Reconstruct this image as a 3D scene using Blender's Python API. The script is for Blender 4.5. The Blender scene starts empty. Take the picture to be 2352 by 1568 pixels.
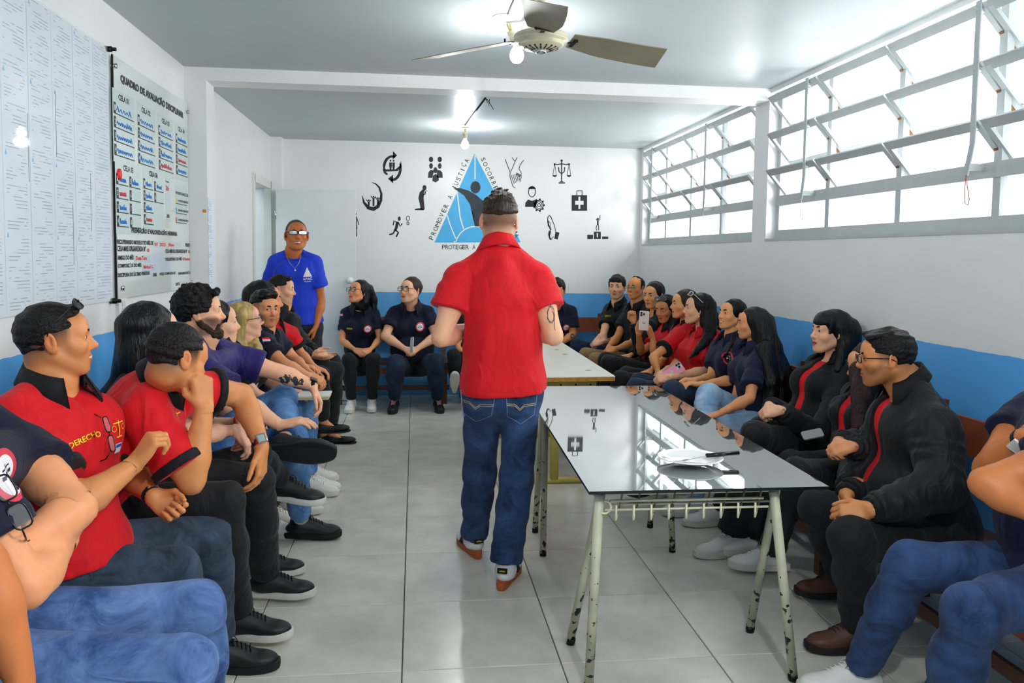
import bpy, bmesh, math, random
import numpy as np
from mathutils import Vector, Matrix
from mathutils.bvhtree import BVHTree

S = bpy.context.scene
COL = S.collection
rnd = random.Random(7)

# ---------------------------------------------------------------- camera
CAMH = 1.52
F_PX, YAW, PITCH, ROLL, CX, CY = 1886.81, 0.1203, 0.0652, 0.0123, 1180.16, 709.12
def _axes():
    cy, sy = math.cos(YAW), math.sin(YAW)
    F = np.array([sy*math.cos(PITCH), cy*math.cos(PITCH), -math.sin(PITCH)])
    R = np.array([cy, -sy, 0.0]); U = np.cross(R, F)
    return F, R*math.cos(ROLL)+U*math.sin(ROLL), -R*math.sin(ROLL)+U*math.cos(ROLL)
CF, CR, CU = _axes()
def W(px, py, Y=None, X=None, Z=None):
    """photo pixel -> point of the room on the plane y=Y, x=X or z=Z"""
    d = CF + CR*((px-CX)/F_PX) - CU*((py-CY)/F_PX)
    if Y is not None: s = Y/d[1]
    elif X is not None: s = X/d[0]
    else: s = (Z-CAMH)/d[2]
    return d*s + np.array([0, 0, CAMH])

cam = bpy.data.cameras.new('camera'); camo = bpy.data.objects.new('camera', cam); COL.objects.link(camo)
cam.sensor_width = 36; cam.lens = F_PX/2352*36
cam.shift_x = (1176-CX)/2352; cam.shift_y = (CY-784)/2352
cam.clip_start = 0.05
m = Matrix(((CR[0], CU[0], -CF[0], 0), (CR[1], CU[1], -CF[1], 0), (CR[2], CU[2], -CF[2], CAMH), (0, 0, 0, 1)))
camo.matrix_world = m
S.camera = camo

# ---------------------------------------------------------------- world, light, exposure
def lin(c):
    return tuple((x/12.92 if x <= .04045 else ((x+.055)/1.055)**2.4) for x in c)
def hexc(h):
    return lin(tuple(int(h[i:i+2], 16)/255 for i in (0, 2, 4)))
wd = bpy.data.worlds.new('world'); S.world = wd; wd.use_nodes = True
wn = wd.node_tree.nodes; wn['Background'].inputs[0].default_value = (.97, .99, 1, 1)
wn['Background'].inputs[1].default_value = 3.0
S.view_settings.view_transform = 'Standard'; S.view_settings.look = 'None'
S.view_settings.gamma = 1; S.view_settings.use_curve_mapping = False
S.view_settings.exposure = 0.22
XL, XR, YB, YF, ZC, ZBL = -1.468, 2.453, 8.85, -2.6, 2.695, 1.125
WINS = [(5.80, 8.745), (2.58, 5.56), (-0.75, 2.30)]     # window openings along the right wall (y range)
ZS, ZT = 1.645, 2.665
def area(name, loc, size, sizey, rot, power, col=(1, 1, 1)):
    l = bpy.data.lights.new(name, 'AREA'); l.shape = 'RECTANGLE'; l.size = size; l.size_y = sizey
    l.energy = power; l.color = col
    o = bpy.data.objects.new(name, l); COL.objects.link(o); o.location = loc; o.rotation_euler = rot
    return o
for i, (y0, y1) in enumerate(WINS):                     # the daylight that enters through each window
    area('window_daylight', (XR+.62, (y0+y1)/2, (ZS+ZT)/2+.1), y1-y0, 1.1, (0, math.radians(72), 0), (125, 150, 260)[i], (1, .985, .955))
def bulb_light(name, loc, power):
    l = bpy.data.lights.new(name, 'POINT'); l.energy = power; l.shadow_soft_size = .04; l.color = (.97, .99, 1)
    o = bpy.data.objects.new(name, l); COL.objects.link(o); o.location = loc
    return o

# ---------------------------------------------------------------- materials
def setp(b, **k):
    for n, v in k.items():
        b.inputs[n.replace('_', ' ')].default_value = v
MATS = {}
def mat(name, col, rough=.5, metal=0, spec=.5, bump=0, bscale=50, var=0, vscale=5, dist=.002, sheen=0, coat=0,
        stretch=None, colattr=False, sss=0, emit=None, alpha=1, trans=0, ior=1.45, bdetail=3):
    if name in MATS: return MATS[name]
    M = bpy.data.materials.new(name); M.use_nodes = True; N = M.node_tree.nodes; L = M.node_tree.links
    b = N['Principled BSDF']; c = hexc(col) if isinstance(col, str) else col
    b.inputs['Base Color'].default_value = (*c, 1); b.inputs['Roughness'].default_value = rough
    b.inputs['Metallic'].default_value = metal; b.inputs['Specular IOR Level'].default_value = spec
    b.inputs['IOR'].default_value = ior
    if sheen: b.inputs['Sheen Weight'].default_value = sheen
    if coat: b.inputs['Coat Weight'].default_value = coat; b.inputs['Coat Roughness'].default_value = .08
    if trans: b.inputs['Transmission Weight'].default_value = trans
    if alpha < 1: b.inputs['Alpha'].default_value = alpha
    if emit: b.inputs['Emission Color'].default_value = (*c, 1); b.inputs['Emission Strength'].default_value = emit
    src = None
    if colattr:
        a = N.new('ShaderNodeAttribute'); a.attribute_name = 'Col'; src = a.outputs['Color']
    tc = N.new('ShaderNodeTexCoord'); vec = tc.outputs['Object']
    if stretch:
        mp = N.new('ShaderNodeMapping'); mp.inputs['Scale'].default_value = stretch
        L.new(vec, mp.inputs['Vector']); vec = mp.outputs['Vector']
    if var:
        n = N.new('ShaderNodeTexNoise'); n.inputs['Scale'].default_value = vscale; n.inputs['Detail'].default_value = 5
        n.inputs['Roughness'].default_value = .6
        L.new(vec, n.inputs['Vector'])
        mr = N.new('ShaderNodeMapRange'); mr.inputs['From Min'].default_value = .3; mr.inputs['From Max'].default_value = .7
        mr.inputs['To Min'].default_value = 1-var; mr.inputs['To Max'].default_value = 1+var
        L.new(n.outputs['Fac'], mr.inputs['Value'])
        mx = N.new('ShaderNodeMix'); mx.data_type = 'RGBA'; mx.blend_type = 'MULTIPLY'; mx.inputs['Factor'].default_value = 1
        if src: L.new(src, mx.inputs[6])
        else: mx.inputs[6].default_value = (*c, 1)
        L.new(mr.outputs['Result'], mx.inputs[7]); src = mx.outputs[2]
    if src: L.new(src, b.inputs['Base Color'])
    if bump:
        n = N.new('ShaderNodeTexNoise'); n.inputs['Scale'].default_value = bscale; n.inputs['Detail'].default_value = bdetail
        L.new(vec, n.inputs['Vector'])
        bp = N.new('ShaderNodeBump'); bp.inputs['Strength'].default_value = bump; bp.inputs['Distance'].default_value = dist
        L.new(n.outputs['Fac'], bp.inputs['Height']); L.new(bp.outputs['Normal'], b.inputs['Normal'])
    if sss:
        b.inputs['Subsurface Weight'].default_value = sss; b.inputs['Subsurface Radius'].default_value = (.012, .005, .003)
        b.inputs['Subsurface Scale'].default_value = 1
    MATS[name] = M
    return M

def wall_mat(name, white, blue, zb, rough=.35):
    M = mat(name, white, rough, var=.03, vscale=1.6, bump=.12, bscale=30, dist=.003)
    N = M.node_tree.nodes; L = M.node_tree.links; b = N['Principled BSDF']
    old = b.inputs['Base Color'].links[0].from_socket
    g = N.new('ShaderNodeNewGeometry'); sx = N.new('ShaderNodeSeparateXYZ'); L.new(g.outputs['Position'], sx.inputs[0])
    n = N.new('ShaderNodeTexNoise'); n.inputs['Scale'].default_value = 14; L.new(g.outputs['Position'], n.inputs['Vector'])
    ad = N.new('ShaderNodeMath'); ad.operation = 'MULTIPLY_ADD'; ad.inputs[1].default_value = .012; L.new(n.outputs['Fac'], ad.inputs[0]); L.new(sx.outputs['Z'], ad.inputs[2])
    lt = N.new('ShaderNodeMath'); lt.operation = 'LESS_THAN'; lt.inputs[1].default_value = zb+.006; L.new(ad.outputs[0], lt.inputs[0])
    n2 = N.new('ShaderNodeTexNoise'); n2.inputs['Scale'].default_value = 2.5; L.new(g.outputs['Position'], n2.inputs['Vector'])
    cr = N.new('ShaderNodeValToRGB'); c = hexc(blue)
    cr.color_ramp.elements[0].color = (*[x*.9 for x in c], 1); cr.color_ramp.elements[1].color = (*[min(1, x*1.1) for x in c], 1)
    L.new(n2.outputs['Fac'], cr.inputs[0])
    mx = N.new('ShaderNodeMix'); mx.data_type = 'RGBA'; L.new(lt.outputs[0], mx.inputs[0]); L.new(old, mx.inputs[6]); L.new(cr.outputs[0], mx.inputs[7])
    L.new(mx.outputs[2], b.inputs['Base Color'])
    return M
M_wall = wall_mat('wall_paint', 'EDEFEE', '5CB0F4', ZBL)
M_wallb = wall_mat('back_wall_paint', 'F1F2F0', '62B2EE', 1.112)
M_ceil = mat('ceiling_paint', 'BCC6C9', .40, spec=.22, var=.03, vscale=1.2, bump=.1, bscale=18, dist=.003)
M_white = mat('white_paint', 'EFF0EE', .4, var=.03, vscale=3)
M_trim = mat('offwhite_trim', 'E2E3DC', .45, var=.04)
M_frame = mat('window_frame_paint', 'B9BFBF', .45, var=.06, vscale=7, bump=.2, bscale=40)
M_rust = mat('rusty_putty', '8A5A33', .8, var=.5, vscale=60)
M_black = mat('black_paint', '182023', .5)
M_grey = mat('charcoal_paint', '2F3A40', .6, var=.35, vscale=9)
M_sky = mat('mural_sky_blue', '4DB6EC', .5, var=.05, vscale=8)
M_line = mat('mural_white', 'F2F4F2', .5)
M_door = mat('door_enamel', 'E9ECEC', .3, var=.02)
M_dark = mat('dark_metal', '1B1E20', .35, metal=.6)
M_chrome = mat('chrome', 'C8CACC', .18, metal=1)
M_cream = mat('cream_enamel', 'D9D3B4', .35, var=.08, vscale=12)
M_grout = mat('grout', '77746A', .9)

# ---------------------------------------------------------------- object helpers
def me_from(verts, faces, name='mesh', smooth=False, mats=None, fm=None):
    me = bpy.data.meshes.new(name); me.from_pydata([tuple(map(float, v)) for v in verts], [], [tuple(map(int, f)) for f in faces]); 
    if smooth: me.polygons.foreach_set('use_smooth', [True]*len(me.polygons))
    for q in (mats or []): me.materials.append(q)
    if fm is not None: me.polygons.foreach_set('material_index', fm)
    me.update(); return me
def link(name, me, parent=None, loc=None, rot=None, **props):
    o = bpy.data.objects.new(name, me); COL.objects.link(o)
    if parent is not None: o.parent = parent
    if loc is not None: o.location = loc
    if rot is not None: o.rotation_euler = rot
    for k, v in props.items(): o[k] = v
    return o
def empty(name, loc, label, cat, group=None, rotz=0):
    o = bpy.data.objects.new(name, None); COL.objects.link(o); o.location = loc; o.rotation_euler = (0, 0, rotz)
    o.empty_display_size = .1
    o['label'] = label; o['category'] = cat
    if group: o['group'] = group
    return o
class MB:
    def __init__(s): s.v = []; s.f = []; s.m = []; s.sm = []
    def add(s, vs, fs, mi=0, smooth=False):
        o = len(s.v); s.v += [tuple(map(float, v)) for v in vs]
        for f in fs: s.f.append(tuple(i+o for i in f)); s.m.append(mi); s.sm.append(smooth)
        return s
    def box(s, a, b, mi=0, M=None):
        x0, y0, z0 = a; x1, y1, z1 = b
        vs = [(x0, y0, z0), (x1, y0, z0), (x1, y1, z0), (x0, y1, z0), (x0, y0, z1), (x1, y0, z1), (x1, y1, z1), (x0, y1, z1)]
        if M is not None: vs = [tuple(M @ Vector(v)) for v in vs]
        return s.add(vs, [(0, 3, 2, 1), (4, 5, 6, 7), (0, 1, 5, 4), (1, 2, 6, 5), (2, 3, 7, 6), (3, 0, 4, 7)], mi)
    def bar(s, p, q, w, h, up=(0, 0, 1), mi=0):
        p = np.array(p, float); q = np.array(q, float); d = q-p; d /= np.linalg.norm(d)
        u = np.array(up, float); r = np.cross(d, u); r /= np.linalg.norm(r); u = np.cross(r, d)
        vs = []
        for e in (p, q):
            for a, b in ((-1, -1), (1, -1), (1, 1), (-1, 1)): vs.append(e+r*a*w/2+u*b*h/2)
        return s.add(vs, [(0, 1, 2, 3), (7, 6, 5, 4), (0, 4, 5, 1), (1, 5, 6, 2), (2, 6, 7, 3), (3, 7, 4, 0)], mi)
    def tube(s, pts, r, n=8, mi=0, cap=True, closed=False):
        P = [np.array(p, float) for p in pts]; k = len(P)
        rr = r if hasattr(r, '__len__') else [r]*k
        vs = []; prev = None
        for i in range(k):
            if closed: t = P[(i+1) % k]-P[i-1]
            else: t = P[min(i+1, k-1)]-P[max(i-1, 0)]
            t = t/(np.linalg.norm(t)+1e-12)
            if prev is None:
                a = np.array([0, 0, 1.]) if abs(t[2]) < .9 else np.array([1., 0, 0]); prev = np.cross(t, a)
            prev = prev-t*np.dot(prev, t); prev /= np.linalg.norm(prev); b = np.cross(t, prev)
            for j in range(n):
                an = 2*math.pi*j/n; vs.append(P[i]+(prev*math.cos(an)+b*math.sin(an))*rr[i])
        fs = []
        for i in range(k if closed else k-1):
            i2 = (i+1) % k
            for j in range(n): fs.append((i*n+j, i*n+(j+1) % n, i2*n+(j+1) % n, i2*n+j))
        if cap and not closed: fs += [tuple(range(n))[::-1], tuple((k-1)*n+j for j in range(n))]
        return s.add(vs, fs, mi, True)
    def lathe(s, prof, n=24, c=(0, 0, 0), mi=0, M=None):
        vs = []; k = len(prof)
        for r, z in prof:
            for j in range(n):
                a = 2*math.pi*j/n; v = Vector((r*math.cos(a), r*math.sin(a), z))
                if M is not None: v = M @ v
                vs.append((v[0]+c[0], v[1]+c[1], v[2]+c[2]))
        fs = [(i*n+j, i*n+(j+1) % n, (i+1)*n+(j+1) % n, (i+1)*n+j) for i in range(k-1) for j in range(n)]
        if prof[0][0] > 1e-5: fs.append(tuple(range(n))[::-1])
        if prof[-1][0] > 1e-5: fs.append(tuple((k-1)*n+j for j in range(n)))
        return s.add(vs, fs, mi, True)
    def mesh(s, name, mats):
        me = me_from(s.v, s.f, name, False, mats if isinstance(mats, (list, tuple)) else [mats], s.m)
        me.polygons.foreach_set('use_smooth', s.sm); return me
    def build(s, name, mats, parent=None, loc=None, rot=None, **p):
        return link(name, s.mesh(name, mats), parent, loc, rot, **p)
def struct(o): o['kind'] = 'structure'; return o

def text_mesh(body, w, h, m, font_off=0.0, key=None):
    cu = bpy.data.curves.new('lettering', 'FONT'); cu.body = body; cu.size = 1; cu.offset = font_off; cu.resolution_u = 2
    o = bpy.data.objects.new('tmp', cu); COL.objects.link(o)
    me = bpy.data.meshes.new_from_object(o.evaluated_get(bpy.context.evaluated_depsgraph_get()))
    bpy.data.objects.remove(o); 
    n = len(me.vertices); co = np.empty(n*3, np.float32); me.vertices.foreach_get('co', co); co = co.reshape(-1, 3)
    lo, hi = co.min(0), co.max(0)
    co[:, 0] = (co[:, 0]-lo[0])/(hi[0]-lo[0])*w; co[:, 1] = (co[:, 1]-lo[1])/(hi[1]-lo[1])*h
    me.vertices.foreach_set('co', co.ravel()); me.materials.clear(); me.materials.append(m); me.update()
    return me

# ---------------------------------------------------------------- room shell
T = .18
b = MB(); b.box((XL-1, YF-.3, -.12), (XR+.4, YB+.3, -.012))
floor = struct(b.build('floor', M_grout))
M_tile = mat('floor_tile', 'DAD8CC', .16, spec=.6, var=.15, vscale=3.6, bump=.05, bscale=6, dist=.004)
def tile_var():
    N = M_tile.node_tree.nodes; L = M_tile.node_tree.links; b = N['Principled BSDF']
    oi = N.new('ShaderNodeObjectInfo'); g = N.new('ShaderNodeNewGeometry')
    ad = N.new('ShaderNodeVectorMath'); ad.operation = 'MULTIPLY_ADD'; ad.inputs[1].default_value = (7, 5, 3)
    cb = N.new('ShaderNodeCombineXYZ')
    for i in range(3): L.new(oi.outputs['Random'], cb.inputs[i])
    L.new(cb.outputs[0], ad.inputs[0]); L.new(g.outputs['Position'], ad.inputs[2])
    for n in N:
        if n.bl_idname == 'ShaderNodeTexNoise': L.new(ad.outputs[0], n.inputs['Vector'])
    n = N.new('ShaderNodeTexNoise'); n.inputs['Scale'].default_value = 9; n.inputs['Detail'].default_value = 6; L.new(ad.outputs[0], n.inputs['Vector'])
    mr = N.new('ShaderNodeMapRange'); mr.inputs['To Min'].default_value = .17; mr.inputs['To Max'].default_value = .30
    L.new(n.outputs['Fac'], mr.inputs['Value']); L.new(mr.outputs['Result'], b.inputs['Roughness'])
tile_var()
TS, TX0, TY0 = .5905, -.0403, 6.477
tb = MB(); g_ = .0022; w_ = TS/2-g_
tb.add([(-w_, -w_, -.002), (w_, -w_, -.002), (w_, w_, -.002), (-w_, w_, -.002), (-w_+.002, -w_+.002, 0), (w_-.002, -w_+.002, 0), (w_-.002, w_-.002, 0), (-w_+.002, w_-.002, 0),
        (-w_, -w_, -.012), (w_, -w_, -.012), (w_, w_, -.012), (-w_, w_, -.012)],
       [(4, 5, 6, 7), (0, 1, 5, 4), (1, 2, 6, 5), (2, 3, 7, 6), (3, 0, 4, 7), (8, 9, 1, 0), (9, 10, 2, 1), (10, 11, 3, 2), (11, 8, 0, 3)])
tme = tb.mesh('floor_tile', M_tile)
for i in range(-3, 5):
    for j in range(-5, 16):
        x = TX0+(i+.5)*TS; y = TY0+(.5-j)*TS
        if x < XL-.3 or x > XR+.35 or y > YB+.3 or y < YF-.3: continue
        link('floor_tile', tme, floor, (x, y, 0))
struct(MB().box((XL-.4, YF-.3, ZC), (XR+.4, YB+.3, ZC+.15)).build('ceiling', M_ceil))
# left wall with the door opening
DY0, DY1, DZ = 7.80, 8.67, 2.17
b = MB(); b.box((XL-T, YF, 0), (XL, DY0, ZC)); b.box((XL-T, DY0, DZ), (XL, DY1, ZC)); b.box((XL-T, DY1, 0), (XL, YB, ZC))
wl = struct(b.build('wall_left', M_wall))
struct(MB().box((XL-T, YF-T, 0), (XR+T, YF, ZC)).build('wall_front', M_wall))
wb = struct(MB().box((XL-T-.8, YB, 0), (XR+T, YB+T, ZC)).build('wall_back', M_wallb))
# right wall with window openings
b = MB(); b.box((XR, YF, 0), (XR+T, YB, ZS)); b.box((XR, YF, ZT), (XR+T, YB, ZC))
ys = [YF]+[y for w in sorted(WINS) for y in w]+[YB]
for i in range(0, len(ys), 2): b.box((XR, ys[i], ZS), (XR+T, ys[i+1], ZT))
struct(b.build('wall_right', M_wall))
# pilasters and ceiling beam
struct(MB().box((XL-.02, 5.541, 0), (XL+.135, 5.749, 2.62)).build('trim_1', M_wall))
struct(MB().box((XL-.02, 5.54, 2.612), (XR+.02, 5.75, ZC+.01)).build('trim_2', M_white))
struct(MB().box((XL-.02, 8.70, 0), (XL+.11, YB+.02, ZC)).build('trim_3', M_wallb))
# corridor behind the door
b = MB(); b.box((XL-1.3, 7.2, 0), (XL-1.2, 9.1, ZC)); b.box((XL-1.3, 7.1, 0), (XL-T, 7.2, ZC))
struct(b.build('wall_corridor', mat('corridor_paint', 'A9C4C6', .5)))
struct(MB().box((XL-.06, DY0-.07, 0), (XL+.012, DY0+.02, DZ+.07)).box((XL-.06, DY1-.02, 0), (XL+.012, DY1+.03, DZ+.07)).box((XL-.06, DY0, DZ-.005), (XL+.012, DY1, DZ+.07)).build('door_frame_1', M_trim))
o_ = bpy.data.objects['door_frame_1']; o_.name = 'trim_4'
# door leaf, swung open against the back wall
dr = struct(MB().box((0, -.018, .01), (.80, .018, 2.16)).build('door_1', M_door, loc=(XL+.07, 8.60, 0), rot=(0, 0, math.radians(-4))))
kb = MB(); Mx = Matrix.Rotation(math.radians(90), 4, 'X')
kb.lathe([(0, .012), (.012, .012), (.012, .02), (.03, .022), (.033, .04), (.024, .055), (0, .058)], 20, (.745, -.005, 1.245), M=Mx)
kb.build('door_knob', M_white, dr)
MB().lathe([(.034, 0), (.036, .004), (.03, .007), (0, .008)], 20, (.745, -.018, 1.245), M=Mx).build('knob_plate', M_trim, dr)
for z in (.3, 1.1, 1.9): MB().tube([(-.004, -.02, z-.05), (-.004, -.02, z+.05)], .007).build('hinge', M_chrome, dr)

# ---------------------------------------------------------------- windows
M_pane = mat('window_glass', 'F4F9FA', .05, alpha=.12, spec=.4)
FX = XR+.085
def window(idx, y0, y1, muls, levers):
    wroot = struct(MB().box((XR-.004, y0, ZS-.006), (XR+T+.02, y1, ZS+.012)).build('window_%d' % idx, M_frame))
    fr = MB(); d = .02
    ya, yb = y0+.012, y1-.012
    fr.box((FX-d, ya, ZS+.01), (FX+d, yb, ZS+.072)); fr.box((FX-d, ya, 2.64), (FX+d, yb, ZT))
    fr.box((FX-d-.0015, ya, 1.885), (FX+d+.0015, yb, 1.955))
    for i, yy in enumerate([ya+.02]+muls+[yb-.02]):
        fr.box((FX-d+.003, yy-.024, ZS+.012), (FX+d-.003, yy+.024, ZT-.002))
    fr.build('window_frame', M_frame, wroot)
    edges = [ya+.02]+muls+[yb-.02]
    for k in range(len(edges)-1):
        e0, e1 = edges[k]+.026, edges[k+1]-.026
        MB().box((FX-.003, e0, ZS+.07), (FX+.003, e1, 1.89)).build('fixed_pane', M_pane, wroot)
        for zt in (2.125, 2.375, 2.625):
            top = np.array([XR-.012, 0, zt-.012]); bot = np.array([XR+.155, 0, zt-.20])
            A = lambda y, t: np.array([0, y, 0])+top*(1-t)+bot*t
            nrm = np.array([.75, 0, .66])
            sb = MB(); e0b, e1b = e0-.018, e1+.018
            sb.bar(A(e0b, 0), A(e1b, 0), .014, .048, up=(bot-top)); sb.bar(A(e0b, 1), A(e1b, 1), .014, .052, up=(bot-top))
            sb.bar(A(e0b+.014, 0), A(e0b+.014, 1), .034, .016, up=nrm); sb.bar(A(e1b-.014, 0), A(e1b-.014, 1), .034, .016, up=nrm)
            s_ = sb.build('sash', M_frame, wroot)
            pb = MB(); q = [A(e0b+.02, .06), A(e1b-.02, .06), A(e1b-.02, .94), A(e0b+.02, .94)]
            pb.add([*q, *[v+nrm*.004 for v in q]], [(0, 1, 2, 3), (7, 6, 5, 4), (0, 4, 5, 1), (1, 5, 6, 2), (2, 6, 7, 3), (3, 7, 4, 0)])
            pb.build('pane', M_pane, s_)
            MB().bar(A(e0b+.004, .5)-nrm*.011, A(e0b+.004, .95)-nrm*.011, .024, .006, up=nrm).build('rust_streak', M_rust, s_)
    for yy in levers:
        lv = MB(); X0 = XR-.04
        lv.bar((X0, yy, 2.64), (X0, yy, 2.03), .006, .032, up=(0, 1, 0))
        for zt in (2.125, 2.375, 2.625): lv.bar((X0-.002, yy, zt-.02), (XR+.02, yy+.035, zt-.03), .02, .012)
        lv.bar((X0, yy, 2.035), (X0+.012, yy+.05, 1.9), .006, .028, up=(0, 1, 0))
        lv.bar((X0+.01, yy+.055, 1.935), (FX-d, yy+.055, 1.935), .012, .03)
        l_ = lv.build('opening_lever', M_frame, wroot)
        c = np.array([X0+.012, yy+.05, 1.9])
        pts = [c+np.array([0, 0, 0]), c+np.array([0, -.012, -.05]), c+np.array([0, -.03, -.11]), c+np.array([0, -.022, -.135]), c+np.array([0, -.002, -.125]), c+np.array([0, .003, -.06])]
        MB().tube(pts, .0022, 6, closed=True).build('pull_cord', mat('cord_%d' % (idx == 2 and yy < 4), 'B0706C' if (idx == 2 and yy < 4) else 'D8DAD6', .7), l_)
window(1, 5.80, 8.745, [6.61, 7.37, 8.13], [8.30, 6.72])
window(2, 2.58, 5.56, [3.34, 4.08, 4.83], [4.93, 3.36])
window(3, -.75, 2.30, [0., .76, 1.53], [1.6, .1])
# fence / grille outside the windows
g = MB(); 
for k in range(64):
    y = -1.2+k*.16; g.box((XR+1.3, y, .4), (XR+1.33, y+.022, 3.0))
g.box((XR+1.29, -1.4, 2.2), (XR+1.34, 9.3, 2.26)); g.box((XR+1.29, -1.4, 1.1), (XR+1.34, 9.3, 1.16))
gr = g.build('security_grille', mat('pale_bars', 'E8ECEE', .6)); gr['label'] = 'pale vertical bars of the grille outside the right-hand windows'; gr['category'] = 'grille'
for k in range(0): pass
struct(MB().box((XR+.2, -4, -.2), (XR+6, 12, -.05)).build('ground_outside', mat('outside_concrete', 'D8DAD8', .9)))
struct(MB().box((XR+2.6, -4, -.1), (XR+2.8, 12, 2.3)).build('wall_outside', mat('outside_wall', 'F2F4F4', .8)))
# ---------------------------------------------------------------- mural on the back wall
YM = YB-.0015
def wpt(px, py, off=0.0):
    p = W(px, py, Y=YM); p[1] -= off; return p
def poly(name, pts, m, off=0, parent=None):
    P = [wpt(x, y, off) for x, y in pts]
    bm_ = bmesh.new(); vs = [bm_.verts.new(p) for p in P]; f = bm_.faces.new(vs)
    bmesh.ops.triangulate(bm_, faces=[f], ngon_method='EAR_CLIP')
    me = bpy.data.meshes.new(name); bm_.to_mesh(me); bm_.free(); me.materials.append(m)
    return link(name, me, parent or wb)
def strokes(b, pts, w, off=0.0, closed=False):
    P = [np.array(wpt(x, y, off)) for x, y in pts]; k = len(P)
    ww = w if hasattr(w, '__len__') else [w]*k
    L_ = []; R_ = []
    for i in range(k):
        t = (P[(i+1) % k]-P[i-1]) if closed else P[min(i+1, k-1)]-P[max(i-1, 0)]
        t /= np.linalg.norm(t)+1e-12; n = np.array([-t[2], 0, t[0]]); s_ = ww[i]/2*YB/F_PX
        L_.append(P[i]+n*s_); R_.append(P[i]-n*s_)
    fs = [(i, i+1, k+i+1, k+i) for i in range(k-1)]
    if closed: fs.append((k-1, 0, k, 2*k-1))
    b.add(L_+R_, fs)
def ell(cx, cy, rx, ry, n=20, a0=0, a1=360, rot=0):
    out = []; cr, sr = math.cos(math.radians(rot)), math.sin(math.radians(rot)); full = (a1-a0) == 360
    for i in range(n if full else n+1):
        a = math.radians(a0+(a1-a0)*i/n); x, y = rx*math.cos(a), ry*math.sin(a)
        out.append((cx+x*cr-y*sr, cy+x*sr+y*cr))
    return out
def fillp(b, pts, off=0.0):
    P = [wpt(x, y, off) for x, y in pts]; bm_ = bmesh.new(); vs = [bm_.verts.new(p) for p in P]; f = bm_.faces.new(vs)
    r = bmesh.ops.triangulate(bm_, faces=[f], ngon_method='EAR_CLIP'); bm_.verts.index_update()
    b.add([v.co[:] for v in bm_.verts], [[v.index for v in f.verts] for f in bm_.faces]); bm_.free()
mur = poly('painted_triangle', [(1090, 353), (1196, 556), (998, 557)], M_sky); mur['label'] = 'light blue painted triangle with white dividing lines'
b = MB()
strokes(b, [(1091, 356), (1091, 412)], 2.6, .0006); strokes(b, [(1050, 440), (1057, 500), (1065, 526)], 2.6, .0006)
strokes(b, [(1027, 494), (1036, 522), (1047, 548)], 2.4, .0006)
strokes(b, [(1042, 556)]+ell(1092, 566, 46, 46, 14, 195, 345)+[(1140, 556)], 2.4, .0006)
b.build('white_line', M_line, wb)
b = MB(); fillp(b, [(1042, 432), (1058, 432), (1077, 438), (1094, 448), (1108, 460), (1118, 474), (1124, 490), (1127, 520), (1091, 520), (1088, 495), (1080, 470), (1066, 449)], .0009)
fillp(b, ell(1092, 429, 11, 13.5, 20)[:12]+[(1081, 431), (1090, 438), (1100, 445)], .0009) if False else fillp(b, ell(1092, 430, 11.5, 14), .0009)
b.build('painted_figure', M_grey, wb)
def letters(body, pts_px, size, m=M_black):
    # letters laid along a polyline given by first and last letter pixel centres
    (x0, y0, x1, y1, ang) = pts_px; n = len(body)
    b_ = []
    for i, ch in enumerate(body):
        if ch == ' ': continue
        t = i/(n-1); x = x0+(x1-x0)*t; y = y0+(y1-y0)*t
        c = W(x, y, Y=YM); s_ = size*YB/F_PX
        wd_ = {'I': .18, 'J': .5, 'M': 1.05, 'O': .9}.get(ch, .7)
        me = text_mesh(ch, wd_*s_, s_*(1.25 if ch == 'Ç' else 1), m)
        o = link('painted_letter', me, wb); a = math.radians(ang)
        Mt = Matrix.Translation((c[0], c[1]-.0006, c[2])) @ Matrix.Rotation(a, 4, 'Y').inverted() @ Matrix.Rotation(math.radians(90), 4, 'X') @ Matrix.Translation((-wd_*s_/2, -s_/2, 0))
        o.matrix_world = Mt
letters('PROMOVER A JUSTIÇA', (991, 546, 1072, 369, 66), 10.5)
letters('SOCORRER A VITIMA', (1110, 366, 1187, 541, -66), 10.5)
letters('PROTEGER A SOCIEDADE', (1019, 567, 1166, 568, 0), 10)
ic = []
def icon(fn):
    b_ = MB(); fn(b_); ic.append(b_.build('painted_icon', M_black, wb))
def i1(b):
    strokes(b, ell(901, 385, 19, 26, 16, 170, 290), [3, 4, 5, 6, 6, 6, 6, 6, 6, 5, 5, 5, 5, 5, 5, 5, 5]); fillp(b, [(903, 347), (912, 357), (902, 366)])
    strokes(b, ell(901, 385, 19, 28, 12, 100, -20), [5, 6, 6, 6, 6, 6, 6, 6, 6, 6, 5, 4, 3]); fillp(b, [(891, 410), (903, 401), (903, 421)])
    strokes(b, [(882, 388), (884, 396), (890, 401)], [6, 5, 4]); fillp(b, [(884, 386), (886, 389), (908, 389), (918, 381), (921, 369), (923, 383), (913, 393), (886, 394)])
    for x in (897, 904): fillp(b, ell(x, 369, 2, 2.2, 10)); fillp(b, [(x-3, 373), (x+3, 373), (x+3, 381), (x+1.6, 389), (x-1.6, 389), (x-3, 381)])
def i2(b):
    for x in (990, 1010): fillp(b, ell(x, 366, 5, 6.5)); fillp(b, ell(x, 381, 4.3, 6.5)); fillp(b, [(x-7, 408), (x-6, 396), (x-1 if x < 1000 else x-6, 390), (x+6 if x < 1000 else x+1, 391), (x+6, 396), (x+7 if x > 1000 else x+3, 408)])
    fillp(b, ell(1000, 391, 4.5, 7)); fillp(b, [(993, 415), (994, 404), (1000, 399), (1007, 404), (1008, 414), (1000, 419)])
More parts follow.
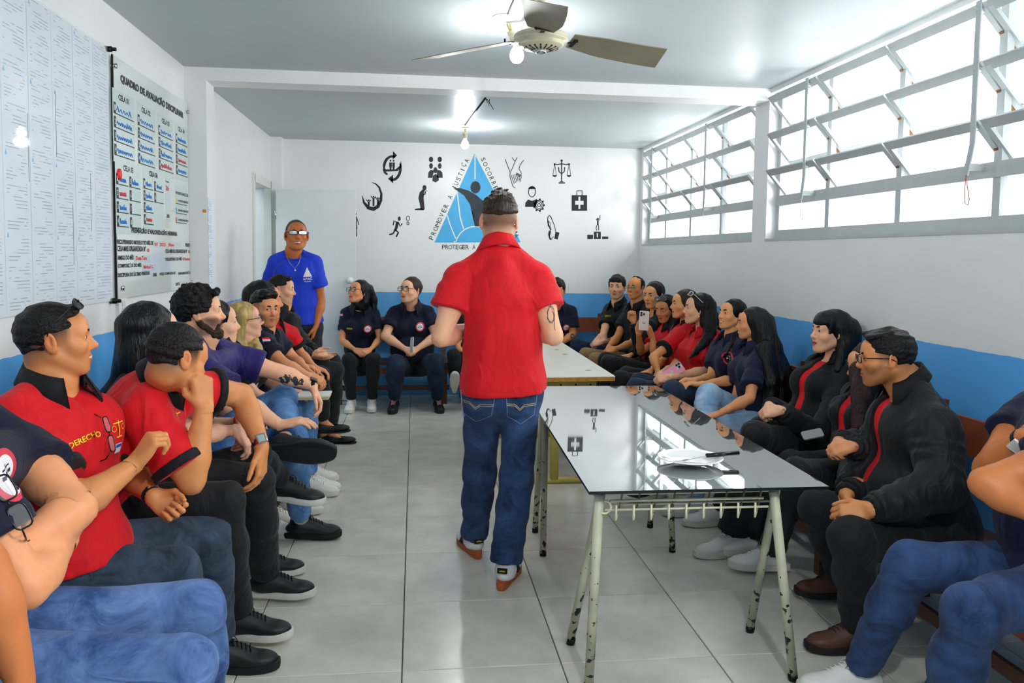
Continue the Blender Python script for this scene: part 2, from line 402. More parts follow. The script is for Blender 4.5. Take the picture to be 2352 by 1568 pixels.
def i3(b):
    strokes(b, [(832, 449), (836, 465), (846, 477), (858, 480), (868, 474), (875, 460), (876, 445), (871, 430), (863, 422), (854, 419)], [1, 5, 8, 9, 8, 6, 5, 4, 3, 1])
    for x, y, h in ((847, 463, 10), (858, 455, 18), (868, 458, 12)):
        strokes(b, [(x, y), (x, y+h)], 4); fillp(b, ell(x, y-3, 2, 2.2, 10)); strokes(b, [(x-6, y-5), (x, y+2), (x+5, y-4)], 2)
def i4(b):
    fillp(b, ell(975, 431, 4.6, 6.2)); strokes(b, [(974, 435), (969, 443), (967, 455), (969, 466), (971, 481)], [5, 10, 12, 10, 9]); strokes(b, [(974, 481.5), (966, 480), (953, 481)], [2, 5, 2.5]); strokes(b, [(971, 448), (976, 446), (979, 436)], [3, 2.4, 1.6])
def i5(b):
    fillp(b, ell(917, 502, 3.2, 5)); strokes(b, [(913, 509), (910, 524), (906, 530)], [7, 6, 5]); strokes(b, [(910, 510), (905, 507), (903, 517)], 2.6)
    strokes(b, [(915, 511), (919, 519), (924, 513)], 2.6); strokes(b, [(907, 529), (903, 536), (894, 539)], 3.4); strokes(b, [(909, 528), (915, 534), (910, 544)], 3.6)
    strokes(b, [(934, 498), (937, 496), (941, 498), (940, 503), (937, 509), (933, 503)], 1.6, closed=True); strokes(b, ell(937, 513, 2.6, 3, 12), 1.4, closed=True)
def i6(b):
    strokes(b, [(816, 496), (817, 512)], [5, 6]); strokes(b, [(818, 497), (822, 508), (824, 516)], 1.8); strokes(b, [(818, 512), (819, 543)], 2.2); fillp(b, ell(817, 491, 2.2, 3.2, 10)); strokes(b, [(816.5, 508), (817, 526)], [5, 7])
def i7(b):
    strokes(b, [(1160, 365), (1168, 386), (1172, 396), (1171, 404), (1174, 415), (1178, 428), (1184, 432)], 1.6); strokes(b, [(1173, 394), (1178, 384), (1183, 371), (1188, 361)], 1.5)
    strokes(b, [(1176, 361), (1182, 370)], 1.4); strokes(b, [(1203, 368), (1195, 378), (1192, 388), (1197, 396), (1197, 408), (1194, 418)], 1.6)
    for k in range(5): strokes(b, [(1174+k*4, 402-k), (1177+k*4, 410), (1181+k*3, 422-k*2)], 1.4)
    for k in range(4): strokes(b, ell(1187+k*2.6, 402+k*1.5, 1.8, 5, 8, 180, 360), 1.3)
def i8(b):
    fillp(b, ell(1290, 369, 2.6, 2.8, 12)); strokes(b, [(1290, 372), (1290, 417)], 2.6); strokes(b, [(1283, 420), (1298, 420)], 2.6); strokes(b, [(1286, 417), (1294, 417)], 2)
    strokes(b, [(1272, 376), (1280, 378), (1290, 376), (1300, 378), (1309, 376)], 2.2); strokes(b, [(1283, 384), (1284, 394), (1290, 399), (1296, 394), (1297, 384)], 2.6)
    for x in (1274, 1307):
        strokes(b, [(x, 376), (x-4, 402)], 1.2); strokes(b, [(x, 376), (x+4, 402)], 1.2); fillp(b, ell(x, 402, 5, 4.5, 10, 0, 180)); fillp(b, ell(x, 377, 2, 2.2, 10))
def i9(b):
    strokes(b, ell(1222, 440, 8, 12), 1.8, closed=True); fillp(b, ell(1222, 434, 8.4, 6.5, 12, 180, 360)); fillp(b, [(1206, 475), (1207, 465), (1213, 458), (1222, 461), (1231, 458), (1235, 462), (1229, 466), (1230, 475)])
    for r_ in (3.5, 7.0): strokes(b, ell(1238, 471, r_, r_*1.12), 1.6, closed=True)
    strokes(b, ell(1238, 471, 10, 11.4), 2.2, closed=True)
    for k in range(9):
        a = k*40; strokes(b, [(1238+10*math.cos(math.radians(a)), 471+11.4*math.sin(math.radians(a))), (1238+13.5*math.cos(math.radians(a)), 471+15.5*math.sin(math.radians(a)))], 4)
def i10(b):
    P_ = lambda x0, y0, x1, y1: fillp(b, [(x0, y0), (x1, y0), (x1, y1), (x0, y1)])
    P_(1313, 448, 1325.5, 483); P_(1336, 448, 1348.5, 483); P_(1325.5, 448, 1336, 452); P_(1325.5, 479, 1336, 483)
    P_(1325.5, 452, 1328.5, 461.5); P_(1333, 452, 1336, 461.5); P_(1325.5, 469.5, 1328.5, 479); P_(1333, 469.5, 1336, 479)
    b.v, b.f, b.m, b.sm = [], [], [], []
    P_(1313, 448, 1328.6, 461); P_(1333, 448, 1348.5, 461); P_(1313, 461, 1321, 470); P_(1340.5, 461, 1348.5, 470); P_(1313, 470, 1328.6, 484); P_(1333, 470, 1348.5, 484); P_(1328.6, 448, 1333, 451.5); P_(1328.6, 480, 1333, 484)
    strokes(b, [(1325, 448), (1325, 438), (1337, 438), (1337, 448)], 2.2)
def i11(b):
    strokes(b, [(1262, 494), (1258, 500), (1258, 510), (1265, 530), (1262, 543), (1267, 549), (1271, 543)], 1.8); strokes(b, [(1262, 494), (1266, 500), (1270, 510), (1274, 518), (1276, 532)], 1.4)
    strokes(b, [(1265, 496), (1268, 504), (1272, 514)], 1.2); strokes(b, [(1258, 506), (1264, 512), (1266, 528)], 1.2); fillp(b, [(1276, 532), (1285, 534), (1281, 550), (1273, 548)]); fillp(b, [(1261, 528), (1265, 533), (1262, 545), (1268, 551), (1262, 550), (1259, 538)]); strokes(b, [(1258, 503), (1260, 518), (1264, 524)], [1, 4, 1])
def i12(b):
    P_ = lambda x0, y0, x1, y1: fillp(b, [(x0, y0), (x1, y0), (x1, y1), (x0, y1)])
    P_(1349, 539, 1362, 549); P_(1383, 543, 1397, 549); P_(1364, 532, 1370.5, 549); P_(1373.5, 532, 1380, 549); P_(1370.5, 532, 1373.5, 535); P_(1370.5, 545, 1373.5, 549)
    fillp(b, ell(1373, 503, 2.6, 2.8, 12)); strokes(b, [(1369, 503), (1373, 508), (1378, 504), (1378, 494)], 1.8); strokes(b, [(1373, 507), (1373, 517)], 4); strokes(b, [(1371, 517), (1369, 523), (1371, 529)], 1.8); strokes(b, [(1375, 517), (1375, 529)], 1.8)
for fn in (i1, i2, i3, i4, i5, i6, i7, i8, i9, i10, i11, i12): icon(fn)

# ---------------------------------------------------------------- ceiling lights and fan
M_bulb = mat('glowing_bulb', 'FFFFFF', emit=14)
M_yel = mat('aged_plastic', 'D9C877', .5)
def lamp(rose_px, bulb_px, Yr, tilt, label, power):
    r = W(*rose_px, Z=ZC); bl = W(*bulb_px, Y=r[1]+tilt)
    o = empty('ceiling_lamp', (r[0], r[1], ZC), label, 'lamp')
    L0 = lambda p: tuple(np.array(p)-np.array([r[0], r[1], ZC]))
    MB().lathe([(0, -.022), (.03, -.02), (.055, -.012), (.075, -.004), (.075, 0)], 28).build('ceiling_rose', M_white, o)
    s0 = np.array([r[0], r[1], ZC-.03]); s1 = bl+np.array([0, 0, .05]); s1 = s0+(s1-s0)*.92
    mid = s0+(s1-s0)*.35
    MB().tube([L0(s0), L0(mid)], .006).tube([L0(s0+np.array([.012, 0, 0])), L0(mid+np.array([.008, 0, 0]))], .003).build('hook', M_yel, o)
    P = []; R = []
    for k in range(26):
        t = k/25; P.append(L0(mid+(s1-mid)*t)); R.append((.021+.0035*math.sin(k*2.6)) if 3 < k < 22 else .019)
    MB().tube(P, R, 16).build('lamp_holder', M_cream, o)
    MB().lathe([(0, -.038), (.018, -.034), (.031, -.02), (.036, 0), (.032, .02), (.02, .04), (.015, .05), (0, .05)], 24, L0(bl)).build('bulb', M_bulb, o)
    bulb_light('bulb_light', (bl[0], bl[1], bl[2]-.08), power)
    return r, bl
lamp((1165, 40), (1187, 128), 0, .02, 'bare glowing bulb in ribbed holder on the ceiling just behind the fan', 13)
lamp((1068, 288), (1068, 333), 0, .0, 'bare glowing bulb hanging from the ceiling beyond the beam near the wall painting', 15)
l3 = empty('ceiling_lamp', (.6, .4, ZC), 'bare bulb on the ceiling behind the viewer, outside the picture', 'lamp')
MB().lathe([(0, -.022), (.055, -.012), (.075, 0)], 24).build('ceiling_rose', M_white, l3); MB().lathe([(0, -.22), (.03, -.2), (.036, -.18), (.02, -.14), (.015, -.02), (0, -.02)], 20).build('bulb', M_bulb, l3)
bulb_light('bulb_light', (.6, .4, ZC-.3), 70)
a = W(1115, 224, Z=ZC); c = W(1068, 286, Z=ZC)
cb = MB(); cb.tube([(a[0], a[1], ZC-.006), (c[0], c[1], ZC-.006)], .006); cb.tube([(a[0], a[1], ZC-.005), (a[0]+.02, a[1]-.03, ZC-.03), (a[0]+.06, a[1]-.02, ZC-.09)], .0028); cb.tube([(a[0], a[1], ZC-.005), (a[0]+.03, a[1]+.0, ZC-.06), (a[0]+.03, a[1], ZC-.01)], .0028)
o = cb.build('ceiling_cable', M_dark); o['label'] = 'loose dark cable ends sticking out of the ceiling by the far bulb'; o['category'] = 'cable'
a = W(1167, 30, Z=ZC); c = W(1196, -40, Z=ZC)
o = MB().tube([(a[0], a[1], ZC-.005), (c[0], c[1], ZC-.005)], .0035).build('ceiling_cable', M_dark); o['label'] = 'thin dark cable running along the ceiling from the lamp behind the fan'; o['category'] = 'cable'
# fan
fc = W(1243, 92, Z=2.475); fan = empty('ceiling_fan', (fc[0], fc[1], ZC), 'white three-bladed ceiling fan with a slotted motor housing', 'fan'); fan.scale = (.84, .84, 1)
zf = 2.475-ZC
MB().lathe([(0, 0), (.06, 0), (.055, -.035), (.02, -.05), (.013, -.06), (.013, zf+.03)], 24).build('canopy', M_cream, fan)
MB().lathe([(.013, zf+.045), (.05, zf+.042), (.11, zf+.034), (.140, zf+.022), (.145, zf+.014), (.138, zf+.008), (.145, zf+.002), (.142, zf-.006), (.118, zf-.010), (.116, zf-.015), (.122, zf-.019), (.117, zf-.026), (.104, zf-.029), (.08, zf-.041), (.034, zf-.047)], 48).build('motor_housing', M_cream, fan)
mh = [o for o in fan.children if o.name.startswith('motor')][0]
MB().lathe([(.030, zf-.044), (.028, zf-.056), (.022, zf-.059), (0, zf-.056)], 24).build('centre_cap', M_chrome, fan)
for k in range(18):
    a = k*20; ca, sa = math.cos(math.radians(a)), math.sin(math.radians(a))
    MB().bar((ca*.046, sa*.046, zf-.0455), (ca*.092, sa*.092, zf-.0365), .009, .004).build('cooling_slot', M_dark, mh)
M_blade = mat('fan_blade', '8E8872', .45, var=.1, vscale=6)
def blade(ang):
    b_ = MB(); n = 14; vs = []; pit = math.radians(12)
    for i in range(n+1):
        t = i/n; r = .165+t*.565; w = .066+.024*min(1, t*3)-.0*(t > .9); sk = .018*math.sin(t*2.2); z = zf+.012-.025*t
        for sgn in (-1, 1):
            y = sgn*w+sk+(.03*t if sgn > 0 else 0)
            if i == n: r2 = r+(.02 if sgn > 0 else -.02)
            else: r2 = r
            vs.append((r2, y, z+y*math.sin(pit)*-1)); 
    k = len(vs); vs += [(x, y, z-.004) for x, y, z in vs]
    fs = []
    for i in range(n):
        a0, a1, b0, b1 = 2*i, 2*i+1, 2*i+2, 2*i+3
        fs += [(a0, b0, b1, a1), (k+a0, k+a1, k+b1, k+b0), (a0, k+a0, k+b0, b0), (a1, b1, k+b1, k+a1)]
    fs += [(0, 1, k+1, k), (2*n, k+2*n, k+2*n+1, 2*n+1)]
    b_.add(vs, fs, 0, False)
    bl_ = b_.build('blade', M_blade, fan, rot=(0, 0, math.radians(ang)))
    ir = MB(); ir.bar((.11, 0, zf+.0), (.20, .02, zf+.004), .022, .004); ir.bar((.19, -.03, zf+.009), (.19, .055, zf-.004), .02, .004)
    for yy in (-.02, .04): ir.tube([(.2, yy, zf+.0), (.2, yy, zf+.018)], .005)
    ir.build('blade_iron', M_dark, bl_)
for a in (12, 143, 260): blade(a)

# ---------------------------------------------------------------- boards on the left wall
M_print = mat('print_black', '111314', .5)
def print_mat(name, paper, ink, period=.011, thr=.52):
    M = mat(name, paper, .6); N = M.node_tree.nodes; L = M.node_tree.links; b = N['Principled BSDF']
    tc = N.new('ShaderNodeTexCoord'); sx = N.new('ShaderNodeSeparateXYZ'); L.new(tc.outputs['Object'], sx.inputs[0])
    md = N.new('ShaderNodeMath'); md.operation = 'PINGPONG'; md.inputs[1].default_value = period/2; L.new(sx.outputs['Z'], md.inputs[0])
    lt = N.new('ShaderNodeMath'); lt.operation = 'LESS_THAN'; lt.inputs[1].default_value = period*.13; L.new(md.outputs[0], lt.inputs[0])
    mp = N.new('ShaderNodeMapping'); mp.inputs['Scale'].default_value = (1, 9, 42)
    L.new(tc.outputs['Object'], mp.inputs[0]); oi = N.new('ShaderNodeObjectInfo'); L.new(oi.outputs['Random'], mp.inputs['Location'])
    n = N.new('ShaderNodeTexNoise'); n.inputs['Scale'].default_value = 1; n.inputs['Detail'].default_value = 2; L.new(mp.outputs[0], n.inputs['Vector'])
    gt = N.new('ShaderNodeMath'); gt.operation = 'GREATER_THAN'; gt.inputs[1].default_value = thr-.05; L.new(n.outputs['Fac'], gt.inputs[0])
    ay = N.new('ShaderNodeMath'); ay.operation = 'ABSOLUTE'; L.new(sx.outputs['Y'], ay.inputs[0])
    m1 = N.new('ShaderNodeMath'); m1.operation = 'LESS_THAN'; m1.inputs[1].default_value = .08; L.new(ay.outputs[0], m1.inputs[0])
    mu = N.new('ShaderNodeMath'); mu.operation = 'MULTIPLY'; L.new(lt.outputs[0], mu.inputs[0]); L.new(gt.outputs[0], mu.inputs[1])
    mu2 = N.new('ShaderNodeMath'); mu2.operation = 'MULTIPLY'; L.new(mu.outputs[0], mu2.inputs[0]); L.new(m1.outputs[0], mu2.inputs[1])
    mx = N.new('ShaderNodeMix'); mx.data_type = 'RGBA'; mx.inputs[6].default_value = (*hexc(paper), 1); mx.inputs[7].default_value = (*hexc(ink), 1)
    L.new(mu2.outputs[0], mx.inputs[0]); L.new(mx.outputs[2], b.inputs['Base Color'])
    return M
M_doc = print_mat('printed_page', 'E4EDF6', '9AA4B0', .013, .56); M_doc2 = print_mat('printed_table', 'DFE8F6', 'A6AEBC', .014, .52)
M_cover = mat('acrylic_sheet', 'F0F8FA', .03, alpha=.16, spec=.8)
bd = empty('document_board', (XL, 3.05, 1.275), 'wide acrylic-covered board crowded with printed pages, nearest on the left wall', 'notice board')
y0, y1 = 1.85-3.05, 4.205-3.05
MB().box((.001, y0, 0), (.006, y1, 1.205)).build('backing', mat('board_backing', 'E6EDF2', .5), bd)
pm = MB().box((0, -.1035, -.146), (.0008, .1035, .146)).mesh('printed_page', M_doc); pm2 = MB().box((0, -.09, -.146), (.0008, .09, .146)).mesh('printed_table', M_doc2)
for c in range(11):
    for r_ in range(4):
        o = link('printed_page', pm2 if c == 0 else pm, bd, (.0065+.0003*(c % 2), y1-.105-c*.2105, 1.205-.152-r_*.2965+rnd.uniform(-.003, .003)), (rnd.uniform(-.006, .006), 0, 0))
        if c and rnd.random() < .6: MB().add([(0.001, -.09, .122), (0.001, -.072, .122), (0.001, -.081, .142)], [(0, 1, 2)]).build('blue_emblem', M_sky, o)
for k, (yy, z) in enumerate(((3.6, .75), (3.75, .3), (3.35, .62), (3.95, .45))):
    MB().box((.0075, yy-3.05, z-.12), (.0085, yy-3.05+.004, z+.14)).build('binding_strip', mat('strip_grey', '6E7B80', .5), bd)
MB().box((.011, y0, -.002), (.015, y1, 1.207)).build('acrylic_cover', M_cover, bd)
for yy, z in ((y1-.02, 1.2), (y1-.02, .0), (y0+.05, 1.2), (y0+.05, 0)):
    MB().tube([(0, yy, z), (.03, yy, z)], .014, 12).tube([(.02, yy, z), (.05, yy, z)], .009, 12).build('clip', M_dark, bd)
# score board
sb = empty('score_board', (XL, 4.95, 1.282), 'pale acrylic evaluation board with numbered cell lists and a red dot', 'notice board')
o0 = np.array([XL, 4.95, 1.282])
MB().box((.012, 4.235-4.95, 0), (.02, 5.535-4.95, 1.178)).build('panel', mat('board_panel', 'DDE8E4', .12, spec=.6, coat=.5), sb)
MB().box((.0115, 4.228-4.95, -.002), (.0185, 4.236-4.95, 1.18)).build('panel_edge', M_dark, sb)
for px, py in ((262, 151), (429, 257), (279, 661), (438, 643)):
    p = W(px, py, X=XL+.02)-o0; MB().tube([(.0, p[1], p[2]), (.026, p[1], p[2])], .009, 12).tube([(.026, p[1], p[2]), (.032, p[1], p[2])], .013, 12).build('standoff_bolt', M_chrome, sb)
BX = XL+.0212
def btext(body, xl, yb, xr, h, m=M_print, name='lettering', off=0, fo=.035):
    """text whose baseline starts at pixel (xl,yb) and ends at column xr; h = cap height in metres"""
    a = W(xl, yb, X=BX); c = W(xr, yb, X=BX); w = c[1]-a[1]
    me = text_mesh(body, w, h, m, fo)
    return link(name, me, sb, tuple(a-o0+np.array([off+.0008, 0, 0])), (math.radians(90), 0, math.radians(90)))
def brect(x0, y0_, w, h, m, name, off=0.0):
    a = W(x0, y0_, X=BX)-o0
    return MB().box((a[0]-.0006+off, a[1], a[2]-h), (a[0]+.0004+off, a[1]+w, a[2])).build(name, m, sb)
M_slot = mat('slot_sheet', 'C9DAD8', .25, coat=.3); M_bm = mat('blue_marker', '2C86E0', .5); M_rm = mat('red_marker', 'E0454A', .5); M_red = mat('red_sticker', 'F0221E', .5)
btext('QUADRO DE AVALIAÇÃO DISCIPLINAR', 277, 192, 420, .056, fo=.05)
def scribble(y, z, w, m, seed):
    r_ = random.Random(seed); b_ = MB(); n = r_.randint(5, 8); pts = []; X_ = .0222
    for k in range(n*6):
        t = k/(n*6); pts.append((X_, y+w*t, z+.014+(.012 if k < 5 else .0085)*math.sin(t*n*6.28+r_.uniform(-.5, .5))+(.01 if r_.random() < .06 else 0)))
    b_.tube(pts, .0019, 4); b_.build('handwriting', m, sb)
def cell(title, x0, ytop, w, h, rows, red=(), cols=1):
    a = W(x0, ytop, X=BX)-o0
    brect(x0, ytop, w, h, M_slot, 'cell_sheet', -.0008+.00008*{258: 0, 314: 1, 362: 2, 402: 3, 264: 4, 327: 5}[int(x0)])
    me = text_mesh(title, .145 if w < .3 else .15, .030, M_print, .04)
    link('lettering', me, sb, (a[0], a[1]+(w-.15)/2, a[2]-.045), (math.radians(90), 0, math.radians(90)))
    for c in range(cols):
        for r_ in range(rows[c]):
            z = a[2]-.115-r_*(h-.085)/4+.0; y = a[1]+.012+c*w/cols; cw = w/cols-.02
            MB().box((a[0]-.0004, y, z), (a[0]+.0007, y+.028, z+.05)).build('number_tab', M_print, sb)
            link('lettering', text_mesh(str(r_+1+4*c), .012, .026, M_line, .01), sb, (a[0]+.0012, y+.008, z+.012), (math.radians(90), 0, math.radians(90)))
            MB().box((a[0]-.0004, y, z-.005), (a[0]+.0007, y+cw, z)).build('writing_line', M_print, sb)
            if not (c == 1 and (r_ > 0)): scribble(y+.04, z+.006, cw-.07, M_rm if (r_, c) in red else M_bm, hash((title, r_, c)) % 1000 if False else r_*7+c*3+int(x0))
cell('CELA 01', 258, 200, .31, .352, [4]); cell('CELA 02', 314, 232, .30, .352, [4]); cell('CELA 03', 362, 259, .30, .345, [4], red=((3, 0),)); cell('CELA 04', 402, 280, .27, .34, [4], red=((2, 0),))
cell('CELA 05', 264, 365, .375, .36, [4, 4], red=((1, 0),), cols=2); cell('CELA 06', 327, 380, .37, .34, [4, 2], red=((3, 0),), cols=2)
brect(379, 397, .10, .28, M_slot, 'total_sheet', -.0009); btext('26', 381, 437, 388, .03, M_rm); btext('30', 383, 500, 389, .022); btext('TOTAL', 380, 418, 388, .009)
p = W(273, 400, X=BX)-o0; MB().tube([(p[0], p[1], p[2]), (p[0]+.006, p[1], p[2])], .028, 24).build('red_dot', M_red, sb)
brect(402, 422, .26, .235, M_slot, 'legend_sheet', -.00095); btext('PONTUAÇÃO', 404, 447, 432, .026)
for k, (c_, s_) in enumerate((('E8C400', '01 PONTO NEGATIVO'), ('1FA7DD', '03 PONTO NEGATIVO'), ('E23A2E', '10 PONTO NEGATIVO'))):
    yb = 463+k*22; brect(404, yb-8, .022, .028, mat('swatch_'+c_, c_, .5), 'colour_swatch'); btext(s_, 409, yb, 432, .014); brect(404, yb+3, .24, .004, M_print, 'writing_line')
btext('PREMIAÇÃO E VALORIZAÇÃO HUMANA', 302, 537, 407, .038, fo=.045)
btext('RECUPERANDO MODELO DO MÊS DE', 269, 560, 352, .028); btext('PONTOS', 426, 567, 439, .024); brect(353, 552, .54, .04, M_slot, 'slot', -.0004); btext('07  2025   Silvio', 355, 565, 400, .02, M_rm)
btext('CELA MAIS ORGANIZADA Nº', 270, 577, 335, .028); btext('03', 338, 579, 343, .02, M_rm); btext('CELA MENOS ORGANIZADA Nº', 380, 581, 430, .024); btext('02', 433, 581, 437, .02, M_rm)
btext('AMIGO DO MÊS', 270, 597, 307, .028); brect(309, 586, .25, .04, M_slot, 'slot', -.0004); btext('Dona Tere', 312, 598, 337, .024, M_rm); btext('VOLUNTÁRIO DO MÊS', 380, 599, 418, .024); btext('El Sombra', 420, 598, 437, .018, M_rm)
btext('COMPOSIÇÃO DO MÊS', 271, 617, 325, .028); brect(327, 607, .26, .036, M_slot, 'slot', -.0004); btext('Michael C.', 330, 617, 352, .018, M_rm)
btext('DISCIPLINA DO ÚLTIMO PERÍODO', 271, 637, 344, .026); btext('DIAS', 352, 635, 360, .02); btext('HOJE COMPLETA-SE', 367, 634, 403, .02); btext('DIAS SEM EVASÃO', 410, 631, 437, .02); btext('DATA', 404, 656, 413, .018); brect(414, 645, .13, .03, M_slot, 'slot', -.0004)
# sheets taped to the pilaster
nt = empty('wall_notice', (XL+.136, 5.545, 1.27), 'long white notice sheets taped to the side of the pilaster', 'notice')
for k, (z0, z1) in enumerate(((.31, .60), (0, .30))):
    MB().box((.0, .0, -(z1-z0)/2), (.002, .2, (z1-z0)/2)).build('printed_page', M_doc, nt, (0, 0.003, (z0+z1)/2))
o = MB().box((.0, .0, 0), (.02, .004, .02)).build('sticky_tab', mat('orange_tab', 'E0902A', .6), nt, (-.03, -.008, .50))
# switch plate
p = W(266, 752, X=XL)
sw = empty('light_switch', (XL, p[1], p[2]), 'tall white switch plate on the left wall below the boards', 'switch')
MB().box((0, 0, 0), (.018, .11, .16)).build('plate', M_white, sw)
for k in range(3): MB().box((.018, .035, .035+k*.034), (.024, .075, .062+k*.034)).build('rocker', M_trim, sw)
p = W(803, 690, Y=8.575)
ot = empty('power_outlet', (-.60, YB, 1.0), 'small white power outlet with black plugs beside the open door', 'outlet')
MB().box((0, -.012, 0), (.05, 0, .13)).build('plate', M_white, ot)
for z in (.03, .09): MB().tube([(.02, -.01, z), (.02, -.04, z)], .012, 10).build('plug', M_dark, ot)

# ---------------------------------------------------------------- tables
def glass_table():
    t = empty('glass_table', (0.98, 3.6, 0), 'long table with a dark reflective glass top in the foreground', 'table')
    O = np.array([.98, 3.6, 0])
    cs = [np.array([*W(x, y, Z=.765)[:2], 0.]) for x, y in ((1353, 1130), (1904, 1118), (1508, 886), (1236, 886))]
    cs[3] = cs[0]+(cs[2]-cs[1])*1.0+np.array([.02, 0, 0])
    vs = [c-O+np.array([0, 0, z]) for z in (.757, .767) for c in cs]
    b_ = MB(); b_.add(vs, [(3, 2, 1, 0), (4, 5, 6, 7), (0, 1, 5, 4), (1, 2, 6, 5), (2, 3, 7, 6), (3, 0, 4, 7)])
    M = mat('mirror_glass', 'C4C9CA', .022, metal=.92, bump=.03, bscale=3, dist=.002, ior=1.8)
    N = M.node_tree.nodes; L = M.node_tree.links
    n = N.new('ShaderNodeTexNoise'); n.inputs['Scale'].default_value = 5; n.inputs['Detail'].default_value = 8
    mr = N.new('ShaderNodeMapRange'); mr.inputs['From Min'].default_value = .5; mr.inputs['From Max'].default_value = .8; mr.inputs['To Min'].default_value = .015; mr.inputs['To Max'].default_value = .06
    tc = N.new('ShaderNodeTexCoord'); L.new(tc.outputs['Object'], n.inputs['Vector']); L.new(n.outputs['Fac'], mr.inputs['Value']); L.new(mr.outputs['Result'], N['Principled BSDF'].inputs['Roughness'])
    top = b_.build('glass_top', [M, mat('glass_edge', '0C1215', .15)], t)
    top.data.polygons.foreach_set('material_index', [1, 0, 1, 1, 1, 1])
    return t, O, cs
gt, GO, gc = glass_table()
def chipped():
    M = mat('chipped_enamel', 'C9C8A8', .4); N = M.node_tree.nodes; L = M.node_tree.links; b = N['Principled BSDF']
    g = N.new('ShaderNodeNewGeometry'); n = N.new('ShaderNodeTexNoise'); n.inputs['Scale'].default_value = 38; n.inputs['Detail'].default_value = 4
    L.new(g.outputs['Position'], n.inputs['Vector']); sx = N.new('ShaderNodeSeparateXYZ'); L.new(g.outputs['Position'], sx.inputs[0])
    mr = N.new('ShaderNodeMapRange'); mr.inputs['From Min'].default_value = 0; mr.inputs['From Max'].default_value = .75; mr.inputs['To Min'].default_value = .54; mr.inputs['To Max'].default_value = .74
    L.new(sx.outputs['Z'], mr.inputs['Value'])
    gt_ = N.new('ShaderNodeMath'); gt_.operation = 'GREATER_THAN'; L.new(n.outputs['Fac'], gt_.inputs[0]); L.new(mr.outputs['Result'], gt_.inputs[1])
    n2 = N.new('ShaderNodeTexNoise'); n2.inputs['Scale'].default_value = 9; L.new(g.outputs['Position'], n2.inputs['Vector'])
    cr = N.new('ShaderNodeValToRGB'); cr.color_ramp.elements[0].color = (*hexc('9C9A80'), 1); cr.color_ramp.elements[1].color = (*hexc('DEDCC0'), 1); L.new(n2.outputs['Fac'], cr.inputs[0])
    mx = N.new('ShaderNodeMix'); mx.data_type = 'RGBA'; L.new(gt_.outputs[0], mx.inputs[0]); L.new(cr.outputs[0], mx.inputs[6]); mx.inputs[7].default_value = (*hexc('1A1A18'), 1)
    L.new(mx.outputs[2], b.inputs['Base Color']); return M
M_chip = chipped()
def desk_frame(feet, tops, label, basket=True):
    """feet/tops: near-left, near-right, far-right, far-left"""
    c = np.mean(feet, 0); o = empty('desk_frame', (c[0], c[1], 0), label, 'desk frame', 'painted steel desk frames under the glass top')
    D = lambda p: np.array(p)-np.array([c[0], c[1], 0])
    for f, t_ in zip(feet, tops):
        l_ = MB().tube([D(f)+np.array([0, 0, .012]), D(t_)], .0165, 14).build('leg', M_chip, o)
        MB().tube([D(f), D(f)+(D(t_)-D(f))*.035], .0175, 12).build('foot_cap', M_dark, l_)
    T_ = [D(t_) for t_ in tops]
    MB().tube([T_[0], T_[3]], .0155, 10).tube([T_[1], T_[2]], .0155, 10).tube([T_[3], T_[2]], .012, 10).build('top_rail', M_chip, o)
    if basket:
        bk = MB(); z0, z1 = .715, .665; nx = 9
        a0, a1, b0, b1 = T_[0], T_[1], T_[3], T_[2]
        P = lambda u, v, z: np.append((a0+(a1-a0)*u+(b0-a0)*v+((b1-b0)-(a1-a0))*u*v)[:2], z)
        bk.tube([P(.06, .0, z0), P(.94, .0, z0)], .005, 8); bk.tube([P(.03, .0, z1+.02), P(.97, .0, z1+.02)], .004, 8); bk.tube([P(.03, 1, z0), P(.97, 1, z0)], .005, 8); bk.tube([P(.03, .35, z1), P(.97, .35, z1)], .004, 8); bk.tube([P(.03, .7, z1), P(.97, .7, z1)], .004, 8)
        for k in range(nx):
            u = .1+.8*k/(nx-1)
            bk.tube([P(u, -.1, z0-.004), P(u, -.12, z1), P(u, .05, z1-.004), P(u, .95, z1), P(u, 1, z0)], .0038, 6)
        ring = [P(.03, 0, z0-.02)+np.array([.022*math.cos(a/10*6.283), 0, .022*math.sin(a/10*6.283)]) for a in range(10)]
        bk.tube(ring, .004, 6, closed=True)
        bk.build('wire_basket', M_cream, o)
    return o
zt = .738
F4 = lambda *p: [W(x, y, Z=0) for x, y in p]
desk_frame(F4((1352, 1580), (1822, 1562), (1722, 1450), (1310, 1478)), [W(1380, 1138, Z=zt), W(1785, 1130, Z=zt), W(1741, 1128, Z=zt), W(1356, 1136, Z=zt)][:0] or [np.array([*W(1380, 1139, Z=zt)[:2]+np.array([0, .02]), zt]), np.array([*W(1783, 1131, Z=zt)[:2]+np.array([0, .02]), zt]), np.array([W(1722, 1450, Z=0)[0]+.03, 2.95, zt]), np.array([W(1310, 1478, Z=0)[0]+.10, 2.95, zt])], 'nearer cream steel desk frame with a wire basket and chipped legs')
desk_frame(F4((1247, 1276), (1544, 1267), (1493, 1211), (1229, 1222)), [np.array([.665, 4.10, zt]), np.array([1.31, 4.10, zt]), np.array([1.315, 4.33, zt]), np.array([.69, 4.33, zt])], 'farther chipped steel desk frame under the back of the glass top')
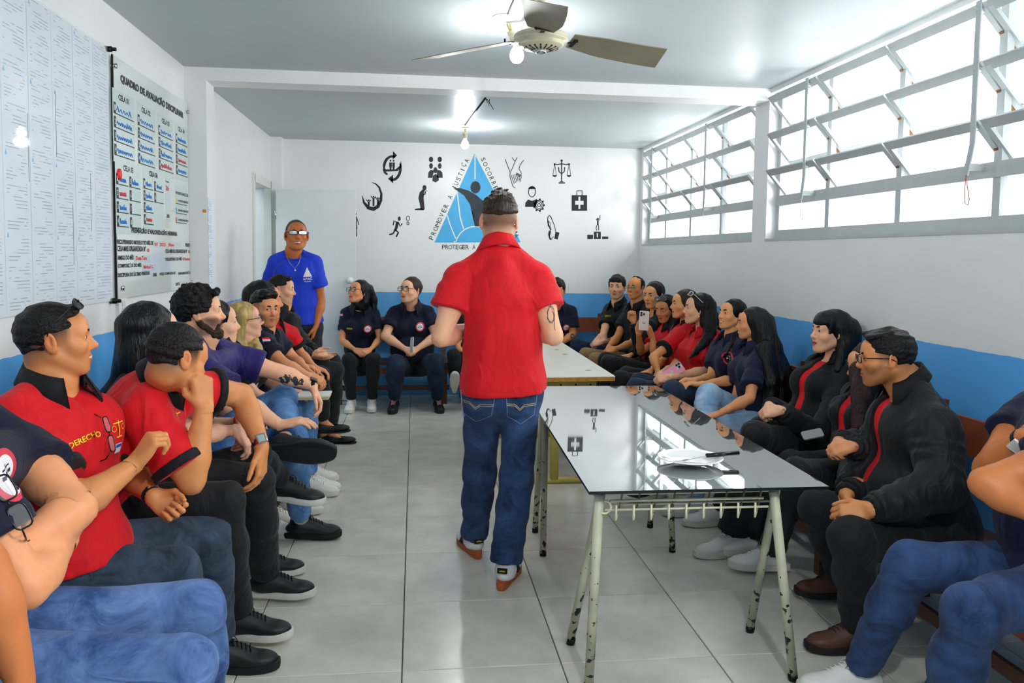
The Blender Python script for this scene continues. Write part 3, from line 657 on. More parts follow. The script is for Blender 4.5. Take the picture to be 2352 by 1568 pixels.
# plate and fork
pc = W(1585, 1064, Z=.768)
pl = MB().lathe([(0, .006), (.055, .006), (.07, .009), (.095, .018), (.118, .024), (.12, .0265), (.117, .0275), (.093, .0215), (.07, .0125), (.055, .0095), (0, .0095)], 48).build('plate', mat('white_porcelain', 'F4F5F3', .08, coat=.6), loc=(pc[0], pc[1], .768))
pl['label'] = 'white dinner plate near the front of the glass table'; pl['category'] = 'plate'
fk = empty('fork', (pc[0]+.06, pc[1]-.01, .768+.028), 'black-handled metal fork resting across the plate', 'fork')
MB().tube([(-.005, -.005, .004), (.125, .012, .008)], [.0075, .0085], 10).tube([(.0, .008, .003), (.11, .02, .006)], .006, 10).build('handle', mat('black_plastic', '0B0D10', .25), fk)
fm_ = MB(); fm_.bar((-.075, -.012, -.008), (.0, -.004, .003), .007, .002); fm_.bar((-.095, -.016, -.012), (-.075, -.012, -.008), .02, .002)
for k in range(4): fm_.bar((-.14, -.03+k*.0055, -.012), (-.093, -.0245+k*.0055, -.012), .0025, .0018)
fm_.build('tines', M_chrome, fk)
# wooden-edged white table on a yellow steel trestle
def yellow_table():
    t = empty('long_table', (.95, 6.1, 0), 'old white-topped table with a chipped wooden edge on a yellow steel trestle', 'table'); O = np.array([.95, 6.1, 0])
    fr = W(1413, 864, Z=.752); bl = W(1245, 786, Z=.752); br = W(1300, 786, Z=.752)
    x1 = fr[0]; y0 = fr[1]; y1 = 7.2
    cs = [np.array([.62, y0-.03, 0]), np.array([x1, y0, 0]), np.array([x1+.02, y1, 0]), np.array([.64, y1, 0])]
    def slab(z0, z1, m, nm, grow=0):
        vs = [c-O+np.array([0, 0, z]) for z in (z0, z1) for c in cs]
        return MB().add(vs, [(3, 2, 1, 0), (4, 5, 6, 7), (0, 1, 5, 4), (1, 2, 6, 5), (2, 3, 7, 6), (3, 0, 4, 7)]).build(nm, m, t)
    slab(.722, .748, mat('plywood_edge', 'A9772E', .6, var=.35, vscale=30), 'wooden_core'); slab(.7482, .7535, mat('laminate', 'E6E4D6', .3, var=.03), 'laminate_top')
    for x, y in ((1279, 803), (1297, 813), (1351, 850)):
        p = W(x, y, Z=.754)-O; MB().lathe([(.0, .7545), (.02, .7545), (.021, .7535)], 16, (p[0], p[1], 0)).build('cable_hole', mat('brass_ring', '9C8446', .4, metal=.5), t)
    My = mat('yellow_enamel', 'D9C667', .4, var=.14, vscale=7, bump=.1, bscale=20)
    for yy in (5.34, 6.75):
        u = MB(); u.tube([(.60-O[0], yy-O[1], .022), (1.2-O[0], yy-O[1], .022)], .022, 12); u.build('foot_bar', My, t)
        MB().tube([(.62-O[0], yy-O[1], .006), (1.18-O[0], yy-O[1], .006)], .007, 8).build('rubber_strip', M_dark, t)
        for xx in (.715, .93, 1.12):
            MB().tube([(xx-O[0], yy-O[1], .03), (xx-O[0], yy-O[1], .72)], .03 if xx > .9 else .022, 12).build('leg', My, t)
        MB().bar((.62-O[0], yy-O[1]-.02, .66), (1.2-O[0], yy-O[1]-.02, .66), .03, .1).build('apron', My, t)
        for k in range(6): MB().tube([(.66+k*.1-O[0], yy-O[1]-.04, .67), (.66+k*.1-O[0], yy-O[1]-.035, .67)], .006, 8).build('bolt', M_dark, t)
    MB().tube([(.72-O[0], 5.34-O[1], .40), (.72-O[0], 6.75-O[1], .40)], .02).tube([(1.12-O[0], 5.34-O[1], .40), (1.12-O[0], 6.75-O[1], .40)], .02).build('side_rail', My, t)
yellow_table()

# ---------------------------------------------------------------- wooden benches
M_wood = mat('dark_wood', '5A3526', .4, var=.3, vscale=5, stretch=(1, 1, 8), bump=.15, bscale=60)
M_wood2 = mat('red_wood', '8E4A30', .4, var=.25, vscale=6)
def bench(cx, cy, length, rotz, label, seat=.425, back=True):
    """bench facing local -Y; its back rests at local y=+.22"""
    o = empty('wooden_bench', (cx, cy, 0), label, 'bench', 'dark wooden benches round the room', rotz)
    h = length/2
    for k in range(3): MB().box((-h, -.2+k*.14, seat-.025), (h, -.075+k*.14, seat)).build('seat_slat', M_wood, o)
    for x in np.linspace(-h+.05, h-.05, max(2, int(length/.9)+1)):
        MB().box((x-.025, -.19, 0), (x+.025, -.145, seat-.025)).build('leg', M_wood, o)
        b_ = MB(); b_.add([(x-.022, .16, 0), (x+.022, .16, 0), (x+.022, .205, 0), (x-.022, .205, 0), (x-.022, .16, seat), (x+.022, .16, seat), (x+.022, .205, seat), (x-.022, .205, seat), (x-.022, .225, .90), (x+.022, .225, .90), (x+.022, .255, .90), (x-.022, .255, .90)],
                          [(3, 2, 1, 0), (0, 1, 5, 4), (1, 2, 6, 5), (2, 3, 7, 6), (3, 0, 4, 7), (4, 5, 9, 8), (5, 6, 10, 9), (6, 7, 11, 10), (7, 4, 8, 11), (8, 9, 10, 11)]); b_.build('back_post', M_wood, o)
    MB().box((-h, -.165, .14), (h, -.145, .19)).build('stretcher', M_wood, o); MB().box((-h, -.185, .31), (h, -.165, .37)).build('front_rail', M_wood2, o)
    if back:
        MB().box((-h, .195, .70), (h, .218, .86)).build('back_rail', M_wood2, o)
    return o
bench(-.22, 8.5, 1.15, 0, 'wooden bench under the two women on the left of the back wall')
bench(1.25, 8.5, 1.6, 0, 'wooden bench at the back wall behind the white-topped table')
bench(-1.21, 2.35, 2.0, math.radians(90), 'wooden bench in the left foreground, mostly hidden by the men on it')
bench(-1.21, 4.45, 2.0, math.radians(90), 'wooden bench along the left wall under the middle of the row')
bench(2.1, 7.1, 2.2, math.radians(-90), 'wooden bench along the right wall, farthest from the viewer')
bench(2.12, 4.72, 2.2, math.radians(-90), 'wooden bench along the right wall with its reddish back rail showing beside the long-haired woman')
bench(2.12, 2.2, 2.5, math.radians(-90), 'wooden bench in the right foreground with a dark post beside the man in glasses')
# ================================================================ people: implicit-surface modelling
V = lambda *a: np.array(a if len(a) > 1 else a[0], np.float64)
def unit(v): v = np.asarray(v, float); return v/(np.linalg.norm(v)+1e-12)
def azv(a, p=0): a, p = math.radians(a), math.radians(p); return V(math.cos(a)*math.cos(p), math.sin(a)*math.cos(p), math.sin(p))
NS = np.random.RandomState(5); _K = NS.randn(24, 3); _PH = NS.rand(24)*6.28
def noise3(X, Y, Z, sc, n=6, off=0):
    """cheap smooth noise in about -1..1; sc = cycles per metre (scalar or 3-tuple)"""
    sx, sy, sz = (sc, sc, sc) if np.isscalar(sc) else sc
    r = 0
    for i in range(n):
        k = _K[(i+off) % 24]; r = r+np.sin(X*(k[0]*sx*3)+Y*(k[1]*sy*3)+Z*(k[2]*sz*3)+_PH[(i+off) % 24])
    return r/math.sqrt(n)*.7
class Prim:
    __slots__ = ('lo', 'hi', 'fn', 'k', 'op', 'al')
def _mk(lo, hi, fn, k, op):
    p = Prim(); p.lo = np.asarray(lo, float); p.hi = np.asarray(hi, float); p.fn = fn; p.k = k; p.op = op; return p
def cap(a, b, ra, rb=None, k=.02, op='+', cutb=None, cuta=None, fold=None):
    """tapered capsule; cutb = flat end at b (extra plane tilt vector or True); fold=(amp,count)"""
    a = V(a); b = V(b); rb = ra if rb is None else rb; d = b-a; L2 = float(d@d)+1e-12; L = math.sqrt(L2); u = d/L
    nb = (u if cutb is True else unit(cutb)) if cutb is not None else None
    na = (-u if cuta is True else unit(cuta)) if cuta is not None else None
    def fn(X, Y, Z):
        t = np.clip(((X-a[0])*d[0]+(Y-a[1])*d[1]+(Z-a[2])*d[2])/L2, 0, 1)
        dx = X-a[0]-t*d[0]; dy = Y-a[1]-t*d[1]; dz = Z-a[2]-t*d[2]
        r = ra+(rb-ra)*t
        if fold: r = r+fold[0]*np.sin(t*fold[1]*6.283+3*noise3(X, Y, Z, 5, 3))*(.6+.4*noise3(X, Y, Z, 7, 3, 4))
        v = np.sqrt(dx*dx+dy*dy+dz*dz)-r
        if nb is not None: v = np.maximum(v, (X-b[0])*nb[0]+(Y-b[1])*nb[1]+(Z-b[2])*nb[2])
        if na is not None: v = np.maximum(v, (X-a[0])*na[0]+(Y-a[1])*na[1]+(Z-a[2])*na[2])
        return v
    r = max(ra, rb)+(fold[0]*1.5 if fold else 0)
    return _mk(np.minimum(a, b)-r, np.maximum(a, b)+r, fn, k, op)
def elp(c, R, r, k=.02, op='+', cuts=()):
    """ellipsoid, centre c, axes = columns of R, radii r; cuts=[(point, normal)] remove the side the normal points to"""
    c = V(c); R = np.asarray(R, float); r = V(r)
    ext = np.sqrt(((R*r)**2).sum(1))
    A = R/r; B = R/(r*r)
    def fn(X, Y, Z):
        x, y, z = X-c[0], Y-c[1], Z-c[2]
        l = [x*A[0, i]+y*A[1, i]+z*A[2, i] for i in range(3)]; m = [x*B[0, i]+y*B[1, i]+z*B[2, i] for i in range(3)]
        k0 = np.sqrt(l[0]**2+l[1]**2+l[2]**2); k1 = np.sqrt(m[0]**2+m[1]**2+m[2]**2)+1e-9
        v = k0*(k0-1)/k1
        for p, n in cuts: v = np.maximum(v, (x+c[0]-p[0])*n[0]+(y+c[1]-p[1])*n[1]+(z+c[2]-p[2])*n[2])
        return v
    return _mk(c-ext, c+ext, fn, k, op)
def halfcut(p, n):
    p = V(p); n = unit(n); return _mk(p, p, lambda X, Y, Z: (X-p[0])*n[0]+(Y-p[1])*n[1]+(Z-p[2])*n[2], 0, 'cut')
def field(prims, lo, hi, h, disp=None, excl=()):
    lo = V(lo); hi = V(hi); n = np.ceil((hi-lo)/h).astype(int)+1
    ax = [(lo[i]+np.arange(n[i])*h).astype(np.float32) for i in range(3)]
    v = np.full(n, 4*h, np.float32); far = 4*h
    for p in prims:
        if p.op == 'cut': continue
        pad = 3*h+p.k+(.01 if disp else 0)
        s = []
        for i in range(3):
            a = max(0, int(math.floor((p.lo[i]-pad-lo[i])/h))); b = min(n[i], int(math.ceil((p.hi[i]+pad-lo[i])/h))+1)
            if a >= b: s = None; break
            s.append(slice(a, b))
        if s is None: continue
        X = ax[0][s[0]][:, None, None]; Y = ax[1][s[1]][None, :, None]; Z = ax[2][s[2]][None, None, :]
        d = p.fn(X, Y, Z); o = v[s[0], s[1], s[2]]; k = p.k
        if p.op == '+':
            if k > 0:
                hh = np.clip(.5+.5*(o-d)/k, 0, 1); o[...] = o*(1-hh)+d*hh-k*hh*(1-hh)
            else: np.minimum(o, d, out=o)
        else:
            if k > 0:
                hh = np.clip(.5-.5*(o+d)/k, 0, 1); o[...] = o*(1-hh)-d*hh+k*hh*(1-hh)
            else: np.maximum(o, -d, out=o)
    if disp is not None: v = v+disp(ax[0][:, None, None], ax[1][None, :, None], ax[2][None, None, :]).astype(np.float32)
    for p in prims:
        if p.op == 'cut': v = np.maximum(v, p.fn(ax[0][:, None, None], ax[1][None, :, None], ax[2][None, None, :]).astype(np.float32))
    return v, lo, h, ax
def nets(v, lo, h, excl=()):
    """surface nets: grid -> verts, quads"""
    s = v < 0; n = np.array(v.shape)
    c = [s[i:n[0]-1+i, j:n[1]-1+j, k:n[2]-1+k] for i in (0, 1) for j in (0, 1) for k in (0, 1)]
    tot = sum(x.astype(np.int8) for x in c); act = (tot > 0) & (tot < 8)
    if not act.any(): return np.zeros((0, 3)), np.zeros((0, 4), int)
    idx = np.argwhere(act); num = len(idx); P = np.zeros((num, 3)); cnt = np.zeros(num)
    g = {}
    for i in (0, 1):
        for j in (0, 1):
            for k in (0, 1): g[i, j, k] = v[idx[:, 0]+i, idx[:, 1]+j, idx[:, 2]+k]
    E = [((0, 0, 0), (1, 0, 0)), ((0, 1, 0), (1, 1, 0)), ((0, 0, 1), (1, 0, 1)), ((0, 1, 1), (1, 1, 1)), ((0, 0, 0), (0, 1, 0)), ((1, 0, 0), (1, 1, 0)), ((0, 0, 1), (0, 1, 1)), ((1, 0, 1), (1, 1, 1)),
         ((0, 0, 0), (0, 0, 1)), ((1, 0, 0), (1, 0, 1)), ((0, 1, 0), (0, 1, 1)), ((1, 1, 0), (1, 1, 1))]
    for a, b in E:
        va, vb = g[a], g[b]; x = (va < 0) != (vb < 0); t = np.where(x, va/(va-vb+1e-20), 0)
        pa = np.array(a, float); pb = np.array(b, float)
        P += x[:, None]*(pa+(pb-pa)*t[:, None]); cnt += x
    P /= cnt[:, None]; P = lo+(idx+P)*h
    ids = -np.ones(act.shape, np.int64); ids[act] = np.arange(num)
    Q = []
    for ax in range(3):
        u, w = [(1, 2), (2, 0), (0, 1)][ax]
        sl0 = [slice(1, -1)]*3; sl0[ax] = slice(0, -1); sl1 = [slice(1, -1)]*3; sl1[ax] = slice(1, None)
        a, b = s[tuple(sl0)], s[tuple(sl1)]; e = np.argwhere(a != b)
        if not len(e): continue
        inside = a[tuple(e.T)]; base = e.copy(); 
        for q in (u, w): base[:, q] += 1
        def at(du, dw):
            z = base.copy(); z[:, u] -= du; z[:, w] -= dw; return ids[tuple(z.T)]
        q = np.stack([at(1, 1), at(0, 1), at(0, 0), at(1, 0)], 1)
        q[~inside] = q[~inside][:, ::-1]; Q.append(q)
    Q = np.concatenate(Q); Q = Q[(Q >= 0).all(1)]
    if len(excl):
        C = P[Q].mean(1); keep = np.ones(len(Q), bool)
        for (a, b) in excl: a = a+.75*h; b = b-.75*h; keep &= ~((C > a).all(1) & (C < b).all(1))
        Q = Q[keep]
    return P, Q
def quick_mesh(name, P, Q, mats, col=None, origin=None):
    used = np.zeros(len(P), bool); used[Q.ravel()] = True; re = np.cumsum(used)-1; P = P[used]; Q = re[Q]
    if origin is not None: P = P-origin
    me = bpy.data.meshes.new(name); nv, nf = len(P), len(Q)
    me.vertices.add(nv); me.vertices.foreach_set('co', P.astype(np.float32).ravel())
    me.loops.add(nf*4); me.loops.foreach_set('vertex_index', Q.astype(np.int32).ravel())
    me.polygons.add(nf); me.polygons.foreach_set('loop_start', np.arange(nf, dtype=np.int32)*4)
    me.polygons.foreach_set('loop_total', np.full(nf, 4, np.int32))
    me.polygons.foreach_set('use_smooth', np.ones(nf, bool))
    for m_ in mats: me.materials.append(m_)
    me.update(calc_edges=True)
    if col is not None:
        c = col(P if origin is None else P+origin); a = me.color_attributes.new('Col', 'FLOAT_COLOR', 'POINT')
        a.data.foreach_set('color', np.concatenate([c, np.ones((nv, 1))], 1).astype(np.float32).ravel())
    return me
def solid(name, prims, h, mats, parent, origin, col=None, disp=None, regions=(), bounds=None, minus=()):
    """mesh a primitive list. regions = [(lo,hi,h)] finer boxes"""
    add = [p for p in prims if p.op == '+']
    lo = np.min([p.lo for p in add], 0)-.02; hi = np.max([p.hi for p in add], 0)+.02
    if bounds is not None: lo = np.maximum(lo, bounds[0]); hi = np.minimum(hi, bounds[1])
    Ps, Qs, o = [], [], 0
    done = []
    def run(a, b, hh, ex):
        nonlocal o
        v, l, hh, ax = field(prims, a, b, hh, disp); P, Q = nets(v, l, hh, ex)
        if len(P): Ps.append(P); Qs.append(Q+o); o += len(P)
    for a, b, hh in regions:
        a = np.maximum(V(a), lo); b = np.minimum(V(b), hi)
        if (b <= a).any(): continue
        run(a, b, hh, list(done)); n = np.ceil((b-a)/hh); done.append((a+hh*.5, a+n*hh-hh*.5))
    run(lo, hi, h, done)
    P = np.concatenate(Ps); Q = np.concatenate(Qs)
    me = quick_mesh(name, P, Q, mats, col, origin); return link(name, me, parent)

# ---------------------------------------------------------------- materials for people
M_skin = mat('skin', 'C98A66', .46, spec=.4, colattr=True, var=.06, vscale=22, bump=.12, bscale=160, dist=.0008, sss=.08)
def hair_mat(name, col, rough=.38, sc=(1, 1, 1)):
    return mat('hair_'+name, col, rough, spec=.3, var=.6, vscale=120, bump=1, bscale=110, dist=.008, stretch=sc)
M_hair = {'black': hair_mat('black', '0E0B0A', sc=(1, 1, .12)), 'short': hair_mat('short', '120E0C', .5), 'brown': hair_mat('brown', '35261C', .42, (1, 1, .12)), 'curly': hair_mat('curly', '0F0B0A', .5),
          'blonde': mat('hair_blonde', 'B59A5E', .4, var=.62, vscale=34, bump=.5, bscale=90, dist=.003, stretch=(1, 1, .1)), 'dark': hair_mat('darkest', '080707', .33, (1, 1, .12)), 'grey': hair_mat('grey', '4A443F', .6),
          'beard': hair_mat('beard', '38261A', .7), 'stub': hair_mat('stub', '3A2C25', .8), 'auburn': hair_mat('auburn', '33181A', .45, (1, 1, .12))}
def folds(M, amp=.012, sc=9, dense=None, stretch=(1, 1, .45)):
    """adds soft ridged fold relief in front of the weave bump"""
    N = M.node_tree.nodes; L = M.node_tree.links; b = N['Principled BSDF']
    tc = N.new('ShaderNodeTexCoord'); mp = N.new('ShaderNodeMapping'); mp.inputs['Scale'].default_value = stretch; L.new(tc.outputs['Object'], mp.inputs[0])
    n = N.new('ShaderNodeTexNoise'); n.inputs['Scale'].default_value = sc; n.inputs['Detail'].default_value = 3.5; n.inputs['Roughness'].default_value = .42; n.inputs['Distortion'].default_value = 1.1
    L.new(mp.outputs[0], n.inputs['Vector'])
    m1 = N.new('ShaderNodeMath'); m1.operation = 'SUBTRACT'; m1.inputs[1].default_value = .5; L.new(n.outputs['Fac'], m1.inputs[0])
    m2 = N.new('ShaderNodeMath'); m2.operation = 'ABSOLUTE'; L.new(m1.outputs[0], m2.inputs[0])
    m3 = N.new('ShaderNodeMath'); m3.operation = 'POWER'; m3.inputs[1].default_value = 1.05; L.new(m2.outputs[0], m3.inputs[0])
    bp = N.new('ShaderNodeBump'); bp.invert = True; bp.inputs['Strength'].default_value = .8; bp.inputs['Distance'].default_value = amp*2.2
    L.new(m3.outputs[0], bp.inputs['Height'])
    old = [n_ for n_ in N if n_.bl_idname == 'ShaderNodeBump' and n_ != bp]
    if old: L.new(bp.outputs['Normal'], old[0].inputs['Normal'])
    else: L.new(bp.outputs['Normal'], b.inputs['Normal'])
    return M
def cloth(name, col, rough=.75, var=.08, sheen=.15, bump=.35, bscale=420, amp=.012, sc=9):
    M = mat('cloth_'+name, col, rough, spec=.25, var=var, vscale=16, bump=bump, bscale=bscale, dist=.0012, sheen=sheen*.4)
    return folds(M, amp, sc)
C_ = {'red': cloth('red', 'D3131E', .7), 'red2': cloth('red_bright', 'DB1622', .65), 'navy': cloth('navy', '151A38', .7), 'navy2': cloth('navy_deep', '10152B', .7), 'purple': cloth('indigo', '2B2064', .55), 'black': cloth('black', '151618', .7),
      'blackj': cloth('black_jacket', '1A1C1E', .55, var=.2, amp=.018, sc=11), 'royal': cloth('royal_blue', '1F3FD0', .65), 'white': cloth('white', 'EDEDEA'), 'trouser': cloth('black_trousers', '1B1C1E', .75, amp=.014), 'charcoal': cloth('charcoal_trousers', '25282C', .8), 'khaki': cloth('khaki', '8E7350', .8)}
def denim(name, c0, c1, sc=7):
    M = mat('denim_'+name, c0, .8, spec=.2, bump=.4, bscale=500, dist=.001, sheen=.05); N = M.node_tree.nodes; L = M.node_tree.links; b = N['Principled BSDF']
    tc = N.new('ShaderNodeTexCoord'); n = N.new('ShaderNodeTexNoise'); n.inputs['Scale'].default_value = sc; n.inputs['Detail'].default_value = 7; n.inputs['Roughness'].default_value = .65; n.inputs['Distortion'].default_value = .6
    L.new(tc.outputs['Object'], n.inputs['Vector']); cr = N.new('ShaderNodeValToRGB'); cr.color_ramp.elements[0].position = .36; cr.color_ramp.elements[1].position = .68
    cr.color_ramp.elements[0].color = (*hexc(c0), 1); cr.color_ramp.elements[1].color = (*hexc(c1), 1); L.new(n.outputs['Fac'], cr.inputs[0]); L.new(cr.outputs[0], b.inputs['Base Color'])
    return folds(M, .011, 8, stretch=(.8, .8, 1.3))
C_.update(jeans=denim('mid', '2F4C80', '7390C4'), jeansd=denim('dark', '1A2A48', '3A557F'), jeansn=denim('navy', '172133', '2E3E58'), jeansg=denim('slate', '222E3A', '43566A'), jeansl=denim('light', '7FA5CB', 'B9D3EA'), jeansb=denim('blue', '2C5690', '6F9BCB'))
M_lens = mat('clear_lens', 'FFFFFF', .03, alpha=.12, spec=.8); M_dlens = mat('dark_lens', '15191A', .06, spec=.9); M_frm = mat('spectacle_frame', '0C0C0E', .25)
SKIN = {'tan': hexc('D98F58'), 'warm': hexc('E59A6B'), 'light': hexc('F2B691'), 'pale': hexc('F0B898'), 'brown': hexc('C87642'), 'deep': hexc('AF6034'), 'gold': hexc('ECA56C')}

# ---------------------------------------------------------------- shared small meshes
def eye_mesh(colr=(.05, .025, .012)):
    b = MB(); n, m_ = 28, 18; vs = []; fs = []
    for i in range(m_+1):
        a = math.pi*i/m_
        for j in range(n):
            q = 2*math.pi*j/n; x = math.sin(a)*math.cos(q); z = math.sin(a)*math.sin(q); y = math.cos(a)
            w_ = 1-.30*abs(x)**2.0
            vs.append((x*.0142, y*.0068, z*.0066*w_+.0009*x*x))
    for i in range(m_):
        for j in range(n): fs.append((i*n+j, (i+1)*n+j, (i+1)*n+(j+1) % n, i*n+(j+1) % n))
    return vs, fs
_ev, _ef = eye_mesh()
_ev = np.array(_ev)
def eye_me(gx, gz, closed=False):
    key = ('eye', round(gx, 1), round(gz, 1), closed)
    if key in EYES: return EYES[key]
    me = me_from(_ev, _ef, 'eye', True, [M_eye]); a = me.color_attributes.new('Col', 'FLOAT_COLOR', 'POINT')
    d = np.hypot(_ev[:, 0]-gx*.004, (_ev[:, 2]-gz*.002)); front = _ev[:, 1] > 0
    c = np.tile(hexc('D8CFC6'), (len(_ev), 1)); c[front & (d < .0058)] = hexc('2B1810'); c[front & (d < .0028)] = (.004, .004, .004)
    edge = np.hypot(_ev[:, 0]/.0142, _ev[:, 2]/.0064) > .84; c[edge & (_ev[:, 2] > -.001)] = hexc('1A100C'); c[edge & (_ev[:, 2] <= -.001)] = hexc('7A4A38')
    a.data.foreach_set('color', np.concatenate([c, np.ones((len(c), 1))], 1).astype(np.float32).ravel()); EYES[key] = me; return me
EYES = {}; M_eye = mat('eye_surface', 'FFFFFF', .15, spec=.6, colattr=True)
_brow = {}
def brow_me(mt, thick=1.0, angry=0):
    key = (mt.name, thick)
    if key in _brow: return _brow[key]
    b = MB()
    for s_ in (-1, 1):
        pts = []; r = []
        for i in range(9):
            t = i/8; x = .013+.036*t; z = .0225+.0055*math.sin(t*2.4)-.004*t*t; y = .0935-.021*t**2.2; pts.append((s_*x, y, z)); r.append(.0040*thick*(math.sin(math.pi*(t*.85+.12))**.6))
        b.tube(pts, r, 8)
    me = b.mesh('eyebrows', mt); _brow[key] = me; return me
# shoes: local frame toe along +Y, sole at z=0, heel at y=-.07, ankle at origin above
_shoes = {}
def shoe_me(kind):
    if kind in _shoes: return _shoes[kind]
    I = np.eye(3); P = []
    flat = kind == 'flat'; h0 = .024 if not flat else .008
    if kind in ('white_chunky', 'gum'): h0 = .03
    top = .105 if not flat else .045
    P += [elp((0, .125, .036), I, (.046, .072, .030 if not flat else .024), .02), elp((0, .0, .05), I, (.041, .078, .036 if not flat else .026), .02), cap((0, .08, .045 if not flat else .03), (0, .0, .072 if not flat else .035), .036 if not flat else .028, .036, .03)]
    if not flat: P += [cap((0, -.012, .06), (0, -.018, top), .040, .037, .02, cutb=V(0, -.25, 1)), cap((0, .02, .085), (0, .07, .068), .022, .018, .02)]
    P += [elp((0, .03, -.035+h0), I, (.3, .3, .035), 0, '-')]
    if not flat: P += [cap((0, -.012, .088), (0, -.016, .16), .029, .033, .004, '-')]
    else: P += [elp((0, .015, .062), I, (.031, .095, .032), .004, '-')]
    v, l, h, ax = field(P, (-.07, -.12, -.01), (.07, .23, .15), .0062); p, q = nets(v, l, h); up = quick_mesh('shoe_upper', p, q, [])
    sb_ = MB(); n_ = 40; ring = []
    for i in range(n_):
        a = 6.283*i/n_; yy = .055+.148*math.cos(a); t_ = (yy+.095)/.30
        wd_ = .0335+.0155*max(0, min(1, (t_-.35)/.35))-.004*max(0, .5-t_); xx = math.copysign(abs(math.sin(a))**.62, math.sin(a))*wd_+.006*math.sin(max(0, t_-.3)*2.2)-.004
        ring.append((xx, yy))
    cxx = sum(p[0] for p in ring)/n_; prof_ = ((.93, .0), (1.0, .004), (1.02, h0*.6), (1.0, h0+.004), (.90, h0+.006))
    vs_ = [(cxx+(x-cxx)*k_, .055+(y-.055)*(1-(1-k_)*.35), z+max(0, y-.15)*.12) for k_, z in prof_ for x, y in ring]
    fs_ = [(q*n_+i, q*n_+(i+1) % n_, (q+1)*n_+(i+1) % n_, (q+1)*n_+i) for q in range(len(prof_)-1) for i in range(n_)]
    sb_.add(vs_, [tuple(f_[::-1]) for f_ in fs_]+[tuple(range(n_)), tuple(4*n_+i for i in range(n_))[::-1]], 0, False); so = sb_.mesh('shoe_sole', M_dark)
    lb = MB()
    if not flat:
        for k in range(6):
            y = .03+k*.014; z = .1095-k*.0062
            lb.tube([(-.02, y-.003, z-.006), (-.009, y, z+.002), (.009, y+.006, z+.002), (.02, y+.009, z-.008)], .0026, 6)
        for s_ in (-1, 1): lb.tube([(0, .028, .112), (s_*.016, .034, .116), (s_*.030, .046, .104), (s_*.022, .055, .098), (0, .030, .112)], .0018, 6)
    else: lb.tube([(-.012, .098, .046), (0, .10, .052), (.012, .098, .046), (0, .106, .044)], .003, 6, closed=True)
    _shoes[kind] = (up, so, lb); return _shoes[kind]
SHOEC = {'black_white': ('black', '17181A', 'D9D6CC', '0E0E10'), 'black': ('black', '131416', '0E0F10', '0A0A0B'), 'white': ('white', 'E6E4DC', 'DAD6CA', 'F0EEE8'), 'white_chunky': ('white', 'EFEDE6', 'E2DFD6', 'FFFFFF'), 'brown': ('brown', '5B3529', '1C1412', '2A1A14'),
         'flat': ('black', '0F0F11', '0A0A0A', '9A9080'), 'gum': ('white', 'E4E4E2', 'B4562B', 'F4F4F2'), 'pink_black': ('black', '1A181A', '1F1D1E', 'E9A6A6'), 'tan': ('tan', 'A9854F', 'C7A868', '5A4020')}
def shoe(root, origin, kind, ank, az, pitch=0, roll=0, sc=1.0, name='shoe'):
    """ank: world point of the shoe frame origin at floor level under the ankle; az: toe azimuth"""
    up, so, lb = shoe_me(kind if kind in ('flat', 'white_chunky', 'gum') else 'low'); c = SHOEC[kind]
    mu = mat('shoe_upper_'+kind, c[1], .5, var=.08, bump=.15, bscale=90); ms = mat('shoe_sole_'+kind, c[2], .6); ml = mat('shoe_lace_'+kind, c[3], .7)
    def cp(me, m_):
        k_ = me.name+m_.name
        if k_ not in _shoes: q = me.copy(); q.materials.clear(); q.materials.append(m_); _shoes[k_] = q
        return _shoes[k_]
    o = link(name, cp(up, mu), root)
    M_ = Matrix.Translation(Vector(ank-origin)) @ Matrix.Rotation(math.radians(az-90), 4, 'Z') @ Matrix.Rotation(math.radians(pitch), 4, 'X') @ Matrix.Rotation(math.radians(roll), 4, 'Y') @ Matrix.Scale(sc, 4)
    o.matrix_basis = M_
    link('sole', cp(so, ms), o)
    k_ = 'lace'+kind
    if k_ not in _shoes: _shoes[k_] = lb.mesh('laces', ml)
    link('laces' if kind != 'flat' else 'bow', _shoes[k_], o)
    return o

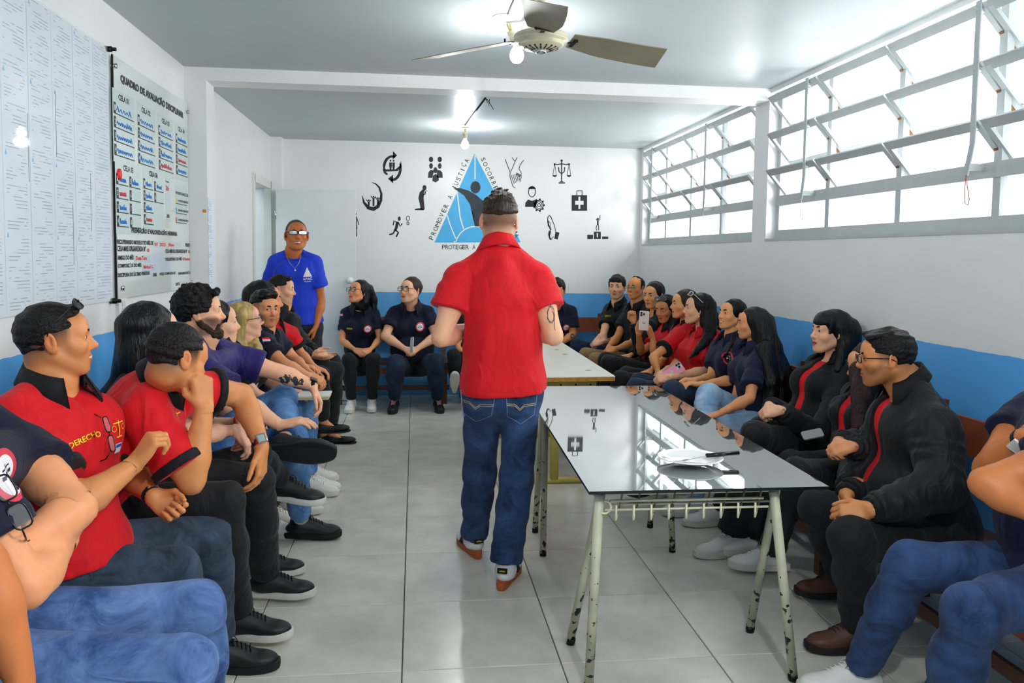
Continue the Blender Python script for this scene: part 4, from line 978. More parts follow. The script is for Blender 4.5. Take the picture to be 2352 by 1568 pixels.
# ---------------------------------------------------------------- head
def head_prims(H, R, s, fem=0, fat=0, smile=0, opn=0, nose=1.0):
    """skin primitives of the head. H centre, R columns = right, forward, up"""
    T = lambda x, y, z: H+R@(V(x, y, z)*s)
    E_ = lambda x, y, z, a, b, c, k=.015, op='+', Rr=None: elp(T(x, y, z), R if Rr is None else Rr, V(a, b, c)*s, k*s, op)
    Cc = lambda p, q, ra, rb=None, k=.01, op='+': cap(T(*p), T(*q), ra*s, (rb if rb is not None else ra)*s, k*s, op)
    jw = .044-.006*fem+.012*fat
    P = [E_(0, -.014, .028, .073, .093, .084), E_(0, .026, -.018, .060+.006*fat, .066, .070+.0, .02), E_(0, .040, -.068, .040-.004*fem+.01*fat, .040, .034, .025)]
    for sg in (-1, 1):
        P += [Cc((sg*(.055+.005*fat-.003*fem), -.004, -.045), (sg*.022, .062, -.094), .013+.006*fat, .013, .028), E_(sg*.036, .058, -.026, .024+.006*fat, .024, .024, .022)]
    P += [Cc((-.006, .073, -.097), (.006, .073, -.097), .0125-.002*fem, None, .02), E_(0, .062, .040, .050, .026, .034, .03), Cc((-.036, .076, .018), (.036, .076, .018), .0095-.002*fem, None, .02)]
    for sg in (-1, 1): P += [E_(sg*.031, .098, .004, .019, .018, .0125, .012, '-')]
    for sg in (-1, 1): P += [E_(sg*.031, .073, .004, .0155, .0125, .0125, .008)]
    P += [Cc((0, .083, .010), (0, .1055*(.9+.1*nose), -.026), .0065, .0098*nose, .012), E_(0, .098, -.032, .0115*nose, .012, .008, .006)]
    for sg in (-1, 1): P += [E_(sg*.0115*nose, .091, -.034, .0065, .0095, .0065, .006)]
    cu = .0045*smile; w = .021+.006*smile
    P += [E_(0, .068, -.060, .030, .022, .024, .02)]
    if opn: P += [Cc((-w*.8, .090, -.062), (w*.8, .090, -.062), .0042*opn+.002, None, .002, '-')]
    for sg in (-1, 1):
        P += [Cc((sg*w, .082-.004*smile, -.0615+cu), (sg*.004, .0925, -.0565), .0030, .0048, .004), Cc((sg*w, .082-.004*smile, -.0625+cu), (0, .0915, -.0680-.003*opn), .0028, .0062, .004)]
    for sg in (-1, 1):
        # ear, tilted back and flaring
        n_ = unit(V(sg*.92, -.38, 0)); u_ = unit(V(0, -.18, .98)); f_ = np.cross(u_, n_); Re = R@np.stack([n_, f_, u_], 1)
        P += [elp(T(sg*.0775, -.012, -.002), Re, V(.0068, .0185, .032)*s, .005*s), elp(T(sg*.0900, -.0135, .002), Re, V(.0125, .0115, .0215)*s, .0015*s, '-'), cap(T(sg*.083, -.004, -.004), T(sg*.083, -.002, .008), .0035*s, .003*s, .002*s), elp(T(sg*.0745, -.004, -.026), Re, V(.007, .010, .011)*s, .006*s)]
    return P
def head_col(H, R, s, skin, lips='B0584C', beard=0, fade=0, blush=.0, teeth=0, smile=0, opn=0, stub=0):
    sk = V(skin); lp = V(hexc(lips)); dk = V(hexc('2A1D18'))
    Ri = np.asarray(R).T
    def col(P):
        L_ = ((P-H)@Ri.T)/s; x, y, z = L_[:, 0], L_[:, 1], L_[:, 2]; ax = np.abs(x)
        c = np.tile(sk, (len(P), 1)); near = (np.abs(L_) < .16).all(1)
        g = lambda d, w: np.exp(-(d/w)**2)*near
        red = V(sk[0]*1.04, sk[1]*.80, sk[2]*.76)
        wr = np.clip(.45*g(np.hypot(ax-.04, z+.03), .02)*(y > .03)+.5*g(np.sqrt(ax**2*.6+(z+.033)**2+(y-.1)**2), .016)+.5*((ax > .074) & (z > -.04) & (z < .04) & (y < .02))*near, 0, 1)[:, None]
        c = c*(1-wr)+red*wr
        er = np.clip(np.exp(-(((y+.016)/.008)**2+((z-.002)/.015)**2))*(ax > .073)*near*.6, 0, 1)[:, None]; c = c*(1-er)+c*V(.80, .52, .46)*er  # ear hollow: painted redder and darker, shade put into the skin colour
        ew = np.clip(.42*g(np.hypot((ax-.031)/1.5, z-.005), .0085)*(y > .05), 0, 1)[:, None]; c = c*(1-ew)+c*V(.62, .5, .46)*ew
        cu = .0045*smile; w = .021+.006*smile
        zl = -.0615+cu*(ax/w)**2; up = (z < zl+.0085*(1-(ax/(w+.003))**2)) & (z > zl); lo = (z <= zl) & (z > zl-.0115*(1-(ax/(w+.003))**2)-.003*opn)
        m_ = near & (y > .07) & (ax < w+.002) & (up | lo); wl = m_.astype(float)[:, None]*.85; c = c*(1-wl)+lp*wl
        lw = np.clip(g(z-zl, .0016+.0024*opn)*(ax < w)*(y > .065), 0, 1)[:, None]*(1 if not teeth else 0); c = c*(1-lw*.8)+V(hexc('3A1614'))*lw*.8
        if teeth:
            tw = near & (y > .065) & (ax < w*.74) & (np.abs(z-zl+.0008) < .0036*(1-(ax/w)**2)); c[tw] = hexc('EFEAE0')
        if beard or stub:
            jaw = near & (y > -.03) & (z < -.012-.30*np.clip(.05-y, 0, .1)) & ~m_
            bw = np.clip((-.024-z)/.02+np.clip((ax-.035)/.02, 0, 1)*.7, 0, 1)*(z > -.12)*jaw
            bw = np.maximum(bw, near*(y > .07)*(ax < .027)*(z < -.042)*(z > -.056)*1.0)*~m_
            k_ = min(.75, .45*beard)+.28*stub; bw = (np.clip(bw, 0, 1)*k_*np.clip((z+.118)/.02, 0, 1)*np.clip((y+.03)/.03, 0, 1))[:, None]; c = c*(1-bw)+dk*bw
        if fade:
            lowz = -.042-.045*np.clip((.01-y)/.05, 0, 1); hz = near & ((y < .045) | (z > .06)) & (z > lowz)
            fw = hz*np.clip((z-lowz)/.075, 0, 1)*np.clip((.05-y)/.02+(z > .07), 0, 1)*fade
            ear = (ax > .0745) & (np.abs(y+.010) < .026) & (np.abs(z+.002) < .040); fw = fw*~ear
            fw = fw[:, None]; c = c*(1-fw)+dk*fw
        return c
    return col
def hair_prims(style, H, R, s, side=1):
    T = lambda x, y, z: H+R@(V(x, y, z)*s)
    E_ = lambda x, y, z, a, b, c, k=.015, op='+', cuts=(): elp(T(x, y, z), R, V(a, b, c)*s, k*s, op, [(T(*p), R@unit(V(*n))) for p, n in cuts])
    Cc = lambda p, q, ra, rb=None, k=.012, op='+': cap(T(*p), T(*q), ra*s, (rb if rb is not None else ra)*s, k*s, op)
    P = []
    if style in ('short', 'buzz', 'quiff', 'curly', 'fringe', 'sidepart', 'crop'):
        t = {'short': .0, 'buzz': -.003, 'quiff': .004, 'curly': .014, 'fringe': .006, 'sidepart': .006, 'crop': .003}[style]
        zc = {'short': .030, 'buzz': .03, 'quiff': .042, 'curly': .0, 'fringe': .01, 'sidepart': .02, 'crop': .036}[style]
        P += [E_(0, -.017, .034, .0765+t, .0955+t, .086+t, 0, cuts=[((0, .066, .070), (0, .90, -.30)), ((0, .0, zc), (0, .18, -1)), ])]
        # back of the head down to the nape
        zn = {'short': -.03, 'buzz': -.02, 'quiff': .0, 'curly': -.055, 'fringe': -.05, 'sidepart': -.045, 'crop': -.045}[style]
        P += [E_(0, -.022, .026, .0745+t*.8, .0905+t*.6, .088, .006, cuts=[((0, -.028, 0), (0, 1, -.1)), ((0, 0, zn), (0, .2, -1))])]
        if style == 'quiff': P += [Cc((-.03, .062, .098), (.032, .066, .096), .024, .024, .02), Cc((-.04, .02, .108), (.04, .03, .108), .02, .02, .03), E_(0, .10, .05, .06, .02, .03, .004, '-')]
        if style == 'short': P += [Cc((-.035, .058, .092), (.035, .058, .092), .015, .015, .02)]
        if style == 'curly':
            for i in range(46):
                a = rnd.uniform(-2.9, 2.9); e = rnd.uniform(.0, 1.5); x = math.sin(a)*math.cos(e); y = -math.cos(a)*math.cos(e); z = math.sin(e)
                if y > .35 and z < .62: continue
                P += [E_(x*.088, -.012+y*.10, .036+z*.094, *(rnd.uniform(.013, .021),)*3, .006)]
            for i in range(7): P += [E_(-.05+i*.017, .078+rnd.uniform(-.004, .006), .095+rnd.uniform(-.006, .008), .015, .015, .015, .006)]
        if style == 'fringe': P += [E_(0, .060, .066, .062, .040, .036, .01, cuts=[((0, 0, .040), (0, .0, -1))]), E_(0, .0, .03, .082, .055, .06, .01, cuts=[((0, 0, -.012), (0, 0, -1))])]
        if style == 'sidepart':
            for i in range(5): P += [Cc((-.05+i*.018, -.02, .118-abs(i-2.5)*.003), (-.044+i*.022, .070, .088+i*.003), .012, .011, .008)]
    elif style == 'crew':
        P += [E_(0, -.015, .046, .0785, .0965, .086, 0, cuts=[((0, .070, .066), (0, .90, -.30)), ((0, 0, .040), (0, .1, -1))]), E_(0, -.03, .05, .072, .085, .078, .006, cuts=[((0, 0, .030), (0, .1, -1))])]
        r3 = random.Random(8)
        for i in range(150):
            a = r3.uniform(0, 6.28); e = r3.uniform(.25, 1.5); d_ = V(math.cos(a)*math.cos(e), math.sin(a)*math.cos(e), math.sin(e)); p_ = V(0, -.015, .046)+d_*V(.076, .093, .084)
            if p_[2] > .07: P += [Cc(p_, p_+d_*V(.005, .005, .010)+V(r3.uniform(-.007, .007), r3.uniform(-.007, .007), .001), .0050, .0016, .004)]
    elif style in ('long', 'bangs', 'ponytail', 'tied', 'bun'):
        P += [E_(0, -.018, .034, .0815, .1005, .0905, 0, cuts=[((0, .064, .074), (0, .92, -.22)), ((0, 0, -.05), (0, 0, -1))])]
        P += [E_(0, .082, .0, .055, .075, .088, .012, '-')]
        if style in ('long', 'bangs'):
            for sg in (-1, 1): P += [Cc((sg*.070, -.005, .03), (sg*.076, -.028, -.09), .019, .024, .02)]
            P += [Cc((0, -.07, .03), (0, -.075, -.10), .05, .055, .03), Cc((-.04, -.06, -.04), (-.04, -.065, -.12), .04, .04, .03), Cc((.04, -.06, -.04), (.04, -.065, -.12), .04, .04, .03)]
        if style == 'bangs': P += [E_(0, .026, .050, .074, .072, .064, .012, cuts=[((0, 0, .032), (.25, 0, -1))]), Cc((-.066, .040, .06), (-.068, .046, .0), .014, .010, .012), Cc((.066, .040, .06), (.068, .046, .005), .014, .010, .012)]
        if style in ('ponytail',): P += [Cc((0, -.105, .055), (side*.02, -.145, .045), .022, .026, .01), Cc((side*.02, -.145, .045), (side*.075, -.16, -.05), .028, .03, .02), Cc((side*.075, -.16, -.05), (side*.115, -.13, -.20), .028, .010, .02)]
        if style == 'tied': P += [Cc((0, -.09, -.02), (0, -.10, -.10), .03, .03, .02)]
    elif style == 'bald_sides':
        P += [E_(0, -.022, .030, .079, .092, .087, 0, cuts=[((0, .030, 0), (0, 1, .25)), ((0, 0, -.045), (0, .2, -1))])]
        P += [Cc((.03, -.02, .112), (-.045, .015, .110), .009, .006, .01)]
    return P
def strands(b, H, R, s, paths, rad, n, spread, seed, wave=.006):
    """thin tubes of hair following a polyline with random offsets (all of one head in one mesh)"""
    r_ = random.Random(seed)
    for _ in range(n):
        ox, oy, oz = (r_.gauss(0, spread[0]), r_.gauss(0, spread[1]), r_.gauss(0, spread[2])); ph = r_.uniform(0, 6.28); fr = r_.uniform(2, 4)
        pts = []
        for i, p in enumerate(paths):
            t = i/(len(paths)-1); pts.append(V(p)+V(ox, oy, oz)*(.6+.6*t)+V(math.sin(t*fr*2+ph), math.cos(t*fr*2+ph), 0)*wave*t)
        k = len(pts); b.tube(pts, [rad*(1-.8*i/(k-1)) for i in range(k)], 3, cap=False)
def hand_prims(Wp, d, n, side, s, curl=.35, spread=.5, thumb=.6, curls=None, fat=1.0):
    """Wp wrist, d finger direction, n palm normal (way the palm faces), side: +1 right / -1 left"""
    d = unit(d); n = unit(n-d*np.dot(n, d)); x = np.cross(d, n)*side      # towards the thumb side
    P = []; s1 = s
    K = []
    for i, (o_, l_) in enumerate(((.028, .088), (.0095, .093), (-.0095, .089), (-.027, .081))):
        kn = Wp+(d*l_+x*o_-n*.004)*s1; K.append(kn)
        P.append(cap(Wp+(x*o_*.55+d*.012)*s1, kn, .0125*s1*fat, .0108*s1*fat, .012*s1))
    P.append(elp(Wp+(d*.045+n*.004)*s1, np.stack([x, d, n], 1), V(.034, .042, .0125)*s1*fat, .012*s1))
    LEN = (.070, .078, .073, .057)
    for i in range(4):
        c = curl if curls is None else curls[i]; L = LEN[i]*s1; a = 0; p = K[i]; sp = (1.5-i)*.09*spread
        dd = unit(d+x*sp)
        for j, (fr, w) in enumerate(((.45, .95), (.30, 1.15), (.25, .75))):
            a += c*w*1.35; q = p+(dd*math.cos(a)+n*math.sin(a))*L*fr
            P.append(cap(p, q, (.0088, .0080, .0073)[j]*s1*fat, (.0080, .0073, .0062)[j]*s1*fat, .0028*s1)); p = q
    b0 = Wp+(x*.020+d*.018+n*.004)*s1; dirt = unit(x*(.75-.25*thumb)+d*.75+n*.55*thumb); b1 = b0+dirt*.042*s1; d2 = unit(x*(.35-.5*thumb)+d*.9+n*.45*thumb); b2 = b1+d2*.033*s1; b3 = b2+unit(d2+n*.25*thumb-x*.2*thumb)*.026*s1
    P += [cap(b0, b1, .0140*s1*fat, .0108*s1*fat, .012*s1), cap(b1, b2, .0100*s1*fat, .0088*s1*fat, .004*s1), cap(b2, b3, .0090*s1*fat, .0070*s1*fat, .003*s1)]
    return P

# ---------------------------------------------------------------- accessories in the head frame
_acc = {}
def spectacles(kind):
    if kind in _acc: return _acc[kind]
    fr = MB(); ln = MB()
    w, hh, rx = {'square': (.0265, .0175, 4), 'round': (.023, .021, 2), 'slim': (.0275, .0135, 4), 'shades': (.029, .019, 3), 'wire': (.0245, .017, 3)}[kind]; rad = .0022 if kind != 'wire' else .0012
    for sg in (-1, 1):
        pts = []
        for i in range(22):
            a = i/22*6.283; ca, sa = math.cos(a), math.sin(a); q = (abs(ca)**rx+abs(sa)**rx)**(-1/rx); x, z = ca*q*w, sa*q*hh; xx = sg*.033+x; wrp = 9. if kind == 'shades' else 3.; pts.append((xx, .106-.10*abs(xx)**1.6*wrp*(1 if kind != 'shades' else 1.3), .002+z*(1-.12*(kind == 'shades')*(abs(xx)/.06))))
        fr.tube(pts, rad, 6, closed=True); k = len(pts); c = np.mean(pts, 0); ln.add([c]+pts, [(0, i+1, (i+1) % k+1) for i in range(k)])
        fr.tube([(sg*(.033+w), .095 if kind != 'shades' else .085, .009), (sg*.078, .075, .010), (sg*.083, .0, .008), (sg*.081, -.025, -.006)], rad*.9, 6)
    fr.tube([(-.008, .107, .006), (0, .109, .009), (.008, .107, .006)], rad, 6)
    _acc[kind] = (fr, ln); return _acc[kind]
def put_specs(root, origin, H, R, s, kind, lens, fmat=None, up=(0, 0, 0), tilt=0, name='glasses'):
    fr, ln = spectacles(kind); fmat = fmat or M_frm
    k1 = kind+fmat.name; k2 = kind+lens.name+'l'
    if k1 not in _acc: _acc[k1] = fr.mesh('glasses_frame', fmat)
    if k2 not in _acc: _acc[k2] = ln.mesh('lens', lens)
    M_ = Matrix.Translation(Vector(H-origin)) @ Matrix([list(R[i]) for i in range(3)]).to_4x4() @ Matrix.Scale(s, 4) @ Matrix.Translation(up) @ Matrix.Rotation(math.radians(tilt), 4, 'X')
    o = link(name, _acc[k1], root); o.matrix_basis = M_; link('lens', _acc[k2], o); return o

# ---------------------------------------------------------------- decals: small patches laid on cloth
BVH = {}
def drape_mesh(name, me, base, right, up, tgt, origin, root, off=.0015, maxd=.12, **props):
    """vertices of me (in a right/up plane) are dropped along -normal onto the mesh objects in tgt"""
    right = unit(right); nrm = unit(np.cross(right, up)); up = np.cross(nrm, right)
    n = len(me.vertices); co = np.empty(n*3, np.float32); me.vertices.foreach_get('co', co); co = co.reshape(-1, 3).astype(float)
    trees = []
    for t in tgt:
        if t.data.name not in BVH:
            vs = np.empty(len(t.data.vertices)*3, np.float32); t.data.vertices.foreach_get('co', vs); fs = np.empty(len(t.data.loops), np.int32); t.data.loops.foreach_get('vertex_index', fs)
            BVH[t.data.name] = BVHTree.FromPolygons(vs.reshape(-1, 3).tolist(), fs.reshape(-1, 4).tolist())
        trees.append(BVH[t.data.name])
    out = []
    for v in co:
        p = base+right*v[0]+up*v[1]; q = None
        for t in trees:
            loc, nn, idx, dist = t.ray_cast(Vector(p+nrm*.10-origin), Vector(-nrm), .10+maxd)
            if loc is not None and (q is None or dist < q[1]): q = (np.array(loc)+nrm*off, dist)
        out.append(q[0] if q is not None else None)
    good = [o_ for o_ in out if o_ is not None]
    if not good: return None
    md = np.mean([g_ @ nrm for g_ in good])
    for i, v in enumerate(co):
        if out[i] is None: p = base+right*v[0]+up*v[1]-origin; out[i] = p+nrm*(md-p@nrm)
    me.vertices.foreach_set('co', np.array(out, np.float32).ravel()); me.update()
    return link(name, me, root, **props)
def disc_me(r, r0=0, n=28, rings=4, m=None, ry=None):
    b = MB(); ry = ry or r; vs = []; fs = []
    for i in range(rings+1):
        q = r0+(r-r0)*i/rings
        for j in range(n): a = 6.283*j/n; vs.append((q*math.cos(a), q*ry/r*math.sin(a), 0))
    for i in range(rings):
        for j in range(n): fs.append((i*n+j, (i+1)*n+j, (i+1)*n+(j+1) % n, i*n+(j+1) % n))
    b.add(vs, fs, 0, True); return b.mesh('disc', m)
def rect_me(w, h, m, nx=6, ny=4):
    b = MB(); vs = [(w*(i/nx-.5), h*(j/ny-.5), 0) for j in range(ny+1) for i in range(nx+1)]
    b.add(vs, [(j*(nx+1)+i, j*(nx+1)+i+1, (j+1)*(nx+1)+i+1, (j+1)*(nx+1)+i) for j in range(ny) for i in range(nx)], 0, True); return b.mesh('patch', m)
M_badge = mat('badge_white', 'E9E4E6', .6); M_badger = mat('badge_red', 'D03048', .6); M_blue_p = mat('patch_blue', '2A4CC0', .6); M_yt = mat('yellow_thread', 'E6D21E', .6); M_ink = mat('tattoo_ink', '4A5352', .6)
def badge(root, origin, tgt, c, right, up, r=.036, dark=False):
    o = drape_mesh('badge', disc_me(r, 0, 28, 4, M_badge if not dark else C_['navy2']), c, right, up, tgt, origin, root, .0015)
    if o is None: return
    drape_mesh('badge_ring', disc_me(r*1.04, r*.78, 28, 2, M_badger), c, right, up, tgt, origin, o, .0022)
    drape_mesh('badge_scales', rect_me(r*.06, r*.8, C_['navy'] if not dark else M_badge, 1, 3), c, right, up, tgt, origin, o, .0024)
    drape_mesh('badge_scales', rect_me(r*.8, r*.07, C_['navy'] if not dark else M_badge, 4, 1), c+unit(up)*r*.25, right, up, tgt, origin, o, .0024)
    for sg in (-1, 1): drape_mesh('badge_scales', rect_me(r*.28, r*.18, C_['navy'] if not dark else M_badge, 2, 1), c-unit(up)*r*.05+unit(right)*r*.36*sg, right, up, tgt, origin, o, .0024)
def flag(root, origin, tgt, c, right, up, w=.05, h=.03, dark=False):
    o = None
    for k, m_ in enumerate((mat('flag_red', 'D8232E', .6), M_badge, M_blue_p if not dark else C_['navy2'])):
        q = drape_mesh('flag_patch' if k == 0 else 'flag_stripe', rect_me(w, h/3, m_, 6, 1), c+unit(up)*h*(1-k)/3, right, up, tgt, origin, root if o is None else o, .0018)
        if o is None: o = q
def print_text(root, origin, tgt, body, c, right, up, w, h, m, name='printed_lettering'):
    me = text_mesh(body, w, h, m, .02); me.transform(Matrix.Translation((-w/2, -h/2, 0)))
    return drape_mesh(name, me, c, right, up, tgt, origin, root, .002)

# ---------------------------------------------------------------- a person
LOG = []
def person(label, head, face, hip, chest_az, s=1.0, fem=0, fat=0, skin='warm', hair=('short', 'short'), neck=None, roll=0, hres=.005, res=.012, bres=.020,
           arms=None, legs=None, top=None, bottom='trouser', shoes=('black_white', (0, 0)), smile=0, opn=0, teeth=0, lips='B0584C', beard=0, stub=0, fade=0, blush=0, gaze=(0, 0), brow=1.0, nose=1.0,
           glasses=None, stand=False, group='people seated round the room', hidden_eyes=False, lean_fwd=None, belly=0, bust=None, longhair=None, armfat=1.0, hipw=1.0, hs=1.0, noeyes=False, base=None, extra=None, collar_open=1, handfat=1.0):
    H = V(head); P0 = V(hip); sk = SKIN[skin]
    f = azv(*face); rt = unit(np.cross(f, V(0, 0, 1))); up = np.cross(rt, f); rr = math.radians(roll); rt, up = rt*math.cos(rr)+up*math.sin(rr), up*math.cos(rr)-rt*math.sin(rr)
    R = np.stack([rt, f, up], 1); hsz = s*hs*(.96 if fem else 1.0)
    N_ = V(neck)*.74+H*.26 if neck is not None else H-V(0, 0, 1)*.135*s*hs-azv(chest_az)*.035*s
    sp = unit(N_-P0); cf = azv(chest_az); cr = unit(np.cross(cf, sp)); cfw = np.cross(sp, cr); RT = np.stack([cr, cfw, sp], 1)   # right, forward, up of the trunk
    L_ = np.linalg.norm(N_-P0); org = V(P0[0], P0[1], 0) if base is None else V(*base)
    root = empty('person', tuple(org), label, 'person', group)
    B = lambda x, y, z: P0+cr*x*s+cfw*y*s+sp*z*L_            # x,y metres*s, z fraction of the trunk
    shw = (.163-.024*fem)*(1+.10*fat)
    SH = {}
    for sd, sg in (('R', 1), ('L', -1)): SH[sd] = B(sg*shw, -.008, .845)
    for sd in ('R', 'L'):
        if arms and sd in arms and 's' in arms[sd]: SH[sd] = V(arms[sd]['s'])
    bw = 1+.22*fat
    def trunk(g):       # g = added thickness
        A = lambda v: tuple(V(v)*s+g)
        P = [elp(B(0, -.01, .02), RT, A((.155*bw*hipw, .115*bw, .11)), .03), elp(B(0, .0+.02*fat+.04*belly, .30), RT, A((.135*bw*(1+.1*belly), .105*bw*(1+.35*belly), .15)), .05), elp(B(0, .0, .62), RT, A(((.155-.015*fem)*(1+.12*fat), .108*(1+.12*fat), .17)), .05),
             cap(SH['R']-cr*.035*s, SH['L']+cr*.035*s, .050*s+g, None, .03), cap(B(0, -.030, .80), B(0, -.022, .945), .060*s+g, .040*s+g, .03), cap(B(.045, -.014, .945), SH['R']+sp*.012*s, .036*s+g, .040*s+g, .02), cap(B(-.045, -.014, .945), SH['L']+sp*.012*s, .036*s+g, .040*s+g, .02)]
        bu = (.7 if fem else 0) if bust is None else bust
        if bu > 0:
            for sg in (-1, 1): P.append(elp(B(sg*.068, .085+.01*bu, .64), RT, tuple(V(.062, .05, .062)*s*(.7+.4*bu)+g), .035))
        elif fem == 0:
            for sg in (-1, 1): P.append(elp(B(sg*.07, .06, .72), RT, A((.075, .05, .075)), .04))
        return P
    body = trunk(-.010)
    nr = (.056-.009*fem)*(1+.14*fat)*s
    body += [cap(H+R@(V(0, -.028, -.045)*hsz), N_-cfw*.0*s+sp*.005, nr, nr*1.08, .02), cap(N_, B(0, -.012, .84), nr*1.02, .055*s, .03)]
    hp = head_prims(H, R, hsz, fem, fat, smile, opn, nose); body += hp
    ar = {}
    regions = [(H-.165*hsz-V(0, 0, .02), H+.165*hsz, hres)]
    af = armfat*(1-.14*fem)*s
    hps = []
    for sd in ('R', 'L'):
        a = (arms or {}).get(sd)
        if a is None:
            sg = 1 if sd == 'R' else -1; e = SH[sd]-sp*.26*s+cr*sg*.04*s+cfw*.08*s; w = e+cfw*.22*s-cr*sg*.08*s; a = dict(e=e, w=w)
        e, w = V(a['e']), V(a['w']); S0 = V(a['s']) if 's' in a else SH[sd]; SH[sd] = S0; l1, l2 = np.linalg.norm(e-S0), np.linalg.norm(w-e); LOG.append((label[:34], sd, 'arm', round(l1/s, 2), round(l2/s, 2)))
        body += [cap(S0, S0+(e-S0)*.5, .047*af, .046*af, .02), cap(S0+(e-S0)*.4, e, .045*af, .037*af, .015), cap(e, e+(w-e)*.33, .037*af, .041*af, .012), cap(e+(w-e)*.3, w, .040*af, .0245*af, .015)]
        dr_ = V(a['d']) if 'd' in a else unit(w-e); nn = V(a['n']) if 'n' in a else V(0, 0, -1)
        hh = hand_prims(w, dr_, nn, 1 if sd == 'R' else -1, s*(1-.08*fem)*handfat, a.get('curl', .35), a.get('spread', .4), a.get('thumb', .6), a.get('curls')); body += hh
        ar[sd] = (S0, e, w)
        if a.get('fine', True):
            lo_ = np.min([p.lo for p in hh], 0)-.006; hi_ = np.max([p.hi for p in hh], 0)+.006; regions.append((lo_, hi_, a.get('h', max(.0042, hres*1.05))))
    # merge overlapping hand regions
    if len(regions) == 3 and (regions[1][0] < regions[2][1]).all() and (regions[2][0] < regions[1][1]).all():
        regions = [regions[0], (np.minimum(regions[1][0], regions[2][0]), np.maximum(regions[1][1], regions[2][1]), min(regions[1][2], regions[2][2]))]
    lg = {}
    lf = (1+.22*fat)*s
    for sd, sg in (('R', 1), ('L', -1)):
        l_ = (legs or {}).get(sd)
        hj = P0+cr*sg*.085*s+V(0, 0, 0)
        if l_ is None: k = hj+cf*.42*s; an = k+V(0, 0, -.38*s); l_ = dict(k=k, a=V(k[0], k[1], .085))
        k, an = V(l_['k']), V(l_['a']); lg[sd] = (hj, k, an, l_); LOG.append((label[:34], sd, 'leg', round(np.linalg.norm(k-hj)/s, 2), round(np.linalg.norm(an-k)/s, 2)))
        body += [cap(hj, k, .070*lf, .048*lf, .03), cap(k, k+(an-k)*.35, .047*lf, .050*lf, .02), cap(k+(an-k)*.3, an, .050*lf, .031*s, .02)]
        fz = l_.get('az', chest_az); 
        body += [cap(an, an+azv(fz, l_.get('pitch', 0))*.07*s-V(0, 0, .045*s), .030*s, .022*s, .02)]
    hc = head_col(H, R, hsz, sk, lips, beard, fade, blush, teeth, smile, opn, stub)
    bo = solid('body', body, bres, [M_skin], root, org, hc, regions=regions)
    if not noeyes:
        for sg in (-1, 1):
            e_ = link('eye', eye_me(gaze[0]+sg*.0, gaze[1]), root); e_.matrix_basis = Matrix.Translation(Vector(H+R@(V(sg*.031, .0800, .004)*hsz)-org)) @ Matrix([list(R[i]) for i in range(3)]).to_4x4() @ Matrix.Rotation(math.radians(-sg*12), 4, 'Z') @ Matrix.Diagonal((hsz*1.18, hsz*1.10, hsz*1.16, 1))
        bm_ = M_hair['short'] if hair[1] != 'blonde' else M_hair['brown']
        q = link('eyebrows', brow_me(bm_, brow), root); q.matrix_basis = Matrix.Translation(Vector(H-org)) @ Matrix([list(R[i]) for i in range(3)]).to_4x4() @ Matrix.Scale(hsz, 4)
    # hair
    hpz = hair_prims(hair[0], H, R, hsz) if hair else []
    if longhair:        # list of world polylines with radii: [(pts, r0, r1)]
        for pts, r0, r1 in longhair:
            n = len(pts)
            for i in range(n-1):
                a = r0+(r1-r0)*i/(n-1); b_ = r0+(r1-r0)*(i+1)/(n-1); hpz.append(cap(pts[i], pts[i+1], a, b_, .02))
    if hpz:
        amp = {'curly': .0055, 'long': .0038, 'bangs': .0032, 'buzz': .001, 'short': .003, 'quiff': .0032, 'fringe': .004, 'sidepart': .004}.get(hair[0], .003)
        loc = lambda X, Y, Z: [((X-H[0])*R[0, i]+(Y-H[1])*R[1, i]+(Z-H[2])*R[2, i]) for i in range(3)]
        if hair[0] in ('long', 'bangs', 'ponytail', 'tied'):
            dsp = lambda X, Y, Z: amp*(noise3(*loc(X, Y, Z), (34, 34, 3.5), 6)+.6*np.abs(noise3(*loc(X, Y, Z), (15, 15, 2), 5, 8))-.3)
        elif hair[0] == 'curly': dsp = lambda X, Y, Z: amp*noise3(X, Y, Z, 45, 8)
        else: dsp = lambda X, Y, Z: amp*(noise3(*loc(X, Y, Z), (42, 12, 38), 6)+.5*noise3(*loc(X, Y, Z), (20, 8, 20), 5, 7))
        ho = solid('hair', hpz, hres*1.25, [M_hair[hair[1]]], root, org, disp=dsp)
    if beard > 1:
        T = lambda x, y, z: H+R@(V(x, y, z)*hsz)
        bp = [cap(T(-.0625, -.002, -.040), T(-.038, .050, -.098), .016*hsz, .0245*hsz, .012), cap(T(.0625, -.002, -.040), T(.038, .050, -.098), .016*hsz, .0245*hsz, .012), cap(T(-.016, .074, -.104), T(.016, .074, -.104), .0265*hsz, None, .02),
              cap(T(-.026, .083, -.06), T(0, .091, -.0475), 0.0075*hsz, .0070*hsz, .004), cap(T(.026, .083, -.06), T(0, .091, -.0475), 0.0075*hsz, .0070*hsz, .004), cap(T(-.031, .078, -.062), T(-.030, .070, -.09), .010*hsz, .0195*hsz, .01), cap(T(.031, .078, -.062), T(.030, .070, -.09), .010*hsz, .0195*hsz, .01)]
        solid('beard', bp, hres, [M_hair['beard']], root, org, disp=lambda X, Y, Z: .0025*noise3(X, Y, Z, 55, 6))
    # top
    tp = dict(kind='polo', mat='red', collar=None, cuff=None, sleeve=.62); tp.update(top or {}); g = tp.get('g', .010)
    hem = tp.get('hem', -.02)
    shp = trunk(g)
    mres = res*1.06
    if stand: shp += [elp(B(0, -.012, .26), RT, tuple(V(.150*bw, .118*bw, .27)*s+g), .03)]
